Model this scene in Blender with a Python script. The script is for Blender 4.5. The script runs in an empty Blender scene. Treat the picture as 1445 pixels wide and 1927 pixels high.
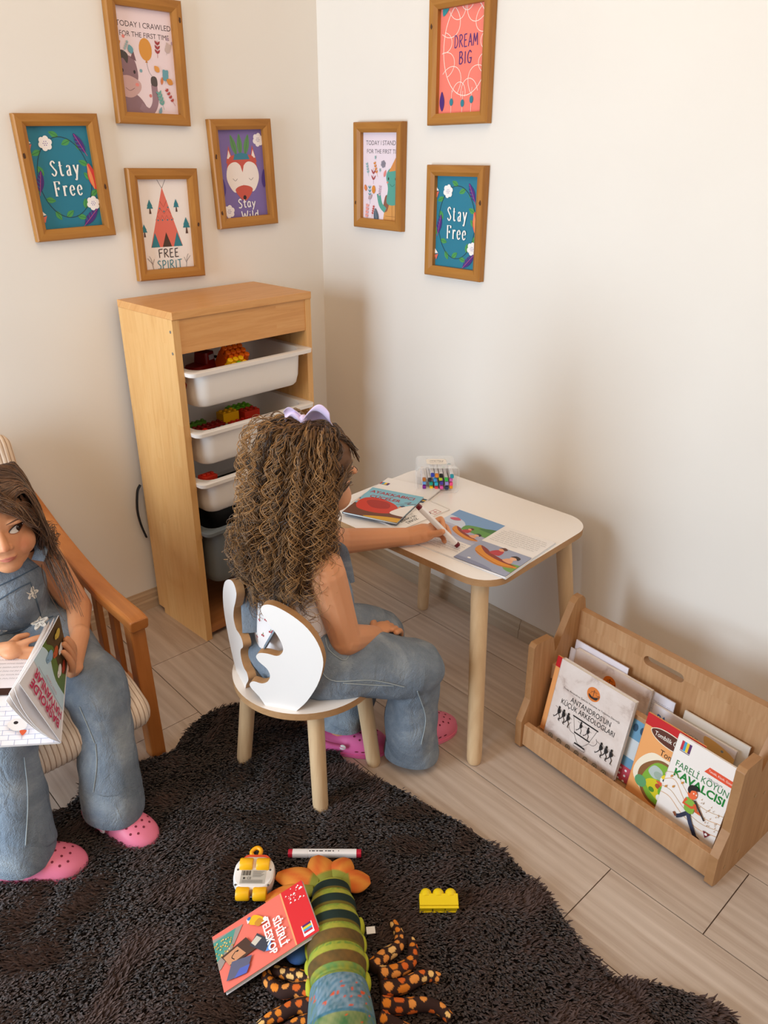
import bpy, bmesh, math, random
import numpy as np
from mathutils import Vector, Matrix
from mathutils.bvhtree import BVHTree
random.seed(7); rng = np.random.default_rng(7)
SC = bpy.context.scene; COL = SC.collection
PI = math.pi

# ---------------------------------------------------------------- camera
F_PX, PITCH, YAW, ROLL = 1439.7, math.radians(25.15), math.radians(47.11), math.radians(0.37)
CAM = Vector((-1.6394, -2.0671, 1.3381))
def cam_basis():
    fw = Vector((math.cos(PITCH)*math.cos(YAW), math.cos(PITCH)*math.sin(YAW), -math.sin(PITCH)))
    r = fw.cross(Vector((0, 0, 1))).normalized(); u = r.cross(fw)
    c, s = math.cos(ROLL), math.sin(ROLL)
    return c*r+s*u, -s*r+c*u, fw
_r, _u, _f = cam_basis()
cd = bpy.data.cameras.new('camera'); cam = bpy.data.objects.new('camera', cd); COL.objects.link(cam)
cam.matrix_world = Matrix(((_r.x, _u.x, -_f.x, CAM.x), (_r.y, _u.y, -_f.y, CAM.y), (_r.z, _u.z, -_f.z, CAM.z), (0, 0, 0, 1)))
cd.sensor_fit = 'VERTICAL'; cd.sensor_height = 36; cd.lens = F_PX*36/1927; cd.clip_start = 0.02
SC.camera = cam

# ---------------------------------------------------------------- light
SC.view_settings.view_transform = 'Standard'; SC.view_settings.look = 'None'
SC.view_settings.exposure = 0.0; SC.view_settings.gamma = 1.0; SC.view_settings.use_curve_mapping = False
W = bpy.data.worlds.new('daylight'); SC.world = W; W.use_nodes = True
wn = W.node_tree.nodes; wl = W.node_tree.links
bg = wn['Background']
tc = wn.new('ShaderNodeTexCoord'); sp = wn.new('ShaderNodeSeparateXYZ'); mr = wn.new('ShaderNodeMapRange'); cr = wn.new('ShaderNodeValToRGB')
wl.new(tc.outputs['Generated'], sp.inputs[0]); wl.new(sp.outputs['Z'], mr.inputs['Value'])
mr.inputs['From Min'].default_value = -1; mr.inputs['From Max'].default_value = 1
wl.new(mr.outputs[0], cr.inputs[0]); wl.new(cr.outputs[0], bg.inputs[0])
cr.color_ramp.elements[0].color = (0.62, 0.50, 0.43, 1); cr.color_ramp.elements[0].position = 0.35
cr.color_ramp.elements[1].color = (1.0, 0.76, 0.53, 1); cr.color_ramp.elements[1].position = 0.75
bg.inputs[1].default_value = 0.23
def area(name, loc, target, sx, sy, power, col):
    l = bpy.data.lights.new(name, 'AREA'); l.shape = 'RECTANGLE'; l.size = sx; l.size_y = sy; l.energy = power; l.color = col
    o = bpy.data.objects.new(name, l); COL.objects.link(o); o.location = loc
    o.rotation_euler = (Vector(target)-Vector(loc)).to_track_quat('-Z', 'Y').to_euler()
    return o
area('window_daylight', (-3.15, -0.62, 0.92), (0.0, -0.95, 0.75), 1.0, 1.7, 72, (0.70, 0.86, 1.0))
area('ceiling_bounce', (-1.5, -1.7, 2.6), (-0.55, -0.25, 1.2), 1.7, 1.7, 25, (1.0, 0.75, 0.49))
area('front_fill', (-1.2, -4.0, 1.5), (-0.6, -0.8, 0.5), 1.8, 2.0, 13, (0.95, 0.97, 1.0))  # added fill lamp brightening rug and cabinet front; no real doorway behind it

# ---------------------------------------------------------------- helpers
def lin(h):
    h = h.lstrip('#'); o = []
    for i in (0, 2, 4):
        c = int(h[i:i+2], 16)/255
        o.append(c/12.92 if c <= .04045 else ((c+.055)/1.055)**2.4)
    return (*o, 1.0)
_flat = {}
def flat(h, rough=0.6, name=None, metal=0.0, spec=0.4):
    k = (h, rough, metal)
    if k not in _flat:
        m = bpy.data.materials.new(name or 'paint_'+h.strip('#')); m.use_nodes = True
        b = m.node_tree.nodes['Principled BSDF']
        b.inputs['Base Color'].default_value = lin(h); b.inputs['Roughness'].default_value = rough
        b.inputs['Metallic'].default_value = metal; b.inputs['Specular IOR Level'].default_value = spec
        _flat[k] = m
    return _flat[k]
class NT:
    def __init__(s, name, rough=0.5, spec=0.4):
        s.m = bpy.data.materials.new(name); s.m.use_nodes = True; s.t = s.m.node_tree; s.n = s.t.nodes; s.b = s.n['Principled BSDF']
        s.b.inputs['Roughness'].default_value = rough; s.b.inputs['Specular IOR Level'].default_value = spec
    def new(s, t, **kw):
        x = s.n.new(t)
        for k, v in kw.items():
            if k in x.inputs: x.inputs[k].default_value = v
            else: setattr(x, k, v)
        return x
    def link(s, a, b): s.t.links.new(a, b)
    def coords(s, scale=(1, 1, 1), rot=(0, 0, 0), loc=(0, 0, 0), kind='Object'):
        t = s.new('ShaderNodeTexCoord'); m = s.new('ShaderNodeMapping')
        m.inputs['Scale'].default_value = scale; m.inputs['Rotation'].default_value = rot; m.inputs['Location'].default_value = loc
        s.link(t.outputs[kind], m.inputs[0]); return m.outputs[0]
    def noise(s, vec, scale=5, detail=4, rough=.55, dist=0):
        n = s.new('ShaderNodeTexNoise'); n.inputs['Scale'].default_value = scale; n.inputs['Detail'].default_value = detail
        n.inputs['Roughness'].default_value = rough; n.inputs['Distortion'].default_value = dist
        if vec is not None: s.link(vec, n.inputs['Vector'])
        return n.outputs['Fac']
    def ramp(s, fac, stops):
        r = s.new('ShaderNodeValToRGB'); e = r.color_ramp.elements
        while len(e) < len(stops): e.new(0.5)
        for x, (p, c) in zip(e, stops): x.position = p; x.color = lin(c) if isinstance(c, str) else c
        s.link(fac, r.inputs[0]); return r.outputs[0]
    def mix(s, fac, a, b, mode='MIX'):
        m = s.new('ShaderNodeMix', data_type='RGBA', blend_type=mode)
        for v, i in ((fac, 0), (a, 6), (b, 7)):
            if isinstance(v, (int, float)): m.inputs[i].default_value = v
            elif isinstance(v, (tuple, str)): m.inputs[i].default_value = lin(v) if isinstance(v, str) else v
            else: s.link(v, m.inputs[i])
        return m.outputs[2]
    def math(s, op, a, b=0.0):
        m = s.new('ShaderNodeMath', operation=op)
        for v, i in ((a, 0), (b, 1)):
            if isinstance(v, (int, float)): m.inputs[i].default_value = v
            else: s.link(v, m.inputs[i])
        return m.outputs[0]
    def color(s, c): s.link(c, s.b.inputs['Base Color'])
    def bump(s, h, strength=.2, dist=.002):
        b = s.new('ShaderNodeBump'); b.inputs['Strength'].default_value = strength; b.inputs['Distance'].default_value = dist
        s.link(h, b.inputs['Height']); s.link(b.outputs[0], s.b.inputs['Normal'])

def wood(name, c0, c1, c2, axis=2, rough=.5, stretch=12, scale=9, island=0.0, spec=.35, ring=.0):
    n = NT(name, rough, spec)
    sc = [1.0, 1.0, 1.0]
    for i in range(3):
        if i != axis: sc[i] = stretch
    geo = n.new('ShaderNodeNewGeometry')
    t = n.new('ShaderNodeTexCoord'); add = n.new('ShaderNodeVectorMath', operation='ADD'); n.link(t.outputs['Object'], add.inputs[0])
    mulv = n.new('ShaderNodeVectorMath', operation='SCALE'); cmb = n.new('ShaderNodeCombineXYZ')
    for i in range(3): n.link(geo.outputs['Random Per Island'], cmb.inputs[i])
    n.link(cmb.outputs[0], mulv.inputs[0]); mulv.inputs['Scale'].default_value = 7.0; n.link(mulv.outputs[0], add.inputs[1])
    mp = n.new('ShaderNodeMapping'); mp.inputs['Scale'].default_value = sc; n.link(add.outputs[0], mp.inputs[0])
    f1 = n.noise(mp.outputs[0], scale*.35, 5, .6, 1.2)
    f2 = n.noise(mp.outputs[0], scale*2.2, 3, .6, .3)
    c = n.ramp(f1, [(.25, c0), (.5, c1), (.78, c2)])
    c = n.mix(n.math('MULTIPLY', f2, .35), c, c0)
    if ring:
        w = n.new('ShaderNodeTexWave', wave_type='RINGS', rings_direction='XYZ'[axis]); w.inputs['Scale'].default_value = 3.5
        w.inputs['Distortion'].default_value = 5; w.inputs['Detail'].default_value = 2; w.inputs['Detail Scale'].default_value = .6
        n.link(mp.outputs[0], w.inputs['Vector'])
        c = n.mix(n.math('MULTIPLY', w.outputs['Fac'], ring), c, c0)
    if island:
        v = n.math('ADD', n.math('MULTIPLY', geo.outputs['Random Per Island'], island), 1-island*.5)
        hs = n.new('ShaderNodeHueSaturation'); n.link(v, hs.inputs['Value']); n.link(c, hs.inputs['Color']); c = hs.outputs[0]
    n.color(c); n.bump(f2, .12, .001)
    return n.m

def attr_mat(name, rough=.6, spec=.3, sss=0.0, bump=None):
    n = NT(name, rough, spec); a = n.new('ShaderNodeAttribute', attribute_name='Col')
    n.link(a.outputs['Color'], n.b.inputs['Base Color'])
    if sss:
        n.b.inputs['Subsurface Weight'].default_value = sss; n.b.inputs['Subsurface Radius'].default_value = (.012, .005, .003); n.b.inputs['Subsurface Scale'].default_value = .5
    if bump:
        n.bump(n.noise(n.coords(), bump[0], 3), bump[1], .002)
    return n.m

def basis(d, up=(0, 0, 1)):
    d = Vector(d).normalized(); up = Vector(up)
    if abs(d.dot(up)) > .98: up = Vector((0, 1, 0)) if abs(d.y) < .9 else Vector((1, 0, 0))
    x = up.cross(d).normalized(); y = d.cross(x)
    return x, y, d
def spline(pts, n=8, closed=False):
    P = [np.array(p, float) for p in pts]; out = []
    N = len(P); R = N if closed else N-1
    for i in range(R):
        p1, p2 = P[i], P[(i+1) % N]
        p0 = P[i-1] if (i > 0 or closed) else 2*p1-p2
        p3 = P[(i+2) % N] if (i+2 < N or closed) else 2*p2-p1
        for k in range(n):
            t = k/n
            out.append(.5*((2*p1)+(-p0+p2)*t+(2*p0-5*p1+4*p2-p3)*t*t+(-p0+3*p1-3*p2+p3)*t**3))
    if not closed: out.append(P[-1])
    return [tuple(o) for o in out]

class MB:
    def __init__(s): s.v = []; s.f = []; s.fm = []; s.mats = []
    def mi(s, m):
        if m not in s.mats: s.mats.append(m)
        return s.mats.index(m)
    def add(s, verts, faces, m, M=None):
        o = len(s.v); k = s.mi(m)
        s.v += [tuple(M @ Vector(p)) for p in verts] if M is not None else [tuple(p) for p in verts]
        for f in faces: s.f.append(tuple(i+o for i in f)); s.fm.append(k)
        return s
    def box(s, c, size, m, M=None):
        a, b, d = [x/2 for x in size]; x, y, z = c
        v = [(x+i*a, y+j*b, z+k*d) for i in (-1, 1) for j in (-1, 1) for k in (-1, 1)]
        return s.add(v, [(0, 1, 3, 2), (4, 6, 7, 5), (0, 4, 5, 1), (2, 3, 7, 6), (0, 2, 6, 4), (1, 5, 7, 3)], m, M)
    def prism(s, out, z0, z1, m, M=None, side=None, cap0=None):
        n = len(out)
        s.add([(x, y, z1) for x, y in out], [tuple(range(n))], m, M)
        s.add([(x, y, z0) for x, y in out], [tuple(reversed(range(n)))], cap0 or m, M)
        v = [(x, y, z0) for x, y in out]+[(x, y, z1) for x, y in out]
        return s.add(v, [(i, (i+1) % n, n+(i+1) % n, n+i) for i in range(n)], side or m, M)
    def tube(s, path, r, m, seg=10, caps=True, flat=None, M=None):
        P = [Vector(p) for p in path]; n = len(P)
        rr = r if isinstance(r, (list, tuple)) else [r]*n
        v = []; up = None
        for i in range(n):
            d = (P[min(i+1, n-1)]-P[max(i-1, 0)])
            if d.length < 1e-9: d = Vector((0, 0, 1))
            d.normalize()
            if up is None: x, y, _ = basis(d)
            else:
                x = (up-d*up.dot(d)).normalized(); y = d.cross(x)
            up = x
            fx = 1.0 if flat is None else flat
            for k in range(seg):
                a = 2*PI*k/seg
                v.append(P[i]+x*(math.cos(a)*rr[i])+y*(math.sin(a)*rr[i]*fx))
        f = [(i*seg+k, i*seg+(k+1) % seg, (i+1)*seg+(k+1) % seg, (i+1)*seg+k) for i in range(n-1) for k in range(seg)]
        if caps: f += [tuple(reversed(range(seg))), tuple((n-1)*seg+k for k in range(seg))]
        return s.add(v, f, m, M)
    def cap(s, p0, p1, r0, r1, m, seg=14):
        p0 = Vector(p0); p1 = Vector(p1); d = (p1-p0)
        if d.length < 1e-6: d = Vector((0, 0, 1))*1e-4; p1 = p0+d
        d = d.normalized(); path = []; rr = []
        for a in (-85, -60, -30, 0): path.append(p0+d*r0*math.sin(math.radians(a))); rr.append(r0*math.cos(math.radians(a)))
        for a in (0, 30, 60, 85): path.append(p1+d*r1*math.sin(math.radians(a))); rr.append(r1*math.cos(math.radians(a)))
        x, y, _ = basis(d); v = []
        for q, r in zip(path, rr):
            for k in range(seg): a = 2*PI*k/seg; v.append(q+x*math.cos(a)*r+y*math.sin(a)*r)
        n = len(path)
        f = [(i*seg+k, i*seg+(k+1) % seg, (i+1)*seg+(k+1) % seg, (i+1)*seg+k) for i in range(n-1) for k in range(seg)]
        f += [tuple(reversed(range(seg))), tuple((n-1)*seg+k for k in range(seg))]
        return s.add(v, f, m)
    def ell(s, c, r, m, R=None, seg=20, rings=12):
        v = [(0, 0, 1)]; f = []
        for i in range(1, rings):
            t = PI*i/rings
            for k in range(seg): a = 2*PI*k/seg; v.append((math.sin(t)*math.cos(a), math.sin(t)*math.sin(a), math.cos(t)))
        v.append((0, 0, -1)); L = len(v)-1
        for k in range(seg):
            f.append((0, 1+k, 1+(k+1) % seg)); f.append((L, L-seg+(k+1) % seg, L-seg+k))
            for i in range(rings-2): a = 1+i*seg; f.append((a+k, a+seg+k, a+seg+(k+1) % seg, a+(k+1) % seg))
        T = Matrix.Translation(Vector(c)) @ (R.to_4x4() if R is not None else Matrix()) @ Matrix.Diagonal((*r, 1))
        return s.add(v, f, m, T)
    def lathe(s, prof, m, seg=24, M=None, caps=True):
        v = [(r*math.cos(2*PI*k/seg), r*math.sin(2*PI*k/seg), z) for r, z in prof for k in range(seg)]; n = len(prof)
        f = [(i*seg+k, i*seg+(k+1) % seg, (i+1)*seg+(k+1) % seg, (i+1)*seg+k) for i in range(n-1) for k in range(seg)]
        if caps: f += [tuple(reversed(range(seg))), tuple((n-1)*seg+k for k in range(seg))]
        return s.add(v, f, m, M)
    def loft(s, rings, m, M=None, caps=(True, True)):
        n = len(rings[0]); v = [p for r in rings for p in r]; R = len(rings)
        f = [(i*n+k, i*n+(k+1) % n, (i+1)*n+(k+1) % n, (i+1)*n+k) for i in range(R-1) for k in range(n)]
        if caps[0]: f.append(tuple(reversed(range(n))))
        if caps[1]: f.append(tuple((R-1)*n+k for k in range(n)))
        return s.add(v, f, m, M)
    def grid(s, fn, nu, nv, m, closed_u=False):
        v = [fn(i/(nu-(0 if closed_u else 1)), j/(nv-1)) for j in range(nv) for i in range(nu)]
        f = [(j*nu+i, j*nu+(i+1) % nu, (j+1)*nu+(i+1) % nu, (j+1)*nu+i) for j in range(nv-1) for i in range(nu if closed_u else nu-1)]
        return s.add(v, f, m)
    def mesh(s, name):
        me = bpy.data.meshes.new(name); me.from_pydata(s.v, [], s.f); me.update()
        for m in s.mats: me.materials.append(m)
        me.polygons.foreach_set('material_index', s.fm)
        return me
    def build(s, name, parent=None, smooth=None, bevel=0.0, solid=None, sub=0):
        me = s.mesh(name)
        return link(name, me, parent, smooth, bevel, sub)
def link(name, me, parent=None, smooth=None, bevel=0.0, sub=0):
    o = bpy.data.objects.new(name, me); COL.objects.link(o)
    if parent is not None: o.parent = parent
    if smooth is not None:
        me.polygons.foreach_set('use_smooth', [True]*len(me.polygons))
        if smooth < 179: me.set_sharp_from_angle(angle=math.radians(smooth))
    if bevel:
        b = o.modifiers.new('bevel', 'BEVEL'); b.width = bevel; b.segments = 2; b.limit_method = 'ANGLE'; b.angle_limit = math.radians(35)
    if sub:
        b = o.modifiers.new('sub', 'SUBSURF'); b.levels = sub; b.render_levels = sub
    return o
def thing(name, label, cat, loc=(0, 0, 0), rot=(0, 0, 0), group=None):
    o = bpy.data.objects.new(name, None); COL.objects.link(o); o.empty_display_size = .05
    o.location = loc; o.rotation_euler = rot
    return tag(o, label, cat, group)
def tag(o, label, cat, group=None):
    o['label'] = label; o['category'] = cat
    if group: o['group'] = group
    return o
def struct(o): o['kind'] = 'structure'; return o
def np_mesh(name, V, Fq, mats, colors=None, smooth=True, tri=False):
    k = Fq.shape[1]; me = bpy.data.meshes.new(name); nf = len(Fq)
    me.vertices.add(len(V)); me.vertices.foreach_set('co', np.ascontiguousarray(V, np.float32).ravel())
    me.loops.add(nf*k); me.loops.foreach_set('vertex_index', np.ascontiguousarray(Fq, np.int32).ravel())
    me.polygons.add(nf); me.polygons.foreach_set('loop_start', np.arange(0, nf*k, k, dtype=np.int32))
    me.update(calc_edges=True)
    if smooth: me.polygons.foreach_set('use_smooth', np.ones(nf, bool))
    for m in mats: me.materials.append(m)
    if colors is not None:
        a = me.color_attributes.new('Col', 'FLOAT_COLOR', 'POINT'); a.data.foreach_set('color', np.ascontiguousarray(colors, np.float32).ravel())
    return me
def verts_np(me):
    a = np.empty(len(me.vertices)*3, np.float32); me.vertices.foreach_get('co', a); return a.reshape(-1, 3)
def set_verts(me, V): me.vertices.foreach_set('co', np.ascontiguousarray(V, np.float32).ravel()); me.update()
def paint(me, C):
    a = me.color_attributes.new('Col', 'FLOAT_COLOR', 'POINT')
    if C.shape[1] == 3: C = np.concatenate([C, np.ones((len(C), 1))], 1)
    a.data.foreach_set('color', np.ascontiguousarray(C, np.float32).ravel())
def organic(mb, voxel, it=6, name='organic', fac=.5):
    me = mb.mesh('tmp_'+name); o = bpy.data.objects.new('tmp', me); COL.objects.link(o)
    r = o.modifiers.new('r', 'REMESH'); r.mode = 'VOXEL'; r.voxel_size = voxel; r.use_smooth_shade = True
    if it: q = o.modifiers.new('s', 'SMOOTH'); q.factor = fac; q.iterations = it
    dg = bpy.context.evaluated_depsgraph_get(); out = bpy.data.meshes.new_from_object(o.evaluated_get(dg), depsgraph=dg)
    out.name = name; bpy.data.objects.remove(o); bpy.data.meshes.remove(me)
    out.polygons.foreach_set('use_smooth', [True]*len(out.polygons))
    return out
def setmat(me, *ms):
    me.materials.clear()
    for m in ms: me.materials.append(m)
    me.polygons.foreach_set('material_index', [0]*len(me.polygons))
def tubes_np(paths, radii, seg=4):
    """paths (N,P,3), radii (N,P) -> verts, quads"""
    N, P, _ = paths.shape
    T = np.gradient(paths, axis=1); T /= np.linalg.norm(T, axis=2, keepdims=True)+1e-9
    ref = np.zeros_like(T); ref[..., 2] = 1; ref[np.abs(T[..., 2]) > .9] = (1, 0, 0)
    X = np.cross(ref, T); X /= np.linalg.norm(X, axis=2, keepdims=True)+1e-9; Y = np.cross(T, X)
    a = np.arange(seg)*2*np.pi/seg
    V = paths[:, :, None, :]+radii[:, :, None, None]*(X[:, :, None, :]*np.cos(a)[None, None, :, None]+Y[:, :, None, :]*np.sin(a)[None, None, :, None])
    i = np.arange(N)[:, None, None]*P*seg; j = np.arange(P-1)[None, :, None]*seg; k = np.arange(seg)[None, None, :]; k2 = (k+1) % seg
    Q = np.stack([i+j+k, i+j+k2, i+j+seg+k2, i+j+seg+k], -1).reshape(-1, 4)
    return V.reshape(-1, 3), Q

# ---- flat printed artwork (posters, covers): real thin shapes laid on a sheet
_tcache = {}
def text_geo(s, bold=0.0, shear=0.0):
    k = (s, bold, shear)
    if k in _tcache: return _tcache[k]
    cu = bpy.data.curves.new('lettering', 'FONT'); cu.body = s; cu.size = 1.0; cu.align_x = 'CENTER'; cu.align_y = 'CENTER'; cu.offset = bold; cu.shear = shear
    cu.resolution_u = 3
    o = bpy.data.objects.new('lettering', cu); COL.objects.link(o)
    dg = bpy.context.evaluated_depsgraph_get(); me = o.evaluated_get(dg).to_mesh()
    v = [(p.co.x, p.co.y) for p in me.vertices]; f = [tuple(p.vertices) for p in me.polygons]
    o.evaluated_get(dg).to_mesh_clear(); bpy.data.objects.remove(o); bpy.data.curves.remove(cu)
    if v:
        a = np.array(v); w = np.ptp(a[:, 0]); a[:, 0] -= (a[:, 0].max()+a[:, 0].min())/2; v = [tuple(p) for p in a]
    else: w = 1
    _tcache[k] = (v, f, w); return _tcache[k]
GL = {  # hand-drawn stroke letters on a 0..1 high grid: (advance, [(smooth, pts)...])
 'F': (.62, [(0, [(.08, 1), (.1, 0)]), (0, [(.05, .98), (.6, 1.03)]), (0, [(.09, .55), (.5, .58)])]),
 'R': (.7, [(0, [(.1, 1), (.08, 0)]), (1, [(.02, .95), (.35, 1.02), (.55, .8), (.35, .56), (.1, .5)]), (0, [(.22, .5), (.65, 0)])]),
 'E': (.62, [(0, [(.1, 1), (.09, 0)]), (0, [(.1, 1), (.52, 1.03)]), (0, [(.1, .53), (.45, .55)]), (0, [(.09, 0), (.55, .02)])]),
 'S': (.6, [(1, [(.5, .9), (.3, 1.02), (.1, .8), (.3, .55), (.5, .3), (.35, .02), (.05, .05)])]),
 'P': (.62, [(0, [(.1, 1), (.09, -.02)]), (1, [(.02, .95), (.35, 1.02), (.55, .76), (.35, .5), (.1, .46)])]),
 'I': (.28, [(0, [(.14, 1), (.13, 0)])]),
 'T': (.66, [(0, [(.02, .98), (.64, 1.03)]), (0, [(.33, 1), (.32, 0)])]),
 'D': (.72, [(0, [(.12, 1), (.1, 0)]), (1, [(.02, .98), (.35, .98), (.62, .5), (.4, .06), (.1, 0)])]),
 'A': (.7, [(0, [(.05, 0), (.36, 1.02), (.64, 0)]), (0, [(.16, .36), (.54, .38)])]),
 'M': (.85, [(0, [(.06, 0), (.16, 1), (.42, .3), (.68, 1), (.78, 0)])]),
 'B': (.64, [(0, [(.12, 1), (.1, 0)]), (1, [(.05, .98), (.35, 1), (.48, .78), (.32, .56), (.13, .53)]), (1, [(.13, .53), (.42, .5), (.56, .26), (.38, .02), (.1, 0)])]),
 'G': (.72, [(1, [(.6, .86), (.35, 1.02), (.1, .6), (.2, .1), (.5, .05), (.6, .4)]), (0, [(.36, .42), (.66, .43)])]),
 't': (.45, [(1, [(.2, .95), (.19, .3), (.25, .05), (.42, .06)]), (0, [(.02, .66), (.42, .69)])]),
 'a': (.55, [(1, [(.42, .6), (.2, .66), (.06, .32), (.2, .03), (.42, .2)]), (1, [(.43, .66), (.42, .2), (.52, .02)])]),
 'y': (.52, [(0, [(.06, .64), (.25, .1)]), (0, [(.48, .66), (.22, -.05), (.08, -.34)])]),
 'W': (.9, [(0, [(.04, 1), (.2, .04), (.44, .75), (.66, .04), (.86, 1.02)])]),
 'i': (.25, [(0, [(.12, .64), (.12, .02)]), (0, [(.12, .86), (.125, .92)])]),
 'l': (.25, [(0, [(.12, 1), (.12, .02)])]),
 'd': (.56, [(1, [(.42, .58), (.2, .64), (.06, .32), (.2, .03), (.42, .2)]), (0, [(.45, 1), (.44, .02)])]),
 'r': (.42, [(0, [(.12, .66), (.12, .02)]), (1, [(.12, .4), (.22, .62), (.4, .62)])]),
 'e': (.5, [(1, [(.08, .36), (.44, .4), (.38, .62), (.2, .66), (.06, .36), (.18, .04), (.44, .1)])]),
 ' ': (.35, [])}
class Art:
    def __init__(s, w, h, eps=3e-5, M=None):
        s.w, s.h, s.eps, s.z, s.M = w, h, eps, 0.0, M; s.mb = MB(); s.clip = (-w/2, -h/2, w/2, h/2)
    def lay(s): s.z += s.eps
    def _put(s, pts, faces, col):
        m = col if not isinstance(col, str) else flat(col, .45)
        s.mb.add([(x, -s.z, y) for x, y in pts], faces, m, s.M)
    def _clip(s, p):
        x0, y0, x1, y1 = s.clip
        for ax, lim, sg in ((0, x0, 1), (0, x1, -1), (1, y0, 1), (1, y1, -1)):
            if not p: return p
            out = []
            for i in range(len(p)):
                a, b = p[i-1], p[i]; da = (a[ax]-lim)*sg; db = (b[ax]-lim)*sg
                if (da >= 0) != (db >= 0):
                    t = da/(da-db); out.append((a[0]+(b[0]-a[0])*t, a[1]+(b[1]-a[1])*t))
                if db >= 0: out.append(b)
            p = out
        return p
    def poly(s, pts, col, lay=True):
        if lay: s.lay()
        p = s._clip([tuple(q[:2]) for q in pts])
        if len(p) >= 3: s._put(p, [tuple(range(len(p)))], col)
        return s
    def rect(s, x0, y0, x1, y1, col): return s.poly([(x0, y0), (x1, y0), (x1, y1), (x0, y1)], col)
    def ell(s, cx, cy, rx, ry, col, rot=0, n=20, a0=0, a1=360):
        c, q = math.cos(rot), math.sin(rot); P = []
        for k in range(n if a1-a0 == 360 else n+1):
            a = math.radians(a0+(a1-a0)*k/n); x, y = rx*math.cos(a), ry*math.sin(a); P.append((cx+x*c-y*q, cy+x*q+y*c))
        return s.poly(P, col)
    def blob(s, pts, col, n=5): return s.poly(spline(pts, n, True), col)
    def stroke(s, pts, w, col, smooth=False, closed=False, nib=None, taper=False):
        if smooth: pts = spline(pts, 6, closed)
        s.lay(); P = [np.array(p[:2], float) for p in pts]; n = len(P)
        if closed: P.append(P[0]); n += 1
        L, R = [], []
        for i in range(n):
            d = P[min(i+1, n-1)]-P[max(i-1, 0)]
            if closed and i in (0, n-1): d = P[1]-P[-2]
            d = d/(np.hypot(*d)+1e-12); nn = np.array([-d[1], d[0]])
            ww = w if nib is None else nib[0]+(nib[1]-nib[0])*abs(d[1])**1.5
            if taper: ww *= 1-.85*i/(n-1)
            L.append(P[i]+nn*ww/2); R.append(P[i]-nn*ww/2)
        for i in range(n-1):
            s.poly([L[i], L[i+1], R[i+1], R[i]], col, lay=False)
        return s
    def text(s, t, cx, cy, h, col, rot=0, width=None, bold=0.0, shear=0.0):
        v, f, w = text_geo(t, bold, shear); s.lay()
        k = h*1.38; kx = k if width is None else width/w
        c, q = math.cos(rot), math.sin(rot)
        P = [(cx+x*kx*c-y*k*q, cy+x*kx*q+y*k*c) for x, y in v]
        xs = [p[0] for p in P]; ys = [p[1] for p in P]
        if not P: return s
        if min(xs) >= s.clip[0] and max(xs) <= s.clip[2] and min(ys) >= s.clip[1] and max(ys) <= s.clip[3]:
            s._put(P, f, col)
        else:
            for ff in f: s.poly([P[i] for i in ff], col, lay=False)
        return s
    def hand(s, t, cx, cy, h, col, w=None, nib=None, width=None, rot=0, serif=0):
        adv = sum(GL[c][0] for c in t)+.12*(len(t)-1); kx = h if width is None else width/adv
        x = -adv/2; c0, q0 = math.cos(rot), math.sin(rot)
        def T(p): X, Y = p[0]*kx, (p[1]-.5)*h; return (cx+X*c0-Y*q0, cy+X*q0+Y*c0)
        for ch in t:
            a, st = GL[ch]
            for sm, pts in st:
                pp = [(x+u, v) for u, v in pts]
                if sm: pp = spline(pp, 6)
                pp = [T(p) for p in pp]
                if sm == 0 and len(pp) > 2:
                    for a0, b0 in zip(pp, pp[1:]): s.stroke([a0, b0], w or h*.1, col, nib=nib)
                else: s.stroke(pp, w or h*.1, col, nib=nib)
                if serif:
                    for e in (pp[0], pp[-1]): s.rect(e[0]-serif, e[1]-serif*.22, e[0]+serif, e[1]+serif*.22, col)
            x += a+.12
        return s
    def leaf(s, x, y, l, w, ang, col, vein=None):
        c, q = math.cos(ang), math.sin(ang)
        pts = [(0, 0), (.25, .42), (.55, .5), (.85, .25), (1, 0), (.85, -.25), (.55, -.5), (.25, -.42)]
        P = [(x+(a*l)*c-(b*w)*q, y+(a*l)*q+(b*w)*c) for a, b in pts]; s.poly(spline(P, 3, True), col)
        if vein: s.stroke([(x, y), (x+l*.92*c, y+l*.92*q)], w*.09, vein)
        return s
    def flower(s, x, y, r, col, dot):
        for k in range(6): a = k*PI/3+.3; s.ell(x+math.cos(a)*r*.6, y+math.sin(a)*r*.6, r*.42, r*.42, col, n=12)
        s.ell(x, y, r*.6, r*.6, col)
        for k in range(6): a = k*PI/3; s.ell(x+math.cos(a)*r*.28, y+math.sin(a)*r*.28, r*.07, r*.07, dot, n=8)
        s.ell(x, y, r*.07, r*.07, dot, n=8)
        return s
    def lines(s, x0, y0, x1, n, dy, h, col, rot=0):
        """rows of small running handwriting"""
        r = random.Random(int(abs(x0*1e5)+n)); c, q = math.cos(rot), math.sin(rot)
        for i in range(n):
            y = -i*dy; x = 0; L = (x1-x0)*(1 if i < n-1 else .6)
            if i == 0: x = (x1-x0)*.1
            while x < L:
                wl = r.uniform(.006, .016); pts = []
                m = max(4, int(wl/.0016))
                for k in range(m): pts.append((x+wl*k/(m-1), y+(h*.5 if k % 2 else -h*.4)*r.uniform(.5, 1.1)))
                P = [(x0+a*c-b*q, y0+a*q+b*c) for a, b in pts]
                s.stroke(P, h*.2, col); x += wl+h*.7
        return s
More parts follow.
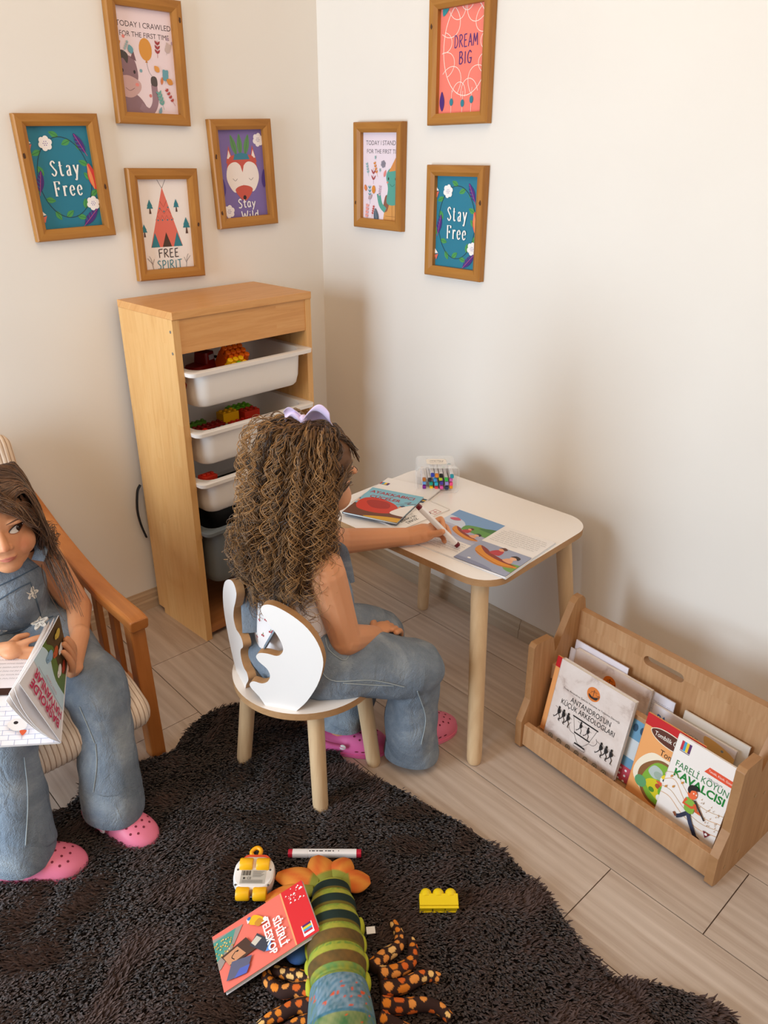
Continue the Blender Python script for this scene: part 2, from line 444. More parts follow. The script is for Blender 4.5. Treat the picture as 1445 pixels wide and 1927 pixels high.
# ================================================================ materials
def wall_mat():
    n = NT('wall_paint', .75, .2); v = n.coords()
    f = n.noise(v, 1.2, 3); n.color(n.ramp(f, [(.3, '#e5dfd8'), (.7, '#ebe6df')]))
    n.bump(n.noise(v, 90, 4), .06, .002); return n.m
def floor_mat():
    n = NT('wood_tile', .42, .4); geo = n.new('ShaderNodeNewGeometry')
    t = n.new('ShaderNodeTexCoord'); add = n.new('ShaderNodeVectorMath', operation='ADD'); cmb = n.new('ShaderNodeCombineXYZ'); sc = n.new('ShaderNodeVectorMath', operation='SCALE')
    for i in range(3): n.link(geo.outputs['Random Per Island'], cmb.inputs[i])
    n.link(cmb.outputs[0], sc.inputs[0]); sc.inputs['Scale'].default_value = 9
    n.link(t.outputs['Object'], add.inputs[0]); n.link(sc.outputs[0], add.inputs[1])
    mp = n.new('ShaderNodeMapping'); mp.inputs['Scale'].default_value = (16, .9, 1); n.link(add.outputs[0], mp.inputs[0])
    f = n.noise(mp.outputs[0], 2.2, 6, .62, 1.0); f2 = n.noise(mp.outputs[0], 11, 4, .6, .4)
    mp2 = n.new('ShaderNodeMapping'); mp2.inputs['Scale'].default_value = (5, .55, 1); n.link(add.outputs[0], mp2.inputs[0])
    wv = n.new('ShaderNodeTexWave', wave_type='BANDS', bands_direction='X'); wv.inputs['Scale'].default_value = 2.4; wv.inputs['Distortion'].default_value = 7; wv.inputs['Detail'].default_value = 2.5; wv.inputs['Detail Scale'].default_value = .8
    n.link(mp2.outputs[0], wv.inputs['Vector'])
    c = n.ramp(f, [(.25, '#ad9786'), (.48, '#c8b5a5'), (.75, '#d9c8ba')])
    c = n.mix(n.math('MULTIPLY', wv.outputs['Fac'], .30), c, '#a58d7b'); c = n.mix(n.math('MULTIPLY', f2, .30), c, '#ad9685')
    hs = n.new('ShaderNodeHueSaturation'); n.link(c, hs.inputs['Color'])
    n.link(n.math('ADD', n.math('MULTIPLY', geo.outputs['Random Per Island'], .12), .94), hs.inputs['Value'])
    n.color(hs.outputs[0]); n.bump(f2, .08, .001); return n.m
WALL = wall_mat(); FLOOR = floor_mat()
BASEB = wood('baseboard_wood', '#a98d72', '#c0a588', '#cdb496', 0, .5, 14, 8)
BASEB2 = wood('baseboard_wood_grey', '#a8957f', '#b9a792', '#c7b7a3', 1, .5, 14, 8)
CABW = None
def stave(name, axis, cols, seam):
    n = NT(name, .42, .4)
    t = n.new('ShaderNodeTexCoord'); sx = n.new('ShaderNodeSeparateXYZ'); n.link(t.outputs['Object'], sx.inputs[0])
    o = {'z': ('Z', 'X', 'Y'), 'x': ('X', 'Z', 'Y')}[axis]
    cross = n.math('ADD', sx.outputs[o[1]], sx.outputs[o[2]])
    cmb = n.new('ShaderNodeCombineXYZ'); n.link(sx.outputs[o[0]], cmb.inputs[0]); n.link(cross, cmb.inputs[1])
    b = n.new('ShaderNodeTexBrick'); b.offset = .37; b.inputs['Scale'].default_value = 1.0; b.inputs['Mortar Size'].default_value = .0004; b.inputs['Brick Width'].default_value = .34; b.inputs['Row Height'].default_value = .043
    b.inputs['Color1'].default_value = (0, 0, 0, 1); b.inputs['Color2'].default_value = (1, 1, 1, 1); b.inputs['Mortar'].default_value = (.4, .4, .4, 1); b.inputs['Bias'].default_value = 0
    n.link(cmb.outputs[0], b.inputs['Vector'])
    mp = n.new('ShaderNodeMapping'); mp.inputs['Scale'].default_value = (2.2, 26, 1); n.link(cmb.outputs[0], mp.inputs[0])
    addv = n.new('ShaderNodeVectorMath', operation='ADD'); n.link(mp.outputs[0], addv.inputs[0]); n.link(b.outputs['Color'], addv.inputs[1])
    f = n.noise(addv.outputs[0], 3, 5, .6, .6)
    c = n.ramp(f, [(.25, cols[0]), (.5, cols[1]), (.8, cols[2])])
    c = n.mix(n.math('MULTIPLY', b.outputs['Color'], .30), c, cols[3])
    n.color(c); n.bump(f, .05, .001); return n.m
CAB_V = stave('cabinet_beech_upright', 'z', ['#cf9a5c', '#dcab6d', '#e2b47a', '#d39555'], .2)
CAB_H = stave('cabinet_beech_across', 'x', ['#c98e52', '#d69d60', '#dda86e', '#c98648'], .2)
CAB_IN = wood('cabinet_beech_dark', '#9a6236', '#ab6f40', '#b87b4a', 0, .5)
FRAMEW_H = wood('frame_pine_across', '#8c5922', '#ad7431', '#bd8740', 0, .45, 10, 7)
FRAMEW_V = wood('frame_pine_upright', '#8c5922', '#ad7431', '#bd8740', 2, .45, 10, 7)
WHITE_LAM = flat('#f4eeea', .22, 'white_laminate', spec=.5)
MDF = wood('raw_mdf_edge', '#a87e55', '#b68b60', '#bf966c', 0, .6, 3, 30)
ASH = wood('turned_ash', '#cba67e', '#dbb98f', '#e6c8a0', 2, .5, 9, 10, ring=.25)
OAK = wood('oak_laminate', '#a97c52', '#c0936a', '#cfa77e', 2, .5, 12, 10, ring=.22)
OAKV = wood('oak_laminate_upright', '#a3764b', '#b98c60', '#c99f74', 2, .5, 12, 10, ring=.15)
OAK_E = wood('oak_edge_band', '#a0734a', '#ab7e54', '#b5895f', 1, .5, 6, 9)
CHAIRW = wood('armchair_beech', '#a9642c', '#ba7236', '#c98245', 1, .38, 10, 8, spec=.5)
CHAIRV = wood('armchair_beech_upright', '#a05c27', '#b06a30', '#bf783c', 2, .38, 10, 8, spec=.5)
WPLAST = flat('#efe8e2', .32, 'white_plastic'); GPLAST = flat('#6f767a', .4, 'grey_plastic')
BLACK = flat('#0c0b0c', .6, 'black_cloth')

# ================================================================ room
def build_room():
    m = MB(); m.box((-1.6, .05, 1.3), (3.4, .1, 2.7), WALL); struct(m.build('wall_left'))
    m = MB(); m.box((.05, -1.25, 1.3), (.1, 2.7, 2.7), WALL); struct(m.build('wall_right'))
    m = MB(); GAP = flat('#6d584a', .8, 'grout'); m.box((-1.55, -1.3, -.03), (3.3, 2.8, .05), GAP)
    rr = random.Random(3); w = .199; x = .0
    starts = {0: -.05, 1: -.62, 2: -1.768, 3: -1.569, 4: -.30, 5: -.563}
    i = 0; x1 = -.0
    edges = [0, -.131, -.330, -.529, -.715, -.905]
    while edges[-1] > -3.1: edges.append(edges[-1]-w)
    for i in range(len(edges)-1):
        a, b = edges[i+1], edges[i]; j = starts.get(i, rr.uniform(-1.2, 0))
        L = 1.2; y = j
        while y < .1: y += L
        while y > -2.7:
            y0, y1 = max(y-L, -2.7), min(y, .0)
            if y1 > y0+.01: m.box(((a+b)/2, (y0+y1)/2, -.003), (b-a-.0022, y1-y0-.0022, .006), FLOOR)
            y -= L
    struct(m.build('floor'))
    # skirting: moulded strips along both walls
    prof = [(0, 0), (.014, 0), (.014, .028), (.010, .034), (.0095, .050), (.006, .056), (.004, .062), (0, .062)]
    def skirt(name, p0, p1, nrm, mat):
        p0, p1, nrm = Vector(p0), Vector(p1), Vector(nrm); m = MB(); n = len(prof)
        v = [p+nrm*a+Vector((0, 0, b)) for p in (p0, p1) for a, b in prof]
        m.add(v, [(k, (k+1) % n, n+(k+1) % n, n+k) for k in range(n)]+[tuple(range(n)), tuple(reversed(range(n, 2*n)))], mat); return struct(m.build(name))
    skirt('baseboard_left', (-3.2, 0, 0), (0, 0, 0), (0, -1, 0), BASEB)
    skirt('baseboard_right', (0, -.001, 0), (0, -.918, 0), (-1, 0, 0), BASEB2)
    skirt('baseboard_right.001', (0, -.9195, 0), (0, -2.6, 0), (-1, 0, 0), BASEB2)
build_room()

# ================================================================ framed prints
TEAL, CORAL, PURP = '#257a94', '#ec7564', '#7d6aa6'
def art_stayfree(a):
    a.rect(-.1, -.13, .1, .13, TEAL)
    G = '#3f8f4f'; GD = '#2f6f3f'
    ring = [(.066*math.cos(t), .092*math.sin(t)) for t in np.linspace(.35, .35+PI*1.93, 40)]
    for k, t in enumerate(np.linspace(.3, 6.2, 15)):
        x, y = .066*math.cos(t), .092*math.sin(t); a.leaf(x, y, .024, .013, t+1.1 if k % 2 else t+2.4, '#4c9a52', GD)
    a.stroke(ring, .0012, '#2b2f3c')
    def feather(x, y, l, w, ang):
        a.leaf(x, y, l, w, ang, '#4a2b7d'); c, q = math.cos(ang), math.sin(ang)
        for k in range(4): t = l*(.2+.18*k); a.stroke([(x+t*c, y+t*q), (x+t*c-q*w*.55+c*.006, y+t*q+c*w*.55+q*.006)], .0012, TEAL)
        a.stroke([(x-c*.008, y-q*.008), (x+l*.95*c, y+l*.95*q)], .0012, '#c24b86')
    feather(.062, .055, .05, .017, 2.05); feather(-.068, -.03, .05, .017, 1.35); feather(.03, -.112, .055, .019, .75)
    a.leaf(.075, -.03, .062, .022, 1.75, '#d9433f'); a.leaf(.071, -.03, .06, .009, 1.75, '#ef8f5a')
    for x, y in ((-.074, .073), (-.07, -.088)):
        a.poly([(x-.008, y+.02), (x+.006, y+.006), (x-.008, y+.004)], '#f3ece6'); a.poly([(x-.008, y), (x+.007, y+.004), (x, y-.012)], '#e0705f')
    a.flower(-.034, .078, .017, '#f6f0ee', '#6a4aa0'); a.flower(.06, -.062, .017, '#f6f0ee', '#6a4aa0')
    for t, y, s in (('Stay', .018, .03), ('Free', -.026, .03)):
        pass
    serif(a, 'S', -.033, .022, .034); serif(a, 't', -.013, .022, .034); serif(a, 'a', .005, .022, .034); serif(a, 'y', .024, .022, .034)
    serif(a, 'F', -.033, -.024, .034); serif(a, 'r', -.012, -.024, .034); serif(a, 'e', .005, -.024, .034); serif(a, 'e', .024, -.024, .034)
SER = {'S': [(1, [(.44, .84), (.26, 1.0), (.08, .8), (.26, .54), (.46, .26), (.26, 0), (.05, .18)])],
       't': [(1, [(.16, .95), (.16, .2), (.24, .0), (.36, .08)]), (0, [(.02, .68), (.34, .68)])],
       'a': [(1, [(.08, .56), (.2, .68), (.34, .58), (.34, .1), (.44, .02)]), (1, [(.34, .42), (.1, .28), (.1, .05), (.22, .0), (.34, .14)])],
       'y': [(0, [(.04, .68), (.24, .06)]), (1, [(.44, .68), (.24, .06), (.14, -.3), (.02, -.24)]), (0, [(-.03, .68), (.14, .68)]), (0, [(.36, .68), (.52, .68)])],
       'F': [(0, [(.12, 1), (.12, 0)]), (0, [(.02, .98), (.52, .98)]), (0, [(.52, .98), (.52, .8)]), (0, [(.12, .52), (.38, .52)]), (0, [(.38, .6), (.38, .42)]), (0, [(.02, .02), (.24, .02)])],
       'r': [(0, [(.12, .68), (.12, 0)]), (1, [(.13, .4), (.2, .62), (.32, .68), (.38, .58)]), (0, [(.02, .67), (.12, .67)]), (0, [(.02, .02), (.24, .02)])],
       'e': [(1, [(.08, .36), (.4, .4), (.36, .62), (.24, .68), (.08, .5), (.08, .2), (.22, .0), (.42, .14)])]}
def serif(a, ch, x, y, h, col='#f7f4f0'):
    for sm, p in SER[ch]: a.stroke([(x+u*h*.82, y+(v-.5)*h) for u, v in p], h*.1, col, smooth=bool(sm), nib=(h*.035, h*.13))
def sprig(a, x, y, h, col, ang=1.57, n=4, l=.014, w=.006, both=True):
    h *= .85; l *= .72; w *= .8; n = min(n, 4); c, q = math.cos(ang), math.sin(ang); a.stroke([(x, y), (x+h*c, y+h*q)], .0008, col)
    for k in range(n):
        t = h*(.25+.75*k/n)
        for s in ((-1, 1) if both else (1,)): a.leaf(x+t*c, y+t*q, l, w, ang+s*.65, col)
def art_crawl(a):
    a.rect(-.1, -.14, .1, .14, '#ecd8de')
    a.text('TODAY I CRAWLED', .000, .079, .0125, '#3d2b2e', width=.148); a.text('FOR THE FIRST TIME', .0, .058, .0115, '#3d2b2e', width=.134)
    # pony holding a balloon
    a.blob([(-.10, -.125), (-.085, -.09), (-.05, -.072), (-.025, -.085), (-.005, -.12), (-.01, -.14), (-.1, -.14)], '#8f6f78')
    a.stroke([(-.03, -.1), (-.005, -.112), (.012, -.09), (.013, -.05)], .017, '#9a7a84', smooth=True)
    a.blob([(-.085, -.03), (-.078, .0), (-.055, .012), (-.034, .0), (-.03, -.04), (-.055, -.055)], '#8f6f78')
    a.blob([(-.095, -.045), (-.09, -.07), (-.055, -.082), (-.027, -.066), (-.026, -.045), (-.06, -.032)], '#cda7a6')
    a.poly([(-.045, .006), (-.036, .024), (-.03, .0)], '#7a5a63'); a.blob([(-.078, .0), (-.07, .022), (-.052, .014), (-.055, -.006), (-.066, .005)], '#4b4440')
    a.ell(-.07, -.022, .003, .0042, '#3a2c2c'); a.ell(-.038, -.024, .003, .0042, '#3a2c2c')
    a.stroke([(-.066, -.06), (-.055, -.066), (-.042, -.06)], .0009, '#5b4348', smooth=True); a.ell(-.034, -.052, .005, .004, '#e88d86')
    a.blob([(.006, -.05), (.006, -.034), (.015, -.03), (.022, -.036), (.021, -.052)], '#544a48')
    a.ell(-.002, .028, .0175, .025, '#d9953f'); a.poly([(-.002, .006), (-.0055, -.001), (.0015, -.001)], '#c98434'); a.stroke([(-.002, 0), (.002, -.02), (.013, -.034)], .0008, '#6b6060', smooth=True)
    for x, y, c in ((-.058, .052, '#e98c86'), (.075, .048, '#b79db0'), (-.02, -.02, '#7fa9b5'), (.0, -.075, '#d77f7a'), (.062, .056, '#b79db0')): a.ell(x, y, .004, .004, c, n=10)
    sprig(a, .03, .012, .045, '#a23b3f', 1.5, 3, .016, .006); sprig(a, .055, .02, .03, '#c9b3ae', 1.2, 3, .016, .009); sprig(a, .046, -.045, .035, '#6aa0ae', 1.5, 3, .016, .013)
    sprig(a, .035, -.105, .05, '#6aa39a', 1.85, 4, .017, .006); sprig(a, .068, -.095, .055, '#b2473f', 2.1, 6, .01, .006); a.leaf(.066, -.045, .02, .014, 2.6, '#d58d3d')
    a.leaf(.03, -.02, .018, .013, 2.3, '#e09a4b'); a.leaf(.034, -.048, .018, .007, 1.4, '#d07a4a'); a.leaf(-.04, .016, .02, .014, 1.9, '#6aa0ae')
    sprig(a, -.062, .018, .035, '#9db7bd', 1.1, 5, .006, .005); a.leaf(-.085, .03, .02, .012, .6, '#d58d4d'); a.leaf(.02, -.118, .02, .008, 1.2, '#7fa0ad')
def tree(a, x, y, s):
    a.poly([(x-.0015*s*2, y-.012*s), (x+.0015*s*2, y-.012*s), (x+.001, y+.004), (x-.001, y+.004)], '#5a3d34'); a.poly([(x-.0085*s, y), (x+.0085*s, y), (x, y+.018*s)], '#2f7d8c'); a.poly([(x-.007*s, y+.006*s), (x+.007*s, y+.006*s), (x, y+.021*s)], '#2f7d8c')
def art_spirit(a):
    a.rect(-.1, -.14, .1, .14, '#f1e8e4')
    for s in (-1, 1): a.stroke([(-.002, .092), (s*.012-.002, .114)], .0012, '#4a3c3a')
    a.poly([(-.002, .095), (-.051, -.058), (.046, -.058)], '#e0705f')
    for sy in (.056, .028): pass
    def zig(y, n, w): a.stroke([(-w+2*w*k/(2*n)-.002, y+(.012 if k % 2 else 0)) for k in range(2*n+1)], .0011, '#8b4136')
    a.stroke([(-.012, .06), (-.002, .045), (.009, .062)], .0011, '#8b4136'); zig(.028, 2, .02); zig(.012, 4, .027)
    for x, y in ((-.014, .042), (.011, .044), (-.002, .034), (-.022, .012), (-.009, .012), (.006, .012), (.019, .012)): a.ell(x, y, .0022, .0022, '#2f7d8c', n=8)
    a.poly([(-.002, -.02), (-.016, -.058), (.012, -.058)], '#4b3527'); a.poly([(-.036, -.02), (-.05, -.058), (-.024, -.058)], '#2f7d8c'); a.poly([(.031, -.02), (.045, -.058), (.018, -.058)], '#2f7d8c')
    tree(a, -.043, .042, 1.1); tree(a, .036, .044, 1.0); tree(a, -.066, -.018, 1.0); tree(a, .062, -.01, 1.3)
    a.hand('FREE', 0, -.075, .022, '#33272a', w=.0024, width=.062); a.hand('SPIRIT', 0, -.105, .022, '#2f7d8c', w=.0022, width=.076)
    for s in (-1, 1):
        a.stroke([(s*.05, -.12), (s*.055, -.09), (s*.06, -.08)], .001, '#5a4b4b', smooth=True); a.stroke([(s*.053, -.1), (s*.066, -.085)], .001, '#5a4b4b'); a.stroke([(s*.053, -.105), (s*.046, -.088)], .001, '#5a4b4b')
def art_wild(a):
    a.rect(-.1, -.14, .1, .14, PURP)
    for x, an in ((-.022, 1.85), (-.003, 1.57), (.02, 1.3)): a.leaf(x*.7, .05, .055, .017, an, '#5f8f57', '#487346')
    for s in (-1, 1):
        a.poly([(s*.028, .028), (s*.052, .03), (s*.04, .075)], '#c9584a'); a.poly([(s*.033, .04), (s*.048, .042), (s*.041, .064)], '#f1e6e0')
    a.blob([(-.052, .0), (-.04, .045), (0, .05), (.04, .045), (.052, .0), (.03, -.045), (0, -.072), (-.03, -.045)], '#c9584a')
    a.poly([(-.028, .038), (.028, .038), (.022, .052), (0, .056), (-.022, .052)], '#3d7f97')
    for s in (-1, 1): a.blob([(0, .012), (s*.02, .032), (s*.047, .022), (s*.055, -.012), (s*.036, -.046), (s*.016, -.044), (0, -.028)], '#f1e6e0')
    a.poly([(-.008, .03), (.008, .03), (0, .004)], '#c9584a'); a.blob([(-.03, -.042), (0, -.03), (.03, -.042), (0, -.072)], '#c9584a')
    for s in (-1, 1): a.stroke([(s*.02, -.012), (s*.027, -.017), (s*.035, -.011)], .001, '#4a3038', smooth=True)
    a.ell(0, -.063, .0055, .006, '#2b2226')
    a.flower(.062, .088, .018, '#f1e9ea', '#5b4290'); a.flower(-.058, -.098, .018, '#f1e9ea', '#5b4290'); a.leaf(-.072, -.06, .05, .016, 1.5, '#4f3c86'); a.leaf(.07, -.04, .05, .016, 1.5, '#4f3c86')
    a.hand('Stay', .004, -.079, .023, '#f4efef', w=.0034, width=.060); a.hand('Wild', .012, -.112, .024, '#f4efef', w=.0036, width=.06)
def art_dream(a):
    a.rect(-.1, -.14, .1, .14, '#f07f70')
    W_ = '#f3e7dc'; cx, cy, rx, ry = .012, .028, .075, .105
    a.stroke([(cx+rx*math.cos(t), cy+ry*math.sin(t)) for t in np.linspace(0, 2*PI, 48)], .0017, W_)
    for k in range(13):
        t = 2*PI*k/13+.1; x, y = cx+rx*math.cos(t), cy+ry*math.sin(t)
        c, q = math.cos(t+PI), math.sin(t+PI); R = .022+.006*(k % 3)
        P = [(x-q*R*math.cos(s)+c*R*1.25*math.sin(s), y+c*R*math.cos(s)+q*R*1.25*math.sin(s)) for s in np.linspace(0, PI, 14)]
        a.stroke(P, .0014, W_)
    a.hand('DREAM', .012, .042, .026, '#4e2b78', w=.0023, width=.078); a.hand('BIG', .012, .006, .026, '#4e2b78', w=.0024, width=.044)
    for x, t in ((-.03, -.078), (.008, -.082), (.038, -.075)):
        a.stroke([(x, t+.015), (x-.002, t-.045)], .0012, W_); a.ell(x-.001, t-.012, .006, .0085, '#2f7f90')
    a.leaf(-.063, -.11, .045, .016, 1.6, '#4e2b78'); a.leaf(-.066, .1, .05, .02, 1.1, '#2f8f96')
def art_stand(a):
    a.rect(-.1, -.14, .1, .14, '#eadbe6')
    a.text('TODAY I STAND UP', .012, .088, .0125, '#4a4148', width=.150); a.text('FOR THE FIRST TIME', .012, .066, .0115, '#4a4148', width=.142)
    a.blob([(.02, -.14), (.018, -.09), (.035, -.07), (.07, -.07), (.1, -.1), (.1, -.14)], '#d79a55')
    a.blob([(.012, -.09), (.022, -.05), (.04, -.055), (.03, -.09)], '#8d5a48')
    a.blob([(.028, -.07), (.032, -.03), (.024, .0), (.035, .02), (.06, .025), (.09, .0), (.085, -.03), (.07, -.07)], '#57a193')
    a.stroke([(.022, -.09), (.002, -.075), (-.008, -.045)], .016, '#57a193', smooth=True)
    a.poly([(.035, .014), (.08, .02), (.068, .058)], '#d78f4f')
    a.ell(.034, -.004, .0026, .004, '#2d3a3a'); a.ell(.064, -.004, .0026, .004, '#2d3a3a'); a.stroke([(.04, -.018), (.05, -.024), (.06, -.018)], .0011, '#2f5f58', smooth=True); a.ell(.03, -.014, .004, .003, '#d98a7a')
    a.stroke([(.05, -.075), (.052, -.14)], .001, '#a56d35'); a.stroke([(.022, -.105), (.09, -.105)], .001, '#a56d35')
    sprig(a, -.03, -.02, .05, '#a5484a', 1.57, 2, .022, .006); sprig(a, -.045, -.075, .06, '#5d97a5', 1.6, 4, .014, .005); sprig(a, -.012, .0, .05, '#d98a45', 1.9, 4, .011, .006)
    a.flower(.012, .034, .01, '#8a8694', '#5b5660'); sprig(a, -.05, .0, .045, '#8fb4b8', 1.8, 5, .01, .005); a.leaf(.016, .0, .02, .009, 1.2, '#e58a82')
    a.ell(-.028, -.035, .0075, .011, '#d98a35'); sprig(a, -.005, -.06, .045, '#cbb0bf', 1.4, 5, .011, .005); sprig(a, -.035, -.11, .04, '#c0504a', 1.3, 5, .007, .006)
    a.leaf(-.012, -.13, .045, .02, 1.75, '#4f6070', '#8d9aa5'); sprig(a, -.06, -.125, .06, '#efa49b', 1.45, 5, .014, .007); a.leaf(-.05, -.062, .02, .011, .7, '#b9a2a8'); a.leaf(-.06, -.04, .018, .011, 1.9, '#e0864f')
    for x, y in ((.0, .012), (-.02, .045)): sprig(a, x, y, .012, '#6aa9a6', 1.57, 2, .006, .003)

def framed(name_label, pos, wall, ang, art, w=.205, h=.2845):
    rz = 0 if wall == 'left' else -PI/2
    loc = (pos[0], 0, pos[1]) if wall == 'left' else (0, -pos[0], pos[1])
    t = thing('framed_picture', name_label, 'picture', loc, (0, -math.radians(ang), rz), 'wooden picture frames on the %s wall' % wall)
    m = MB(); b = .027; d = .022; W2, H2 = w/2, h/2
    # profile across moulding, from outside to inside: (inset, depth)
    prof = [(0, .0015), (0, .018), (.003, d), (.017, d), (b, .016), (b, .0025)]
    def corner(ins): return [(-W2+ins, -H2+ins), (W2-ins, -H2+ins), (W2-ins, H2-ins), (-W2+ins, H2-ins)]
    for s in range(4):
        v = []; mat = FRAMEW_H if s in (0, 2) else FRAMEW_V
        for e in (s, (s+1) % 4):
            for ins, dep in prof:
                x, z = corner(ins)[e]; v.append((x, -dep, z))
        n = len(prof)
        m.add(v, [(k, k+1, n+k+1, n+k) for k in range(n-1)]+[(n-1, 0, n, 2*n-1)], mat)
        # a dark knot or two in the pine
    rr = random.Random(name_label)
    o = m.build('moulding', t)
    kn = flat('#4b2a10', .5, 'pine_knot')
    for _ in range(rr.choice((1, 1, 2))):
        mk = MB()
        s = rr.choice((-1, 1)); z = rr.uniform(-H2*.8, H2*.8); x = s*(W2-.010+rr.uniform(-.003, .003))
        mk.prism([(x+.0035*math.cos(q)*rr.uniform(.6, 1.2), z+.0065*math.sin(q)*rr.uniform(.7, 1.2)) for q in np.linspace(0, 2*PI, 12)[:-1]], d-.001, d+.0002, kn, Matrix(((1, 0, 0, 0), (0, 0, -1, 0), (0, 1, 0, 0), (0, 0, 0, 1))))
        mk.build('knot', o)
    a = Art(w-2*.014, h-2*.014, M=Matrix.Translation((0, -.0042, 0))); a.lay()
    art(a)
    a.mb.box((0, -.0035, 0), (w-.03, .001, h-.03), flat('#efe9e4', .7))
    a.mb.build('print', t)
    return t
framed('wooden frame, white teepee poster reading FREE SPIRIT, nearest above the wooden cabinet', (-.553, 1.155), 'left', -.6, art_spirit)
framed('wooden frame with teal Stay Free poster, leftmost on the left wall', (-.813, 1.277), 'left', 1.6, art_stayfree)
framed('wooden frame, pink poster of a pony with an orange balloon, TODAY I CRAWLED', (-.556, 1.543), 'left', -.6, art_crawl)
framed('wooden frame with purple fox poster reading Stay Wild', (-.292, 1.280), 'left', 2.0, art_wild)
framed('wooden frame with coral DREAM BIG poster, highest on the right wall', (.581, 1.547), 'right', .7, art_dream)
framed('wooden frame with turtle poster reading TODAY I STAND UP, nearest the room corner', (.283, 1.275), 'right', -.5, art_stand)
framed('wooden frame with teal Stay Free poster on the right wall under DREAM BIG', (.587, 1.168), 'right', .2, art_stayfree)

# ================================================================ toy storage cabinet with bins
CAB = thing('toy_storage_cabinet', 'tall beech toy storage cabinet with open front in the room corner', 'cabinet', (-.2625, -.2675, 0), (0, 0, math.radians(3.73)))
CW, CD, CH = .4585, .262, .977
def rrect(w, d, r, z, n=5, cx=0, cy=0):
    out = []
    for qx, qy, a0 in ((1, 1, 0), (-1, 1, 90), (-1, -1, 180), (1, -1, 270)):
        for k in range(n+1):
            a = math.radians(a0+90*k/n); out.append((cx+qx*(w/2-r)+r*math.cos(a), cy+qy*(d/2-r)+r*math.sin(a), z))
    return out
def build_cabinet():
    t = .0195
    for i, x in enumerate((-CW+t/2, -t/2)):
        m = MB()
        # a side panel with a small notch for the skirting at its back foot
        out = [(0, 0), (CD, 0) if 0 else (CD-.03, 0), (CD-.03, .018), (CD, .018), (CD, CH-t), (0, CH-t)]
        m.prism(out, -t/2, t/2, CAB_V, Matrix(((0, 0, 1, x), (1, 0, 0, 0), (0, 1, 0, 0), (0, 0, 0, 1))))
        o = m.build('side_panel', CAB, bevel=.0012)
        if i == 0:
            g = flat('#8d8f90', .35, 'screw_steel', metal=.8)
            for z in (CH-.05, CH-.105):
                s = MB(); s.lathe([(.0038, 0), (.0038, .0006), (.002, .0009)], g, 10, Matrix.Translation((-CW, .012, z)) @ Matrix.Rotation(-PI/2, 4, 'Y'))
                s.build('screw', o)
    m = MB(); m.box((-CW/2, CD/2-.001, CH-t/2), (CW+.001, CD+.004, t), CAB_H); m.build('top_panel', CAB, bevel=.0012)
    m = MB(); m.box((-CW/2, .012, CH-t-.0445), (CW-2*t, .018, .089), CAB_H); m.build('front_rail', CAB, bevel=.001)
    m = MB(); m.box((-CW/2, CD/2, .028), (CW-2*t, CD-.01, .02), CAB_IN); m.build('bottom_panel', CAB, bevel=.001)
    m = MB(); m.box((-CW/2, CD-.004, CH/2), (CW-2*t, .006, CH-.06), flat('#7d6653', .8, 'hardboard')); m.build('back_panel', CAB)
    for x in (-CW+t+.004, -t-.004):
        for z in (.81, .646, .5, .35):
            m = MB(); m.box((x, CD/2, z-.009), (.008, CD-.02, .012), CAB_V); m.build('bin_runner', CAB)
build_cabinet()
def bin_mesh(h, mat):
    # open tub with a broad turned-over rim; x across, y depth (front at y=0)
    W_, D_ = .418, .285; m = MB(); cy = D_/2; rim = .011
    R = []
    def ring(w, d, r, z, yo=0): return rrect(w, d, r, z, 6, 0, cy+yo)
    R += [ring(W_-.075, D_-.06, .03, -h), ring(W_-.062, D_-.047, .036, -h+.006), ring(W_-.052, D_-.034, .04, -h+.03), ring(W_-.044, D_-.024, .044, -rim)]
    R += [ring(W_+.0, D_+.004, .018, -rim), ring(W_+.002, D_+.006, .018, -.001), ring(W_-.002, D_+.002, .017, 0), ring(W_-.046, D_-.032, .036, 0), ring(W_-.052, D_-.036, .04, -.004)]
    R += [ring(W_-.058, D_-.04, .038, -.03), ring(W_-.07, D_-.055, .032, -h+.006), ring(W_-.085, D_-.075, .024, -h+.003)]
    m.loft(R, mat)
    return m
def place_bin(z, h, mat, label, name='storage_bin'):
    o = bin_mesh(h, mat).build(name, None, smooth=40)
    o.location = CAB.matrix_basis @ Vector((-CW/2, -.028, z)); o.rotation_euler = (0, 0, math.radians(3.73))
    tag(o, label, 'bin', 'bins in the toy cabinet'); return o
CAB.matrix_basis = Matrix.Translation(CAB.location) @ Matrix.Rotation(math.radians(3.73), 4, 'Z')
B1 = place_bin(.822, .105, WPLAST, 'topmost white plastic bin in the wooden cabinet, holding an orange peg block')
B2 = place_bin(.658, .105, WPLAST, 'second white plastic bin down, holding a row of toy building bricks')
B3 = place_bin(.512, .105, WPLAST, 'third white plastic bin down, just above the grey bin')
B4 = place_bin(.362, .185, GPLAST, 'deep grey plastic bin lowest in the wooden cabinet')
def inbin(B, x, y, z):   # point in bin coordinates -> world
    return Matrix.Translation(B.location) @ Matrix.Rotation(math.radians(3.73), 4, 'Z') @ Vector((x, y, z))
RED, YEL, ORG, GRN, BLU = flat('#c81f12', .35), flat('#f2b90c', .35), flat('#f06a12', .35), flat('#6cb81c', .35), flat('#8aa0b4', .4)
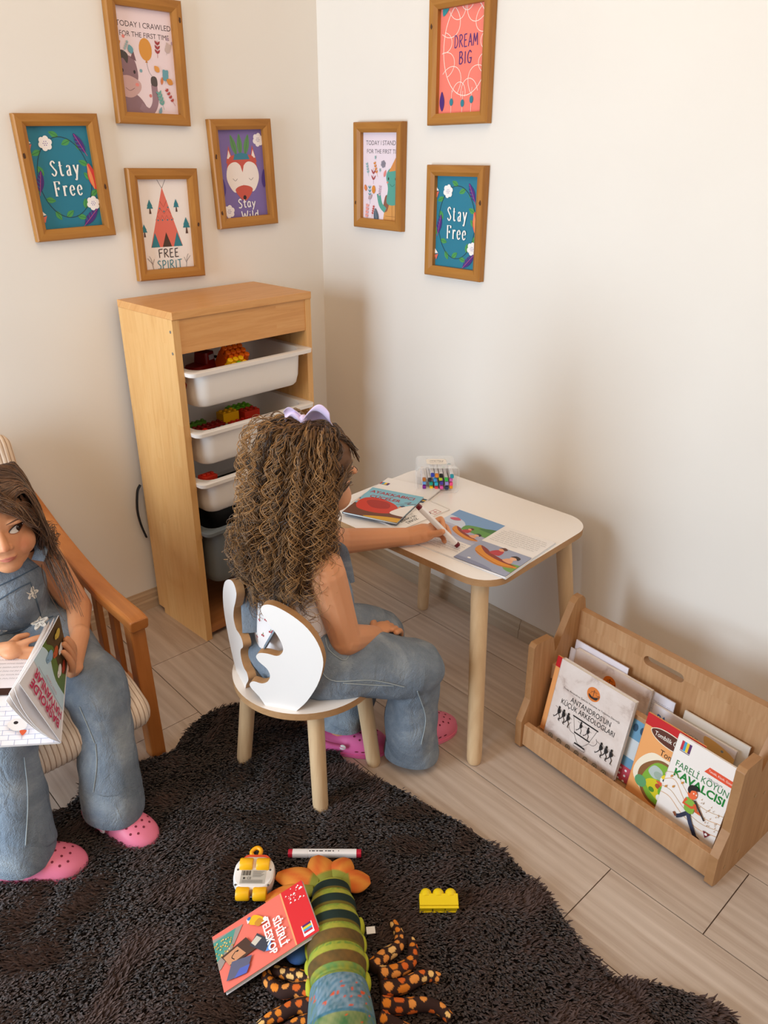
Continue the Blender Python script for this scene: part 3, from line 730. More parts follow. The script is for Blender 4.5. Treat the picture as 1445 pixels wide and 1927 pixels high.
def brick(name, label, B, x, y, z, rz, nx, ny, h, mat, cat='toy brick', group='toy bricks in the second bin', p=.0158, tilt=0.0):
    m = MB(); w, d = nx*p-.0004, ny*p-.0004
    m.box((0, 0, h/2), (w, d, h), mat)
    for i in range(nx):
        for j in range(ny): m.lathe([(.0048, h), (.0048, h+.0042), (.0042, h+.0046)], mat, 12, Matrix.Translation(((i-(nx-1)/2)*p, (j-(ny-1)/2)*p, 0)))
    o = m.build(name, None, smooth=30, bevel=.0008); o.location = inbin(B, x, y, z); o.rotation_euler = (tilt, 0, rz)
    return tag(o, label, cat, group)
def bin_toys():
    zb = -.098
    # first bin
    m = MB()
    m.box((0, 0, .028), (.07, .05, .056), ORG)
    for i in range(4):
        for j in range(3): m.lathe([(.0085, .05), (.0085, .07), (.007, .072)], ORG, 12, Matrix.Translation((-.027+i*.018, -.018+j*.018, 0)))
    t = m.build('toy_peg_block', None, smooth=30, bevel=.001); t.location = inbin(B1, -.005, .125, -.045); t.rotation_euler = (.6, 0, .1)
    tag(t, 'orange toy block covered in round pegs in the topmost white bin', 'toy')
    s = MB(); s.box((0, 0, .01), (.05, .035, .05), ORG); s.build('shaft', t)
    m = MB()
    m.box((0, 0, .018), (.056, .034, .03), YEL)
    for i in range(3):
        for j in range(2): m.lathe([(.0085, .03), (.0085, .05), (.007, .052)], GRN if (i, j) == (1, 0) else YEL, 14, Matrix.Translation((-.019+i*.019, -.009+j*.019, 0)))
    t = m.build('toy_peg_block', None, smooth=30, bevel=.001); t.location = inbin(B1, -.03, .068, -.048); t.rotation_euler = (.5, 0, .15)
    tag(t, 'yellow toy block with round pegs and one green peg beside the orange block', 'toy')
    DR = flat('#7a120e', .35)
    t = thing('toy_truck', 'dark red toy truck behind the yellow pegs in the topmost bin', 'toy', inbin(B1, -.080, .15, zb+.022), (0, 0, .4))
    m = MB(); m.loft([rrect(.10, .06, .012, 0), rrect(.10, .06, .014, .045), rrect(.09, .05, .016, .055)], DR); m.build('body', t, smooth=35)
    m = MB(); m.loft([rrect(.045, .05, .008, .045, cx=.02), rrect(.04, .045, .01, .085, cx=.02)], DR); m.box((.02, -.024, .072), (.02, .003, .014), flat('#a9a3a3', .5)); m.build('cab', t, smooth=35)
    m = MB()
    for x in (-.03, .03): m.lathe([(.016, -.034), (.016, .034)], BLACK, 16, Matrix.Translation((x, 0, .0)) @ Matrix.Rotation(PI/2, 4, 'X'))
    m.build('wheel', t, smooth=30)
    m = MB(); m.lathe([(.0, .03), (.02, .029), (.045, .02), (.055, .004), (.05, -.01), (.02, -.012), (0, -.012)], flat('#a81812', .35), 24, Matrix.Diagonal((1, .8, 1, 1)), caps=False)
    m.box((.0, 0, .032), (.03, .006, .004), DR)
    o = m.build('toy_dome', None, smooth=40); o.location = inbin(B1, -.14, .085, -.048); o.rotation_euler = (.15, .1, 0); tag(o, 'round red domed toy at the left end of the topmost bin', 'toy')
    m = MB(); m.lathe([(.002, 0), (.012, .004), (.011, .02), (.004, .026), (.003, .034)], flat('#f08a1a', .4), 14)
    o = m.build('toy_cone', None, smooth=40); o.location = inbin(B1, -.105, .05, -.052); tag(o, 'tiny orange toy tip peeking over the rim of the topmost bin', 'toy')
    m = MB(); m.tube([(-.05, 0, 0), (0, .0, .004), (.05, 0, .0)], .004, BLACK, 8)
    o = m.build('toy_strap', None, smooth=50); o.location = inbin(B1, .01, .2, -.03); o.rotation_euler = (0, .25, -.5); tag(o, 'thin black strap at the back of the topmost bin', 'strap')
    # second bin: built-up bricks
    R2 = flat('#c9301a', .4)
    spec = [('yellow', YEL, .0, .155, -.045, 3, 2, .03), ('lime green', GRN, .062, .185, -.045, 4, 2, .026), ('red', R2, .066, .14, -.05, 3, 2, .03), ('orange red', RED, .02, .115, -.062, 4, 2, .022), ('amber', flat('#e09a0c', .4), .03, .085, -.07, 4, 2, .02)]
    for c, mt, x, y, z, nx, ny, h in spec: brick('toy_brick', c+' toy brick in the right-hand cluster of the second bin', B2, x, y, z, .06, nx, ny, h, mt, p=.0185)
    spec = [('olive yellow', flat('#c9a00c', .4), -.07, .078, -.066, 5, 2, .02, .14), ('grey blue', BLU, -.075, .115, -.062, 6, 1, .018, .14), ('deep red', flat('#8e1a12', .4), -.078, .145, -.058, 6, 2, .02, .14), ('leaf green', flat('#5b8f2c', .4), -.1, .19, -.055, 5, 1, .018, .14)]
    for c, mt, x, y, z, nx, ny, h, rz in spec: brick('toy_brick', c+' toy brick lying in the long low stack of the second bin', B2, x, y, z, rz, nx, ny, h, mt, p=.0175)
    m = MB(); m.ell((0, 0, .0), (.021, .017, .024), RED); m.ell((.008, 0, .016), (.01, .01, .012), RED)
    o = m.build('toy_figure', None, smooth=60); o.location = inbin(B2, -.145, .07, -.042); tag(o, 'small rounded red toy at the left end of the second bin', 'toy')
    m = MB(); m.box((0, 0, 0), (.05, .03, .03), R2)
    for i in (-1, 0, 1): m.lathe([(.006, .015), (.006, .02)], R2, 12, Matrix.Translation((i*.016, 0, 0)))
    o = m.build('toy_brick', None, smooth=30, bevel=.001); o.location = inbin(B3, -.145, .07, -.02); o.rotation_euler = (.1, .1, .3); tag(o, 'small red toy brick showing over the rim of the third bin', 'toy brick')
    # dark bag in the grey bin
    def bag(u, v):
        a = 2*PI*u; z = v; r = (1-.25*(1-v)**2)*(1-max(0, v-.75)**2*9); return (.165*r*math.copysign(abs(math.cos(a))**.6, math.cos(a))*(1+.03*math.sin(9*a+v*6)), .1*r*math.copysign(abs(math.sin(a))**.6, math.sin(a))*(1+.04*math.cos(7*a+5*v)), z*.22)
    m = MB(); m.grid(bag, 60, 18, BLACK, True); m.add([bag(k/60, 1) for k in range(60)], [tuple(range(60))], BLACK)
    o = m.build('cloth_bag', None, smooth=60); o.location = inbin(B4, 0, .15, -.15); o.rotation_euler = (0, 0, math.radians(3.73)); tag(o, 'black cloth bag bulging out of the deep grey bin', 'bag')
bin_toys()
m = MB(); m.tube(spline([(0, 0, .0), (-.012, 0, .05), (-.016, 0, .10), (-.008, 0, .155), (.004, 0, .175)], 6), .006, BLACK, 8, flat=.5)
o = m.build('bag_strap', None, smooth=60); o.location = (-.741, -.018, .255); tag(o, 'black strap hanging between the cabinet and the left wall', 'strap')
# ================================================================ children's table
TB = thing('childrens_table', "low white-topped children's table with four round wooden legs by the right wall", 'table', (-.305, -.888, 0), (0, 0, math.radians(3.5)))
TZ = .495
def build_table():
    m = MB(); o = rrect(.44, .565, .075, 0, 9); o = [(x, y) for x, y, _ in o]
    m.prism(o, TZ-.017, TZ, WHITE_LAM, None, MDF, MDF); m.build('tabletop', TB, smooth=30, bevel=.0012)
    for sx in (-1, 1):
        for sy in (-1, 1):
            m = MB(); top = Vector((sx*.172, sy*.222, TZ-.017)); ft = Vector((sx*.219, sy*.274, 0)); d = ft-top
            path = [top+d*t for t in (0, .5, .96, .985, 1.0)]
            m.tube(path, [.0205, .0195, .0185, .0175, .015], ASH, 24); m.build('leg', TB, smooth=40)
build_table()
# ================================================================ children's chair
CHX, CHY, CHZ = -.800, -.908, .285
FACE = math.radians(7.5)
CHR = thing('childrens_chair', "round white children's chair with antler shaped back panels and wooden legs", 'chair', (CHX, CHY, 0), (0, 0, FACE))
def build_chair():
    m = MB(); out = []
    for k in range(64):
        a = 2*PI*k/64; c, s = math.cos(a), math.sin(a)
        r = .165
        x, y = r*c, r*s
        if x > .10: x = .10+(x-.10)*.75
        out.append((x, y))
    m.prism(out, CHZ-.017, CHZ, WHITE_LAM, None, MDF, MDF); m.build('seat', CHR, smooth=30, bevel=.0012)
    ft = [(-.92, -.80), (-.877, -1.045), (-.690, -1.015), (-.722, -.783)]
    Ri = Matrix.Rotation(-FACE, 4, 'Z')
    for fx, fy in ft:
        p = Ri @ Vector((fx-CHX, fy-CHY, 0)); top = Vector((p.x*.80, p.y*.80, CHZ-.017)); d = p-top
        m = MB(); m.tube([top+d*t for t in (0, .5, .95, .985, 1)], [.0185, .018, .0175, .0165, .0145], ASH, 24); m.build('leg', CHR, smooth=40)
    # two mirrored back panels standing tangentially on the seat
    def panel(sign):
        base = Ri @ Vector(((-.940 if sign < 0 else -.938)-CHX, (-.954 if sign < 0 else -.886)-CHY, 0))
        dirw = (Ri.to_3x3() @ (Vector((.029, -.045, 0)) if sign < 0 else Vector((.28, .96, 0)))).normalized()  # from inner edge to outer edge
        nrm = Vector((0, 0, 1)).cross(dirw) if sign > 0 else dirw.cross(Vector((0, 0, 1)))
        # outline: u outwards from inner foot, v above the seat
        low = [(0, 0), (-.012, .020), (-.029, .040), (-.031, .050), (-.022, .058), (-.004, .056), (.010, .064), (.016, .080), (.010, .096), (-.006, .110), (-.012, .122), (-.004, .132), (.014, .134), (.034, .132), (.046, .142), (.048, .158), (.038, .182), (.022, .205), (.010, .225), (.006, .238), (.012, .248), (.026, .252), (.046, .247), (.075, .232), (.102, .210), (.122, .180), (.132, .145), (.130, .115), (.118, .075), (.094, .030), (.070, 0)]
        p = spline([(x, y) for x, y in low], 3, False)
        M = Matrix.Identity(4); 
        for i in range(3): M[i][0] = dirw[i]; M[i][1] = (0, 0, 1)[i]; M[i][2] = nrm[i]; M[i][3] = (base.x, base.y, CHZ)[i]
        m = MB(); m.prism([(u, v) for u, v in p], -.009, .009, WHITE_LAM, M, MDF); m.build('backrest_panel', CHR, smooth=35, bevel=.001)
    panel(-1); panel(1)
build_chair()

# ================================================================ book display rack
RZ = math.radians(-93.83); RK0 = Vector((-.376, -1.222, 0)); RL = .494
RMX = Matrix.Translation(RK0) @ Matrix.Rotation(RZ, 4, 'Z')
RK = thing('book_display_rack', 'low oak-look book display rack standing along the right wall', 'book rack', RK0, (0, 0, RZ))
def build_rack():
    t = .018
    for x in (-t/2, RL+t/2):
        out = [(.004, 0), (-.012, .006), (-.016, .085), (-.004, .112), (.008, .140), (.004, .292), (.012, .300), (.066, .298), (.072, .294), (.084, .250), (.092, .262), (.140, .362), (.152, .374), (.170, .374), (.180, .362), (.192, .31), (.225, .10), (.235, 0)]
        m = MB(); m.prism(out, -t/2, t/2, OAKV, Matrix(((0, 0, 1, x), (1, 0, 0, 0), (0, 1, 0, 0), (0, 0, 0, 1))), OAK_E)
        o = m.build('side_panel', RK, bevel=.0015)
        if x > .1:
            for d, z in ((.085, .19), (.13, .17), (.025, .035), (.075, .045)):
                s = MB(); s.lathe([(.0045, 0), (.0045, .0007), (.0025, .001)], flat('#a9875f', .4, 'screw_cap'), 12, Matrix.Translation((x+t/2, d, z)) @ Matrix.Rotation(PI/2, 4, 'Y'))
                s.build('screw_cap', o)
    # back panel with the hand slot: built as a frame of four blocks around the rounded slot
    m = MB(); y0, y1 = .168, .186; sx0, sx1, sz0, sz1 = .183, .284, .283, .307; r = .0118
    M = Matrix(((1, 0, 0, 0), (0, 0, 1, 0), (0, 1, 0, 0), (0, 0, 0, 1)))
    hole = [(sx0+r-r*math.cos(a), (sz0+sz1)/2+r*math.sin(a)) for a in np.linspace(-PI/2, PI/2, 9)]+[(sx1-r+r*math.cos(a), (sz0+sz1)/2+r*math.sin(a)) for a in np.linspace(PI/2, -PI/2, 9)]
    zb, zt = .03, .334; zm = (sz0+sz1)/2; hl = len(hole)
    upper = [(0, zm)]+hole[4:14]+[(RL, zm), (RL, zt), (0, zt)]
    lower = [(0, zm), (0, zb), (RL, zb), (RL, zm)]+hole[13:]+hole[:5]
    for poly in (upper, lower):
        n = len(poly)
        m.add([(x, y0, z) for x, z in poly], [tuple(range(n))], OAK); m.add([(x, y1, z) for x, z in poly], [tuple(range(n))], OAK)
    n = hl; m.add([(x, y0, z) for x, z in hole]+[(x, y1, z) for x, z in hole], [(k, (k+1) % n, n+(k+1) % n, n+k) for k in range(n)], OAK_E)
    m.add([(0, y0, zt), (RL, y0, zt), (RL, y1, zt), (0, y1, zt)], [(0, 1, 2, 3)], OAK_E)
    m.build('back_panel', RK)
    m = MB(); m.box((RL/2, .086, .195), (RL, .016, .042), OAK); m.build('divider_rail', RK, bevel=.001)
    m = MB(); m.box((RL/2, .088, .030), (RL, .158, .016), OAK); m.build('shelf', RK, bevel=.001)
    m = MB(); m.box((RL/2, .002, .043), (RL, .016, .062), OAK); m.build('front_lip', RK, bevel=.001)
build_rack()

# ================================================================ books
PAGE = flat('#e9e4de', .7, 'paper_edge')
def book(label, w, h, t, cover, art, name='picture_book', group=None, back=None, art_back=None, pages_right=True):
    o = thing(name, label, 'book', group=group)
    m = MB(); m.box((0, t/2, 0), (w-.003, t-.0012, h-.003), PAGE); m.build('pages', o)
    a = Art(w, h, M=Matrix.Translation((0, -.0001, 0)))
    c = cover if not isinstance(cover, str) else flat(cover, .32)
    a.mb.box((0, .0004, 0), (w, .0008, h), c); a.lay()
    if art: art(a)
    a.mb.build('front_cover', o)
    m = MB(); b = back or c
    m.box((0, t-.0004, 0), (w, .0008, h), b); m.box((-w/2+.0004, t/2, 0), (.0008, t, h), b); m.build('back_cover', o)
    return o
def put(o, M, x, y, z, lean=0.0, roll=0.0, yaw=0.0, flatten=False):
    """M: parent frame; x,y,z: centre of the book's front face in it"""
    R = Matrix.Rotation(yaw, 4, 'Z') @ Matrix.Rotation(-roll, 4, 'Y') @ Matrix.Rotation(-lean, 4, 'X')
    mw = M @ Matrix.Translation((x, y, z)) @ R
    o.location = mw.translation; o.rotation_euler = mw.to_euler(); return o
def paper_old(name, c0, c1, c2):
    n = NT(name, .45, .35); v = n.coords()
    f = n.noise(v, 14, 6, .65, .4); f2 = n.noise(v, 90, 3, .6)
    c = n.ramp(f, [(.28, c0), (.46, c1), (.7, c2)]); n.color(n.mix(n.math('MULTIPLY', f2, .25), c, c1)); return n.m
OLD = paper_old('aged_paper', '#9a7b6d', '#dccbc2', '#e9dcd5')
INK = '#17110f'
def runner(a, x, y, s, f=1):
    a.ell(x, y+.016*s, .0025*s, .003*s, INK, n=10); a.poly([(x-.003*s, y+.013*s), (x+.003*s, y+.013*s), (x+.0025*s, y+.002*s), (x-.0025*s, y+.002*s)], INK)
    a.ell(x+.001*s, y+.007*s, .0042*s, .0048*s, INK, n=12)
    a.stroke([(x, y+.003*s), (x+.005*s, y-.004*s), (x+.004*s, y-.013*s), (x+.007*s, y-.013*s)], .0016*s, INK); a.stroke([(x, y+.003*s), (x-.004*s, y-.005*s), (x-.009*s, y-.011*s), (x-.010*s, y-.008*s)], .0016*s, INK)
    a.stroke([(x-.010*s, y+.015*s), (x+.010*s, y+.009*s)], .0006*s, INK)
def art_antandros(a):
    a.ell(.0, .067, .0175, .0175, '#d9772a', n=28); a.blob([(-.012, .064), (.0, .060), (.013, .065), (.009, .056), (-.008, .056)], '#2b1a12'); a.stroke([(0, .06), (0, .078)], .0012, '#2b1a12'); a.stroke([(-.008, .072), (.009, .075)], .0008, '#2b1a12'); a.stroke([(-.009, .066), (0, .078), (.010, .067)], .0006, '#2b1a12'); a.stroke([(.010, .066), (.015, .070), (.0145, .063)], .0012, '#2b1a12', smooth=True)
    a.text("ANTANDROS'UN", .004, .022, .0135, INK, width=.112, bold=.004); a.text('KÜÇÜK ARKEOLOGLARI', .0, .004, .0135, INK, width=.150, bold=.004)
    a.text('Troas Antandros Şehrini Koruma ve Yaşatma Derneği', 0, .040, .005, '#3b2a22', width=.158)
    # line drawing of a two-handled wine vessel
    a.poly([(-.036, -.010), (.036, -.010), (.036, -.0135), (-.036, -.0135)], INK)
    a.stroke([(-.033, -.014), (-.028, -.030), (-.022, -.048)], .0008, INK); a.stroke([(.033, -.014), (.028, -.030), (.022, -.048)], .0008, INK)
    a.poly([(-.023, -.048), (.023, -.048), (.022, -.0515), (-.022, -.0515)], INK); a.stroke([(-.022, -.053), (-.012, -.066), (-.006, -.072), (.006, -.072), (.012, -.066), (.022, -.053)], .0008, INK, smooth=True)
    for s in (-1, 1): a.stroke([(s*.022, -.055), (s*.034, -.052), (s*.040, -.040), (s*.036, -.032)], .0008, INK, smooth=True)
    a.poly([(-.014, -.073), (.014, -.073), (.016, -.077), (-.016, -.077)], INK); a.stroke([(-.016, -.078), (-.016, -.083), (.016, -.083), (.016, -.078)], .0008, INK)
    runner(a, -.010, -.032, .95); runner(a, .011, -.034, .95)
    for k in range(3): runner(a, -.075+k*.014, -.032-k*.001, 1.15); runner(a, .052+k*.014, -.052, 1.15)
    for k in range(7): a.ell(-.08+k*.026, -.096, .007, .007, '#8d8478', n=14); a.ell(-.08+k*.026, -.096, .0045, .0045, '#b9aea3', n=12); a.ell(-.08+k*.026, -.096, .002, .002, '#6d655c', n=8)
def hills(a, x, y, s):
    """a generic countryside vignette with cartoon animals"""
    a.blob([(x-.045*s, y-.03*s), (x-.05*s, y+.005*s), (x-.03*s, y+.035*s), (x-.005*s, y+.05*s), (x+.03*s, y+.045*s), (x+.055*s, y+.03*s), (x+.055*s, y-.05*s), (x-.01*s, y-.06*s)], '#8a5a2f')
    a.blob([(x-.035*s, y-.03*s), (x-.038*s, y+.0*s), (x-.015*s, y+.04*s), (x+.03*s, y+.04*s), (x+.052*s, y+.02*s), (x+.052*s, y-.045*s), (x-.005*s, y-.055*s)], '#7fae35')
    a.blob([(x-.03*s, y-.02*s), (x-.01*s, y+.0*s), (x+.03*s, y-.01*s), (x+.05*s, y-.03*s), (x+.01*s, y-.045*s)], '#d8c81f')
    a.blob([(x-.03*s, y+.01*s), (x-.02*s, y+.03*s), (x, y+.026*s), (x+.0*s, y+.008*s), (x-.015*s, y)], '#b9c4bd'); a.ell(x-.005*s, y+.012*s, .012*s, .009*s, '#9fb0a0')
    for px, py, c in ((.0, -.012, '#b04a2a'), (.012, -.02, '#8a6a1f'), (-.012, -.028, '#4f8a2a'), (.02, .02, '#5f9f2f')): a.ell(x+px*s, y+py*s, .007*s, .006*s, c, n=12)
    a.ell(x-.04*s, y-.025*s, .014*s, .014*s, '#5f9f6a')
def duckling(a, x, y, s):
    a.ell(x, y+.012*s, .011*s, .011*s, '#f4efe8'); a.blob([(x-.010*s, y+.016*s), (x-.004*s, y+.026*s), (x+.008*s, y+.022*s), (x+.004*s, y+.016*s)], '#f0d32a'); a.blob([(x-.006*s, y+.006*s), (x-.018*s, y+.003*s), (x-.006*s, y-.002*s)], '#e2603a')
    a.ell(x-.004*s, y+.013*s, .002*s, .003*s, '#22302a', n=8); a.ell(x+.002*s, y-.012*s, .011*s, .013*s, '#6fae2f'); a.ell(x, y-.028*s, .009*s, .008*s, '#f4efe8'); a.ell(x+.004*s, y+.031*s, .009*s, .008*s, '#f0b4c4')
def art_tombi(a):
    w, h = a.w, a.h
    a.rect(-w/2, h/2-.028, w/2, h/2, '#c5161b')
    a.blob([(-.052, .070), (-.03, .083), (.01, .083), (.05, .072), (.045, .054), (.0, .048), (-.035, .054)], '#f0e0c8'); a.blob([(-.050, .070), (-.03, .081), (.01, .081), (.048, .071), (.043, .056), (.0, .050), (-.035, .056)], '#5b2a17')
    a.text('Tombilik Öyküler', .0, .0665, .011, '#f6eee4', width=.082, bold=.004); a.text('Tombilik', .012, .031, .0145, '#2a150c', width=.06)
    a.blob([(-.058, -.06), (-.06, -.02), (-.035, .018), (.0, .022), (.06, .018), (.064, -.08), (-.01, -.088)], '#f6e7cf')
    hills(a, .0, -.035, 1.0); duckling(a, .012, -.04, 1.1)
def flaglet(a, x, y, w, h, rot=False):
    cs = ['#c22a3a', '#5b3a7a', '#3f9ec4', '#efc62c', '#c9353a', '#5a2560']
    n = 4
    for k, c in enumerate((cs[0], cs[2], cs[3], cs[5])): a.rect(x+w*k/n, y, x+w*(k+1)/n, y+h, c)
    a.rect(x, y-.003, x+w, y-.001, '#7a6a70')
def art_fareli(a):
    flaglet(a, -.056, .070, .022, .022)
    a.poly([(.012, .070), (.07, .070), (.07, .055), (.004, .055)], '#e4502a'); a.text('Tanıdık, Klasik, Güzel', .037, .0625, .005, '#fbe9df', width=.05)
    a.text('(Masallar)', .03, .046, .005, '#9a9a9a', width=.03)
    a.text('FARELİ KÖYÜN', .004, .036, .015, '#1f7a3c', width=.116); a.text('KAVALCISI', .004, .015, .018, '#12802c', width=.112, bold=.03)
    for k, (y0, y1) in enumerate(((-.0, .012), (-.02, -.002), (-.035, -.03), (-.05, -.045))):
        a.stroke([(-.07, y0+.004), (-.045, y1), (-.01, y0-.014), (.03, y0-.022), (.07, y0-.012)], .0011, '#dca15c' if k % 2 else '#c7a06e', smooth=True)
    r = random.Random(5)
    for k in range(34): x, y = r.uniform(.0, .062), r.uniform(-.055, -.004); a.ell(x, y, .0012, .0009, r.choice(['#c58a4a', '#b7a08a', '#d09a5a']), n=7); a.stroke([(x+.001, y), (x+.001, y+.004)], .0004, '#b7a08a')
    for x, y in ((-.055, .0), (-.03, .0), (-.045, -.02), (-.06, -.03)): a.leaf(x, y, .008, .004, 1.2, '#cf8d3c')
    # piper
    a.stroke([(.0, -.052), (-.012, -.068), (-.020, -.075)], .008, '#2c3147'); a.stroke([(-.02, -.075), (-.027, -.069)], .005, '#8a4a2a')
    a.stroke([(.0, -.05), (.012, -.07), (.03, -.092)], .009, '#323a55'); a.blob([(.028, -.092), (.034, -.099), (.05, -.096), (.042, -.092), (.034, -.088)], '#3a1f16')
    a.blob([(-.012, -.02), (.008, -.022), (.01, -.048), (-.006, -.05), (-.011, -.04)], '#86b23e')
    a.stroke([(-.010, -.022), (-.014, -.036), (.004, -.036), (.010, -.03)], .006, '#d95a2b'); a.stroke([(.008, -.024), (.016, -.038), (.026, -.036)], .006, '#d95a2b')
    a.ell(-.002, -.006, .010, .0125, '#ec6a37'); a.blob([(-.014, -.002), (-.012, .010), (.0, .015), (.010, .009), (.0, .004), (-.006, .0), (-.008, -.008)], '#1c1412'); a.ell(.0, -.003, .0014, .0018, '#fff4e8', n=8); a.ell(.006, -.003, .0014, .0018, '#fff4e8', n=8)
    a.stroke([(.006, -.016), (.036, -.046)], .0034, '#2a1a1a')
    a.poly([(.040, -.066), (.056, -.066), (.048, -.079)], '#7a1420'); a.ell(.048, -.0705, .003, .003, '#f3ece8', n=10)
def art_ba(a):
    w, h = a.w, a.h
    a.rect(-w/2, -h/2, w/2, h/2-.05, '#a8744a'); a.rect(-w/2, h/2-.05, w/2, h/2, '#e4dde0'); a.blob([(w/2-.07, h/2-.005), (w/2, h/2-.02), (w/2, h/2-.06), (w/2-.05, h/2-.045)], '#e7bf7c')  # lower brown area is shade on the cover, painted as colour
    a.text('BA', -w/2+.026, h/2-.028, .018, '#4a74ad', width=.024, bold=.03); a.text('KÜÇÜK', .0, h/2-.026, .008, '#6a6670', width=.034); a.text('Karınca', -.01, h/2-.062, .014, '#1c1614', width=.05, bold=.02)
    for k, c in enumerate(('#a32a2a', '#5f7a5a', '#d98a35', '#7a2a25')): a.rect(.018+k*.006, h/2-.062, .024+k*.006, h/2-.042, c)
    a.ell(w/2-.028, h/2-.018, .003, .003, '#8a9aa8')
def art_lines(a): a.lines(-a.w/2+.012, a.h/2-.02, a.w/2-.012, 10, .011, .003, '#8a8790')
def art_dots(a):
    a.rect(-a.w/2, -.02, a.w/2, .03, '#cfd3d6'); a.rect(-a.w/2, -.1, a.w/2, -.045, '#c2495a')
    for i in range(8):
        for j in range(3): a.ell(-a.w/2+.006+i*.014, -.055-j*.014, .003, .003, '#f0e8ea', n=8)
    for i in range(6): a.ell(-a.w/2+.01+i*.018, .06, .006, .01, '#2c4a63', n=10)
def in_rack(o, xl, xr, ztop, h, y_bot, y_top, roll=0.0):
    lean = math.atan2(y_top-y_bot, h); zc = ztop-.5*h*math.cos(lean)
    return put(o, RMX, (xl+xr)/2, (y_bot+y_top)/2, zc, lean, roll)
def rack_books():
    g1, g2 = 'books in the front of the rack', 'books in the back of the rack'
    o = book('cream archaeology book titled ANTANDROS\'UN KÜÇÜK ARKEOLOGLARI, frontmost in the rack', .203, .212, .013, OLD, art_antandros, group=g1); in_rack(o, .036, .236, .256, .212, .030, .066, -.8*PI/180)
    o = book('orange book edge with red top band, hidden behind the frontmost archaeology book', .20, .208, .004, '#f0a868', art_tombi, group=g1); in_rack(o, .018, .205, .246, .208, .046, .079, -1.5*PI/180)
    o = book('orange Tombilik book with red top band, left of the white piper book', .135, .205, .004, '#f0a868', art_tombi, group=g1); in_rack(o, .266, .401, .244, .205, .040, .074, -1*PI/180)
    o = book('white book with flute player titled FARELİ KÖYÜN KAVALCISI', .134, .202, .005, '#f5ece6', art_fareli, group=g1); in_rack(o, .345, .479, .243, .202, .030, .066, -.8*PI/180)
    o = book('blue book with red polka dots peeking out between the cream and orange books', .11, .17, .004, '#6d9ab8', art_dots, group=g1); in_rack(o, .215, .325, .21, .17, .054, .079, -1*PI/180)
    o = book('second cream archaeology book with orange ship emblem, behind the divider rail', .210, .212, .010, OLD, art_antandros, group=g2); in_rack(o, .022, .233, .247, .212, .112, .138, 0)
    o = book('thin white book tallest at the left behind the second archaeology book', .150, .222, .003, '#e9e4ee', None, group=g2); in_rack(o, .009, .159, .260, .222, .130, .152, 0)
    o = book('thin white booklet edge leaning at the far left behind the archaeology book', .12, .20, .003, '#ece8ee', None, group=g2); in_rack(o, .003, .123, .238, .20, .120, .142, 0)
    o = book('pale grey booklet of printed text in the middle, back of the rack', .12, .205, .003, '#dfdce6', art_lines, group=g2); in_rack(o, .165, .285, .240, .205, .128, .150, 0)
    o = book('cream picture book with blue letters BA, back right of the rack', .196, .185, .005, '#e9e2df', art_ba, group=g2); in_rack(o, .243, .439, .219, .185, .114, .138, 0)
    o = book('white book tallest at the back right, behind the book with blue letters', .150, .20, .004, '#f0ece6', None, group=g2); in_rack(o, .306, .456, .232, .20, .136, .156, 0)
rack_books()

# ================================================================ things on the table
def lay_flat(o, a, b, z, upper=False):
    """book lying face up; a = world position of top-left corner seen from above with cover up, b = top-right corner"""
    a = Vector((a[0], a[1], 0)); b = Vector((b[0], b[1], 0)); x = (b-a).normalized(); up = Vector((0, 0, 1)); yv = up.cross(x)   # towards the cover's top
    return x, yv
def flat_book(o, cx, cy, z, ang, t, tiltx=0.0):
    # local -Y (front) -> world up ; local Z (cover top) -> direction ang+90
    R = Matrix.Rotation(ang, 4, 'Z') @ Matrix.Rotation(-PI/2+tiltx, 4, 'X')
    M = Matrix.Translation((cx, cy, z+t)) @ R; o.location = M.translation; o.rotation_euler = M.to_euler(); return o
def art_ayak(a):
    w, h = a.w, a.h
    a.rect(-w/2, -h/2, w/2, h/2, '#7fb7c9'); a.blob([(-.14, -.04), (-.08, -.02), (-.02, -.03), (.06, -.04), (.14, -.02), (.14, -.12), (-.14, -.12)], '#6b3a24')
    a.blob([(-.07, -.015), (-.06, .02), (-.02, .028), (.03, .008), (.05, -.03), (.01, -.055), (-.05, -.05)], '#c9341f'); a.blob([(-.05, -.0), (-.03, .016), (.01, .01), (.02, -.02), (-.02, -.03)], '#a52416')
    a.blob([(-.02, -.085), (.04, -.066), (.1, -.062), (.1, -.078), (.04, -.09)], '#d9a22c'); a.blob([(-.14, -.07), (-.1, -.055), (-.09, -.085), (-.13, -.095)], '#e0a52c')
    a.ell(-.08, -.002, .010, .010, '#e2a07a'); a.ell(.05, .0, .009, .009, '#e2a07a'); a.blob([(.042, .006), (.05, .014), (.06, .006), (.056, .001)], '#3b4f6a'); a.blob([(-.095, .004), (-.08, .016), (-.072, .006)], '#3b4f6a')
    a.stroke([(.03, .012), (.06, .03)], .0012, '#4a3a30'); a.blob([(.034, -.036), (.052, .004), (.078, .026), (.10, .0), (.09, -.044), (.05, -.048)], '#ece4df')
    a.text('AYAKKABICI', -.005, .062, .016, '#b01c2c', width=.128, bold=.012); a.text('ve', -.0, .048, .007, '#b01c2c', width=.01); a.text('CÜCELER', -.012, .033, .016, '#b01c2c', width=.088, bold=.012)
    a.stroke([(.045, .03), (.06, .04), (.055, .025), (.075, .035), (.09, .05)], .0016, '#8a2a3a', smooth=True)
def art_white(a):
    flaglet(a, -.085, .052, .03, .014); a.blob([(.03, .01), (.09, .02), (.095, .0), (.05, -.01)], '#33506e'); a.stroke([(.02, .012), (.095, .004)], .002, '#c98a3a'); a.leaf(.05, .0, .04, .01, .3, '#e0b64a')
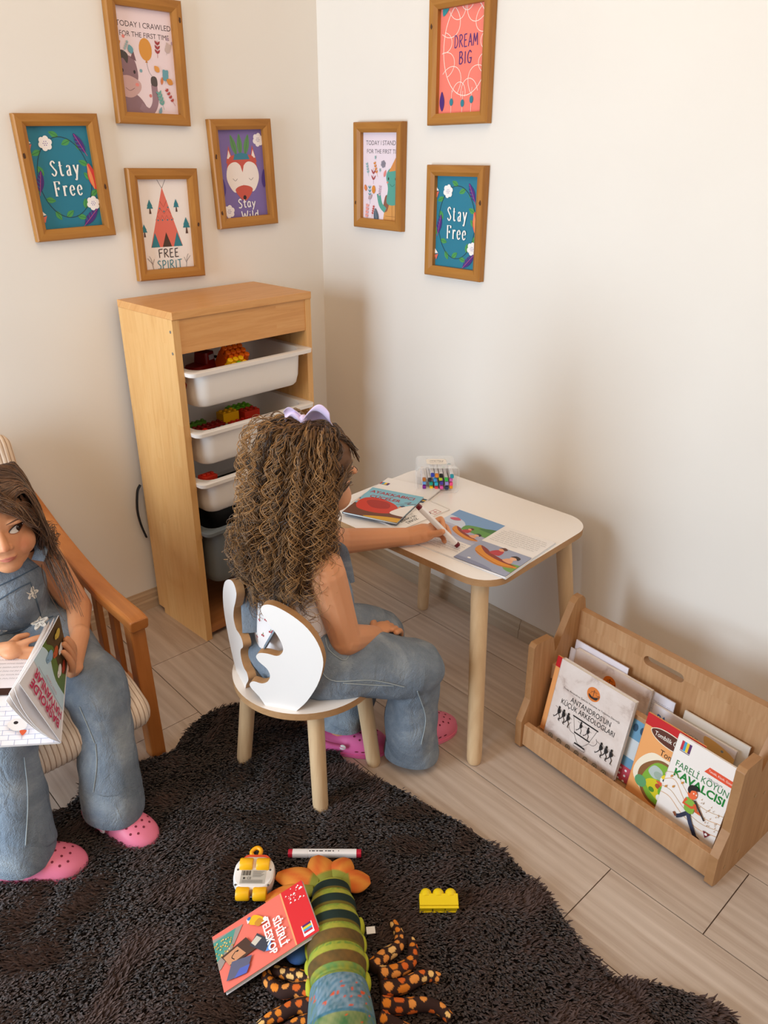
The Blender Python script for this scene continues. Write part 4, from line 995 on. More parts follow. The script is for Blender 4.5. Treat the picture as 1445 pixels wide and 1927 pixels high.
def art_white2(a):
    a.text('ZDERİ', .030, .052, .010, '#1c1614', width=.040, bold=.012); a.text('VE CANSIZ', .030, .037, .010, '#1c1614', width=.056, bold=.012); a.text('VARLIKLAR', .030, .022, .010, '#1c1614', width=.058, bold=.012); a.text('C G', -.026, .050, .012, '#1c1614', width=.024, bold=.012)
    a.stroke([(-.062, .046), (-.038, .046), (-.038, .066), (-.062, .066)], .0018, '#b0202a', closed=True); a.stroke([(-.057, .056), (-.043, .057)], .0015, '#b0202a'); a.stroke([(-.051, .049), (-.049, .063)], .0015, '#b0202a')
def table_books():
    # covers: top-left, top-right, bottom corners come from the photograph's table plane
    o = book('white paperback with a small striped mark under the shoemaker book on the table', .165, .20, .004, '#f0e9e4', art_white, group='books on the table'); flat_book(o, -.335, -.712, TZ+.0042, math.radians(-72), .004)
    o = book('white paperback with black block lettering under the pen hand on the table', .18, .14, .004, '#f1ebe6', art_white2, group='books on the table'); flat_book(o, -.375, -.790, TZ, math.radians(180), .004)
    o = book('shiny picture book titled AYAKKABICI ve CÜCELER, a red sofa on its cover', .152, .176, .005, '#7fb7c9', art_ayak, group='books on the table', back=flat('#22304f', .4)); flat_book(o, -.405, -.738, TZ+.0086, math.radians(-68), .005)
table_books()
def boat(a, x, y, s, rot=0):
    c, q = math.cos(rot), math.sin(rot)
    T = lambda P: [(x+(u*c-v*q)*s, y+(u*q+v*c)*s) for u, v in P]
    a.blob(T([(-.05, .012), (-.045, -.008), (-.02, -.02), (.03, -.022), (.06, -.002), (.03, -.001), (-.01, .002), (-.03, .01)]), '#d98a1c'); a.blob(T([(-.048, .012), (-.03, .011), (-.01, .004), (.03, .001), (.056, .0), (.02, -.007), (-.02, -.004)]), '#8a2f1a')
    a.stroke(T([(-.04, -.012), (-.01, -.018), (.03, -.019), (.055, -.006)]), .002*s, '#a8601a', smooth=True)
    a.blob(T([(-.018, .004), (-.014, .022), (.0, .026), (.004, .006)]), '#b8323a'); a.ell(*T([(-.008, .03)])[0], .007*s, .007*s, '#e2a07a'); a.blob(T([(-.016, .03), (-.01, .04), (.0, .037), (-.002, .03), (-.01, .033)]), '#5b2a1c')
    a.blob(T([(.02, .0), (.024, .014), (.036, .013), (.04, .0)]), '#e2a07a'); a.ell(*T([(.031, .02)])[0], .0075*s, .0075*s, '#e6ae88'); a.blob(T([(.022, .022), (.028, .032), (.04, .03), (.041, .02), (.032, .025)]), '#2a1714')
def page_left(a):   # top: lake picture, bottom: text   (local z towards the top of the page)
    w, h = a.w, a.h
    a.rect(-w/2, -.035, w/2, h/2, '#b7b9cc'); a.rect(-w/2, .03, w/2, h/2, '#7aa0cf'); a.blob([(-w/2, .07), (-.02, .06), (.0, .03), (-.03, .03), (-w/2, .035)], '#c9d3e6'); a.blob([(.0, .05), (w/2+.01, .062), (w/2+.01, .02), (.01, .01)], '#5f9440'); a.blob([(.03, .052), (w/2+.01, .075), (w/2+.01, .05)], '#3f7430')
    a.rect(-w/2, -.02, w/2, .02, '#a9a8c0'); boat(a, .018, .008, .85, -.25); a.blob([(-.06, .055), (-.045, .068), (-.03, .06), (-.045, .05)], '#c85a72')
    a.lines(-w/2+.012, -.045, w/2-.012, 6, .0098, .0036, '#3f3b46')
def page_right(a):
    w, h = a.w, a.h
    a.lines(-w/2+.012, h/2-.018, w/2-.012, 8, .0098, .0036, '#3f3b46')
    a.rect(-w/2, -h/2, w/2, .002, '#9aa0b8'); a.blob([(-w/2-.01, -.1), (-.02, -.095), (.03, -.105), (.03, -.13), (-w/2, -.13)], '#8287a3'); a.blob([(.035, -.06), (w/2+.01, -.05), (w/2+.01, -.085), (.05, -.085)], '#6f9c4a')
    boat(a, .0, -.046, 1.2, -.2); a.ell(-.04, -.09, .0045, .003, '#f6f2ee', n=12)
def open_book():
    # spine runs between the photographed top and bottom of the gutter
    S0, S1 = Vector((-.470, -1.043, 0)), Vector((-.252, -1.018, 0)); up = (S1-S0).normalized(); h = (S1-S0).length; rgt = up.cross(Vector((0, 0, 1)))
    t = thing('open_picture_book', 'open picture book with rowing boats on its pages, lying on the table corner', 'book', (S0.x, S0.y, TZ))
    Rb = Matrix.Identity(4)
    for i in range(3): Rb[i][0] = rgt[i]; Rb[i][1] = (0, 0, -1)[i]; Rb[i][2] = up[i]
    t.rotation_euler = Rb.to_euler()
    # local: x right, y down (thickness), z along the spine
    for s, nm, fn in ((-1, 'left_page', page_left), (1, 'right_page', page_right)):
        w = .140; a = Art(w, h, M=Matrix.Translation((s*w/2, -.0036, h/2)) @ Matrix.Rotation(s*math.radians(-.6), 4, 'Z')); a.lay()
        a.mb.box((0, .0016, 0), (w, .003, h), flat('#efeae8', .5, 'page_paper'), a.M); fn(a); a.mb.build(nm, t)
    m = MB(); m.box((0, -.0004, h/2), (.286, .0008, h+.004), flat('#d8dce4', .4)); m.build('cover', t)
open_book()
# ---- clear box of felt-tip markers
MKW = flat('#efeaea', .35, 'marker_barrel')
def clear():
    n = NT('clear_plastic', .06, .5); n.b.inputs['Base Color'].default_value = (.95, .96, .97, 1); n.b.inputs['Transmission Weight'].default_value = .0
    n.b.inputs['Alpha'].default_value = .22; n.b.inputs['Specular IOR Level'].default_value = .8; return n.m
CLEAR = clear()
def marker(name, label, M, cap, L=.138, w=.0115, group='markers in the clear box', both=False, printing=None):
    t = thing(name, label, 'marker', group=group); t.location = M.translation; t.rotation_euler = M.to_euler()
    def sq(ww, y): return [(x, y, z) for x, z in [(ww/2*math.copysign(abs(math.cos(a))**.45, math.cos(a)), ww/2*math.copysign(abs(math.sin(a))**.45, math.sin(a))) for a in np.linspace(0, 2*PI, 17)[:-1]]]
    m = MB(); m.loft([sq(w*.97, .009), sq(w, .0115), sq(w, .04), sq(w*.96, .0405), sq(w*.96, .0425), sq(w, .043), sq(w, L-.01)], MKW)
    if printing:
        for x, ww in printing: m.box((0, x, w/2), (w*.16, ww, .0004), flat('#2a2426', .5))
    m.build('barrel', t, smooth=30)
    c = flat(cap, .3); m = MB(); m.loft([sq(w*.5, -.0005), sq(w*.86, 0), sq(w*.93, .0012), sq(w*.93, .0092)], c); m.build('cap', t, smooth=40)
    m = MB(); m.loft([sq(w*.93, L-.0102), sq(w*.93, L-.001), sq(w*.8, L)], c); m.build('end_plug', t, smooth=40)
    return t
def marker_box():
    P0, P1 = Vector((-.272, -.722, TZ)), Vector((-.184, -.800, TZ)); x = (P1-P0).normalized(); up = Vector((0, 0, 1)); y = up.cross(x)  # y: into the box
    if y.x < 0: y = -y
    Wd, Hh, Dp = (P1-P0).length, .074, .105
    M = Matrix.Identity(4)
    for i in range(3): M[i][0] = x[i]; M[i][1] = y[i]; M[i][2] = up[i]; M[i][3] = P0[i]
    t = thing('marker_storage_box', 'clear plastic box of markers standing at the back of the white table', 'box', P0, M.to_euler())
    def rr(ins, yy): return [(a+Wd/2, yy, b+Hh/2+.0002) for a, b, _ in rrect(Wd-2*ins, Hh-2*ins, .012, 0, 5)]
    m = MB(); m.loft([rr(.004, .012), rr(.004, Dp), rr(.0055, Dp), rr(.0055, .012)], CLEAR, caps=(False, False)); m.build('box_body', t, smooth=40)
    m = MB(); m.loft([rr(.0, .0), rr(.0, .012), rr(.0012, .012), rr(.0012, .0)], CLEAR, caps=(False, False)); m.add(rr(.0055, Dp-.0005), [tuple(range(24))], CLEAR); m.build('box_lid', t, smooth=40)
    a = Art(.058, .045, M=Matrix.Translation((Wd/2, .058, Hh-.0032)) @ Matrix.Rotation(-PI/2, 4, 'X')); a.poly(spline([(u, v) for u, v, _ in rrect(.056, .04, .009, 0, 3)], 1, True), '#efe6dc'); a.text('Marker', 0, .004, .010, '#3a3230', width=.04, shear=.3, rot=PI); a.text('TWIN TIP PENS', 0, -.008, .004, '#3a3230', width=.036, rot=PI); a.mb.build('label', t)
    # marker ends seen in the photograph: column, row, colour
    ends = [(.122, .26, '#b06a2a', 'ochre'), (.285, .30, '#2a2c33', 'charcoal'), (.13, .47, '#6a9ed8', 'light blue'), (.13, .68, '#7a1f8a', 'purple'),
            (.365, .02, '#2a3fae', 'royal blue'), (.49, .04, '#e2862a', 'orange'), (.62, .06, '#14161c', 'black'), (.44, .27, '#3a8fd0', 'sky blue'), (.60, .24, '#b6c22c', 'olive green'),
            (.77, .26, '#35b24a', 'green'), (.93, .06, '#1f93a6', 'teal'), (.33, .50, '#159a86', 'sea green'), (.48, .50, '#2fb2c9', 'turquoise'), (.64, .48, '#4a3a9a', 'violet'),
            (.79, .48, '#9a8fd4', 'lavender'), (.91, .29, '#d46ab2', 'orchid'), (.915, .52, '#f0508a', 'hot pink'), (.34, .76, '#f0c81c', 'yellow'), (.49, .76, '#e03a4a', 'red'), (.64, .74, '#e85ab0', 'magenta'), (.79, .75, '#2f3f62', 'navy'), (.92, .71, '#f09a1c', 'amber')]
    cw = .0102
    for u, v, c, n in ends:
        px = .012+u*(Wd-.024); pz = .0080+(1-v/.78)*.0400; pz = max(pz, .0088); px = min(max(px, .0115), Wd-.0115)
        py = .010+.006*((u*37+v*11) % 1)
        mm = M @ Matrix.Translation((px, py, pz))
        marker('marker', n+' capped marker end in the clear box on the table', mm, c, L=.088, w=cw)
marker_box()
# ================================================================ people
def skin_mat():
    n = NT('skin', .5, .35); a = n.new('ShaderNodeAttribute', attribute_name='Col'); f = n.noise(n.coords(), 60, 3)
    n.color(n.mix(n.math('MULTIPLY', f, .12), a.outputs['Color'], '#c06a48'))
    n.b.inputs['Subsurface Weight'].default_value = .18; n.b.inputs['Subsurface Radius'].default_value = (.012, .005, .003); n.b.inputs['Subsurface Scale'].default_value = .5
    n.bump(n.noise(n.coords(), 220, 2), .05, .001); return n.m
SKIN = skin_mat(); SK0 = np.array(lin('#d6986f')[:3]); SKB = np.array(lin('#d58063')[:3])
def denim():
    n = NT('washed_denim', .85, .15); v = n.coords()
    f = n.noise(v, 9, 5, .65, .5); f2 = n.noise(v, 420, 2, .7)
    mp = n.coords(scale=(700, 700, 60)); f3 = n.noise(mp, 1, 2)
    c = n.ramp(f, [(.28, '#5c6a7c'), (.5, '#8490a0'), (.72, '#b3bbc3')]); c = n.mix(n.math('MULTIPLY', f2, .35), c, '#a3abae'); c = n.mix(n.math('MULTIPLY', f3, .25), c, '#4d5b68')
    n.color(c); n.bump(n.math('ADD', f2, n.math('MULTIPLY', n.noise(n.coords(scale=(1, 1, .55)), 26, 3, .55, 1.2), 3.2)), .55, .006); return n.m
DENIM = denim(); STITCH = flat('#a9b3b8', .8, 'pale_stitching'); DENIM_D = flat('#4c5f72', .85, 'denim_seam')
IRIS, PUP, EYEW = flat('#3a2215', .15), flat('#0a0706', .1), flat('#e9e2de', .2)
LIP = flat('#c47060', .45, 'lip'); BROW = flat('#5a3a28', .7, 'brow_hair')
CLOGP = flat('#ee7f9c', .45, 'pink_foam'); CLOGH = flat('#7a2438', .8, 'clog_hole'); CLOGM = flat('#e0679f', .45, 'deep_pink_foam')

def head_shapes(m, M, sk, neck_to, rn=.034):
    T = lambda *p: M @ Vector(p)
    R = M.to_3x3()
    E_ = lambda c, r: m.ell(T(*c), r, sk, R, 24, 16)
    E_((-.014, 0, .022), (.086, .071, .077)); E_((.022, 0, -.030), (.056, .057, .064)); E_((.046, 0, -.074), (.024, .027, .022))
    E_((.030, 0, -.060), (.040, .044, .034))
    for s in (-1, 1):
        E_((.038, s*.031, -.036), (.033, .029, .031)); E_((.079, s*.0085, -.0265), (.008, .0065, .0058)); E_((-.006, s*.071, -.010), (.016, .007, .025))
        E_((.060, s*.030, .020), (.013, .022, .008))
    m.cap(T(.070, 0, .002), T(.0865, 0, -.0205), .0066, .0096, sk)
    E_((.0735, 0, -.0480), (.0070, .017, .0042)); E_((.0715, 0, -.0550), (.0080, .013, .0050))
    m.cap(T(-.012, 0, -.055), neck_to, rn, rn*1.1, sk)
def face_parts(body, M, gaze=0.0, root=None, eyes=(-1, 1), lids=1.0):
    me = body.data; bv = BVHTree.FromObject(body, bpy.context.evaluated_depsgraph_get())
    X = (M.to_3x3() @ Vector((1, 0, 0))).normalized()
    def hit(y, z, off=.0005):
        o = M @ Vector((.16, y, z)); h = bv.ray_cast(o, -X)
        p = h[0] if h[0] is not None else M @ Vector((.065, y, z)); return p+X*off
    def patch(m, ctr, ring, mat, off):
        n = len(ring); v = [hit(*ctr, off)]; K = 3
        for k in range(1, K+1):
            for y, z in ring: v.append(hit(ctr[0]+(y-ctr[0])*k/K, ctr[1]+(z-ctr[1])*k/K, off*(1 if k < K else .4)))
        f = [(0, 1+i, 1+(i+1) % n) for i in range(n)]
        for k in range(K-1): f += [(1+k*n+i, 1+(k+1)*n+i, 1+(k+1)*n+(i+1) % n, 1+k*n+(i+1) % n) for i in range(n)]
        m.add(v, f, mat)
    for s in eyes:
        cy, cz = s*.0305, .002; hw, hh = .0150, .0078*lids
        ring = []
        for k in range(24):
            a = 2*PI*k/24; y = hw*math.cos(a); z = hh*math.sin(a)*(1-.25*abs(math.cos(a)))+.0012*math.cos(a)*s
            ring.append((cy+y, cz+z))
        m = MB(); patch(m, (cy, cz), ring, EYEW, .0012)
        iy = cy+gaze
        def clipr(r, dz=0.0):
            o = []
            for k in range(20):
                a = 2*PI*k/20; y = iy+r*math.cos(a); z = cz+dz+r*math.sin(a)
                u = max(-1, min(1, (y-cy)/hw)); lim = hh*math.sqrt(max(0, 1-u*u))*(1-.25*abs(u)); c0 = cz+.0012*u*s
                o.append((y, max(c0-lim, min(c0+lim, z))))
            return o
        patch(m, (iy, cz), clipr(.0074), IRIS, .0017); patch(m, (iy, cz), clipr(.0036), PUP, .0021)
        patch(m, (iy-.002, cz+.0022), [(iy-.002+.0009*math.cos(a), cz+.0022+.0009*math.sin(a)) for a in np.linspace(0, 2*PI, 9)[:-1]], flat('#ffffff', .1), .0025)  # white dot: highlight painted onto the eye
        e = m.build('eye', body, smooth=60)
        m = MB(); up = [hit(y, z, .0018) for y, z in ring[0:13]]; m.tube(up, [.0005]+[.0011]*11+[.0005], flat('#2e1c14', .6, 'lashes'), 6)
        lo = [hit(y, z, .0012) for y, z in ring[12:]+ring[:1]]; m.tube(lo, .0006, flat('#a8694c', .6, 'lid_rim'), 6); m.build('eyelid', body, smooth=60)
        m = MB(); br = [hit(cy+s*u, .0195+.006*math.sin(max(0, (u+.016)/.036)*PI*.8)-.001, .0004) for u in np.linspace(-.016, .020, 12)]
        m.tube(br, [.0008, .0014, .0018, .002, .0021, .002, .0019, .0017, .0015, .0012, .0009, .0005], BROW, 8, flat=.5); m.build('eyebrow', body, smooth=60)
    m = MB(); w = .0175
    U = [(w, -.0505), (.010, -.0478), (.004, -.0460), (0, -.0466), (-.004, -.0460), (-.010, -.0478), (-w, -.0505), (-.010, -.0512), (0, -.0508), (.010, -.0512)]
    Lo = [(w, -.0507), (.010, -.0514), (0, -.0512), (-.010, -.0514), (-w, -.0507), (-.010, -.0555), (0, -.0572), (.010, -.0555)]
    patch(m, (0, -.048), U, LIP, .0007); patch(m, (0, -.0545), Lo, LIP, .0009); m.build('lips', body, smooth=60)
def finish_body(name, m, root, heads, vox=.0022, it=5, label=None):
    me = organic(m, vox, it, name); V = verts_np(me); C = np.tile(SK0, (len(V), 1))
    for M in heads:
        Mi = np.array(M.inverted()); L = V @ Mi[:3, :3].T+Mi[:3, 3]
        for s in (-1, 1):
            d = np.exp(-(((L[:, 0]-.06)/.03)**2+((L[:, 1]-s*.034)/.016)**2+((L[:, 2]+.032)/.016)**2)); C += (SKB-SK0)*(d*.55)[:, None]
        d = np.exp(-(((L[:, 0]-.092)/.012)**2+(L[:, 1]/.009)**2+((L[:, 2]+.021)/.009)**2)); C += (SKB-SK0)*(d*.4)[:, None]
    paint(me, C); setmat(me, SKIN); o = link(name, me, root); return o
def finger(m, p, dirs, lens, r0, r1, sk):
    p = Vector(p); n = len(lens); r = r0
    for i, (d, l) in enumerate(zip(dirs, lens)):
        q = p+Vector(d).normalized()*l; r2 = r0+(r1-r0)*(i+1)/n; m.cap(p, q, r, r2, sk, 12); p, r = q, r2
    return p
def headframe(c, fwd, roll=0.0, s=1.0):
    f = Vector(fwd).normalized(); l = Vector((0, 0, 1)).cross(f).normalized(); u = f.cross(l)
    R = Matrix((f, l, u)).transposed() @ Matrix.Rotation(roll, 3, 'X')
    return Matrix.Translation(Vector(c)) @ R.to_4x4() @ Matrix.Scale(s, 4)
def px_ray(px):
    r, u, f = cam_basis(); return (f+r*((px[0]-722.5)/F_PX)-u*((px[1]-963.5)/F_PX)).normalized()
def on_surface(bv, px):
    h = bv.ray_cast(CAM, px_ray(px)); return h[0], h[1]
def conform(bv, quad, nu, nv, off, mat, m):
    """cloth patch that lies on a garment: quad of picture points gives where the garment is touched"""
    def fn(u, v):
        a = np.array(quad, float); p = (a[0]*(1-u)+a[1]*u)*(1-v)+(a[3]*(1-u)+a[2]*u)*v
        h, n = on_surface(bv, p)
        return h+n*(off if 0 < u < 1 and 0 < v < 1 else off*.3) if h is not None else CAM+px_ray(p)*1.85
    m.grid(fn, nu, nv, mat)
    return m

def cuff(m, c, r, h=.040):
    R = []
    for z, q in ((h+.03, r-.020), (h+.012, r-.008), (h-.006, r-.001), (.012, r+.001), (.004, r+.0025), (-.004, r+.0015), (-.005, r-.003), (.004, r-.008)):
        R.append([c+Vector((math.cos(a)*q*(1+.03*math.sin(3*a)), math.sin(a)*q*(1+.03*math.sin(3*a)), z+.003*math.sin(2*a+1))) for a in np.linspace(0, 2*PI, 41)[:-1]])
    m.loft(R, DENIM, caps=(False, True))
# ---- foam clogs
def clog(parent, heel, toe, mat, z=0.0, seed=0, rivet_side=1, strap=True):
    heel, toe = Vector(heel), Vector(toe); L = (toe-heel).length; ang = math.atan2(toe.y-heel.y, toe.x-heel.x)
    k = L/.19
    S = [(0.0, .022, .024), (.006, .046, .044), (.03, .060, .052), (.065, .064, .052), (.095, .074, .058), (.125, .081, .055), (.152, .078, .046), (.172, .062, .036), (.185, .036, .026), (.19, .012, .02)]
    P = spline([(a, b, c) for a, b, c in S], 3); rings = []
    for x, w, h in P:
        w *= .5; ring = []
        for t in np.linspace(0, 2*PI, 25)[:-1]:
            c, s = math.cos(t), math.sin(t)
            y = w*math.copysign(abs(c)**.75, c); zz = .013+(h-.013)*abs(s)**.8 if s > 0 else .013-.013*min(1, abs(s)*2.2)
            ring.append((x*k, y*k, zz*k))
        rings.append(ring)
    m = MB(); m.loft(rings, mat); o = m.build('clog', parent, smooth=60)
    M = Matrix.Translation((heel.x, heel.y, z)) @ Matrix.Rotation(ang, 4, 'Z'); o.matrix_basis = M
    # sole ridge
    m = MB(); out = [(x*k, w*k*.5+.0025) for x, w, h in P]+[(x*k, -w*k*.5-.0025) for x, w, h in reversed(P)]
    m.prism(out, .001, .010, mat); m.build('sole_rim', o, bevel=.002)
    bv = BVHTree.FromPolygons(*_polys(rings)); m = MB(); n = 0
    for x, ys in ((.105, (-.022, 0, .022)), (.119, (-.028, -.010, .010, .028)), (.133, (-.024, 0, .024)), (.147, (-.028, -.010, .010, .028)), (.160, (-.018, .0, .018))):
        for y in ys:
            h = bv.ray_cast(Vector((x*k, y*k, .2)), Vector((0, 0, -1)))
            if h[0] is None: continue
            X, Y, Z = basis(h[1]); m = MB(); m.add([h[0]+h[1]*.0006+X*(.0027*math.cos(a))+Y*(.0027*math.sin(a)) for a in np.linspace(0, 2*PI, 11)[:-1]], [tuple(range(10))], CLOGH); m.build('hole', o)
    for x in (.112, .128):
        for sy in (-1, 1):
            h = bv.ray_cast(Vector((x*k, sy*.2, .020*k)), Vector((0, -sy, 0)))
            if h[0] is None: continue
            X, Y, Z = basis(h[1]); d = Vector((1, 0, 0)); up = h[1].cross(d).normalized()
            m = MB(); m.add([h[0]+h[1]*.0008+d*(.005*math.cos(a))+up*(.0018*math.sin(a)) for a in np.linspace(0, 2*PI, 11)[:-1]], [tuple(range(10))], CLOGH); m.build('hole', o)
    if strap:
        m = MB(); m.tube(spline([(.082*k, -.040*k, .036*k), (.03*k, -.038*k, .05*k), (-.004*k, 0, .055*k), (.03*k, .038*k, .05*k), (.082*k, .040*k, .036*k)], 6), .006, mat, 8, flat=.35); m.build('heel_strap', o, smooth=60)
        for s in (-1, 1):
            m = MB(); m.lathe([(.0075, 0), (.0075, .002), (.005, .0034)], flat('#e9e1df', .4), 16, Matrix.Translation((.078*k, s*.0415*k, .036*k)) @ Matrix.Rotation(-s*PI/2, 4, 'X'))
            m.build('rivet', o, smooth=50)
    return o
def _polys(rings):
    n = len(rings[0]); v = [Vector(p) for r in rings for p in r]
    return v, [(i*n+k, i*n+(k+1) % n, (i+1)*n+(k+1) % n, (i+1)*n+k) for i in range(len(rings)-1) for k in range(n)]
def wrinkle(me, amp, scale, seed=0, zmax=None):
    V = verts_np(me).astype(np.float64); N = np.empty(len(V)*3, np.float32); me.vertices.foreach_get('normal', N); N = N.reshape(-1, 3)
    r = np.random.default_rng(seed); d = np.zeros(len(V))
    for k in range(7):
        w = r.normal(size=3); w /= np.linalg.norm(w); w *= scale*r.uniform(.5, 1.6); ph = r.uniform(0, 6.28)
        w2 = r.normal(size=3)*scale*.3
        d += np.sin(V @ w+ph+1.2*np.sin(V @ w2))*r.uniform(.4, 1)
    d = np.abs(d/4)**.8*np.sign(d)
    set_verts(me, V+N*(d*amp)[:, None])
def flower_patch(bv, px, r, root, seed=0):
    h, n = on_surface(bv, px)
    if h is None: return
    m = MB(); X, Y, Z = basis(n); FW = flat('#ece6de', .7, 'white_felt')
    pts = []
    for k in range(60):
        a = 2*PI*k/60; rr = r*(.78+.26*math.cos(5*a+seed)); pts.append((rr*math.cos(a), rr*math.sin(a)))
    M = Matrix.Identity(4)
    for i in range(3): M[i][0] = X[i]; M[i][1] = Y[i]; M[i][2] = Z[i]; M[i][3] = h[i]
    m.prism(pts, -.003, .0022, FW, M)
    o = m.build('flower_patch', root, bevel=.0008)
    m = MB(); g = flat('#8d8f92', .7, 'grey_stitching')
    for k in range(5):
        a = 2*PI*k/5-seed/5; m.tube([M @ Vector((r*.2*math.cos(a), r*.2*math.sin(a), .0024)), M @ Vector((r*.66*math.cos(a+.2), r*.66*math.sin(a+.2), .0026)), M @ Vector((r*.66*math.cos(a-.2), r*.66*math.sin(a-.2), .0026)), M @ Vector((r*.2*math.cos(a), r*.2*math.sin(a), .0024))], .0005, g, 5)
    m.build('stitching', o); return o
def hair_mat(name):
    n = NT(name, .42, .5); a = n.new('ShaderNodeAttribute', attribute_name='Col'); n.link(a.outputs['Color'], n.b.inputs['Base Color'])
    n.b.inputs['Sheen Weight'].default_value = .15; return n.m
HAIRM = hair_mat('hair_strands')
def strands(name, paths, r0, root, c_dark, c_light, seed, seg=4, tipfade=.35, lightness=None, gpow=1.4):
    N, P, _ = paths.shape; g = np.random.default_rng(seed)
    t = np.linspace(0, 1, P); rad = r0*(1-(1-tipfade)*t**2)[None, :]*g.uniform(.7, 1.25, (N, 1))
    V, Q = tubes_np(paths, rad, seg)
    l = g.uniform(0, 1, N)**gpow if lightness is None else lightness
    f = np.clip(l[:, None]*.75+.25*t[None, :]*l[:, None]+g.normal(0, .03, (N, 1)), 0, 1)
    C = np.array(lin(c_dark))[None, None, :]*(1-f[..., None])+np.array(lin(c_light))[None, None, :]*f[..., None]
    C = np.repeat(C, seg, axis=1).reshape(-1, 4)
    me = np_mesh(name, V, Q, [HAIRM], C); o = link(name, me, root); return o

# ---- where the half-closed paperback in her lap lies
BK_S0, BK_S1 = Vector((-1.330, -.862, .352)), Vector((-1.225, -.650, .385)); BK_AX = (BK_S1-BK_S0).normalized(); BK_L = (BK_S1-BK_S0).length; BK_W = .165
BK_WD = Vector((-.93, .30, .16)); BK_WD = (BK_WD-BK_AX*BK_WD.dot(BK_AX)).normalized(); BK_N = BK_AX.cross(BK_WD).normalized()
if BK_N.z < 0: BK_N = -BK_N
def bk_rot(a): return Matrix.Rotation(a, 3, BK_AX) @ BK_WD
def bk_aim(base, px, w):
    best = None; r, u, f = cam_basis()
    for d in np.linspace(-1.9, 1.9, 153):
        q = bk_rot(d); dd = base+q*w-CAM; p = (722.5+F_PX*dd.dot(r)/dd.dot(f), 963.5-F_PX*dd.dot(u)/dd.dot(f)); e = (p[0]-px[0])**2+(p[1]-px[1])**2
        if q.dot(BK_N) > 0 and (best is None or e < best[0]): best = (e, d)
    return best[1]
BK_D0, BK_D1 = bk_aim(BK_S0, (46, 1322), BK_W), bk_aim(BK_S1, (113, 1176), BK_W*.64)
BK_SIDE = -1 if bk_rot(BK_D0).cross(BK_AX).dot(CAM-BK_S0) < 0 else 1
def bk_cover(u, e, off=0.0):
    """point of the lifted cover: u from spine to free edge, e from the far end to the hand end"""
    q = bk_rot(BK_D0+(BK_D1-BK_D0)*e); return BK_S0+q*(BK_W*u*(1-.36*e))+BK_AX*(BK_L*e)+q.cross(BK_AX).normalized()*(BK_SIDE*off)
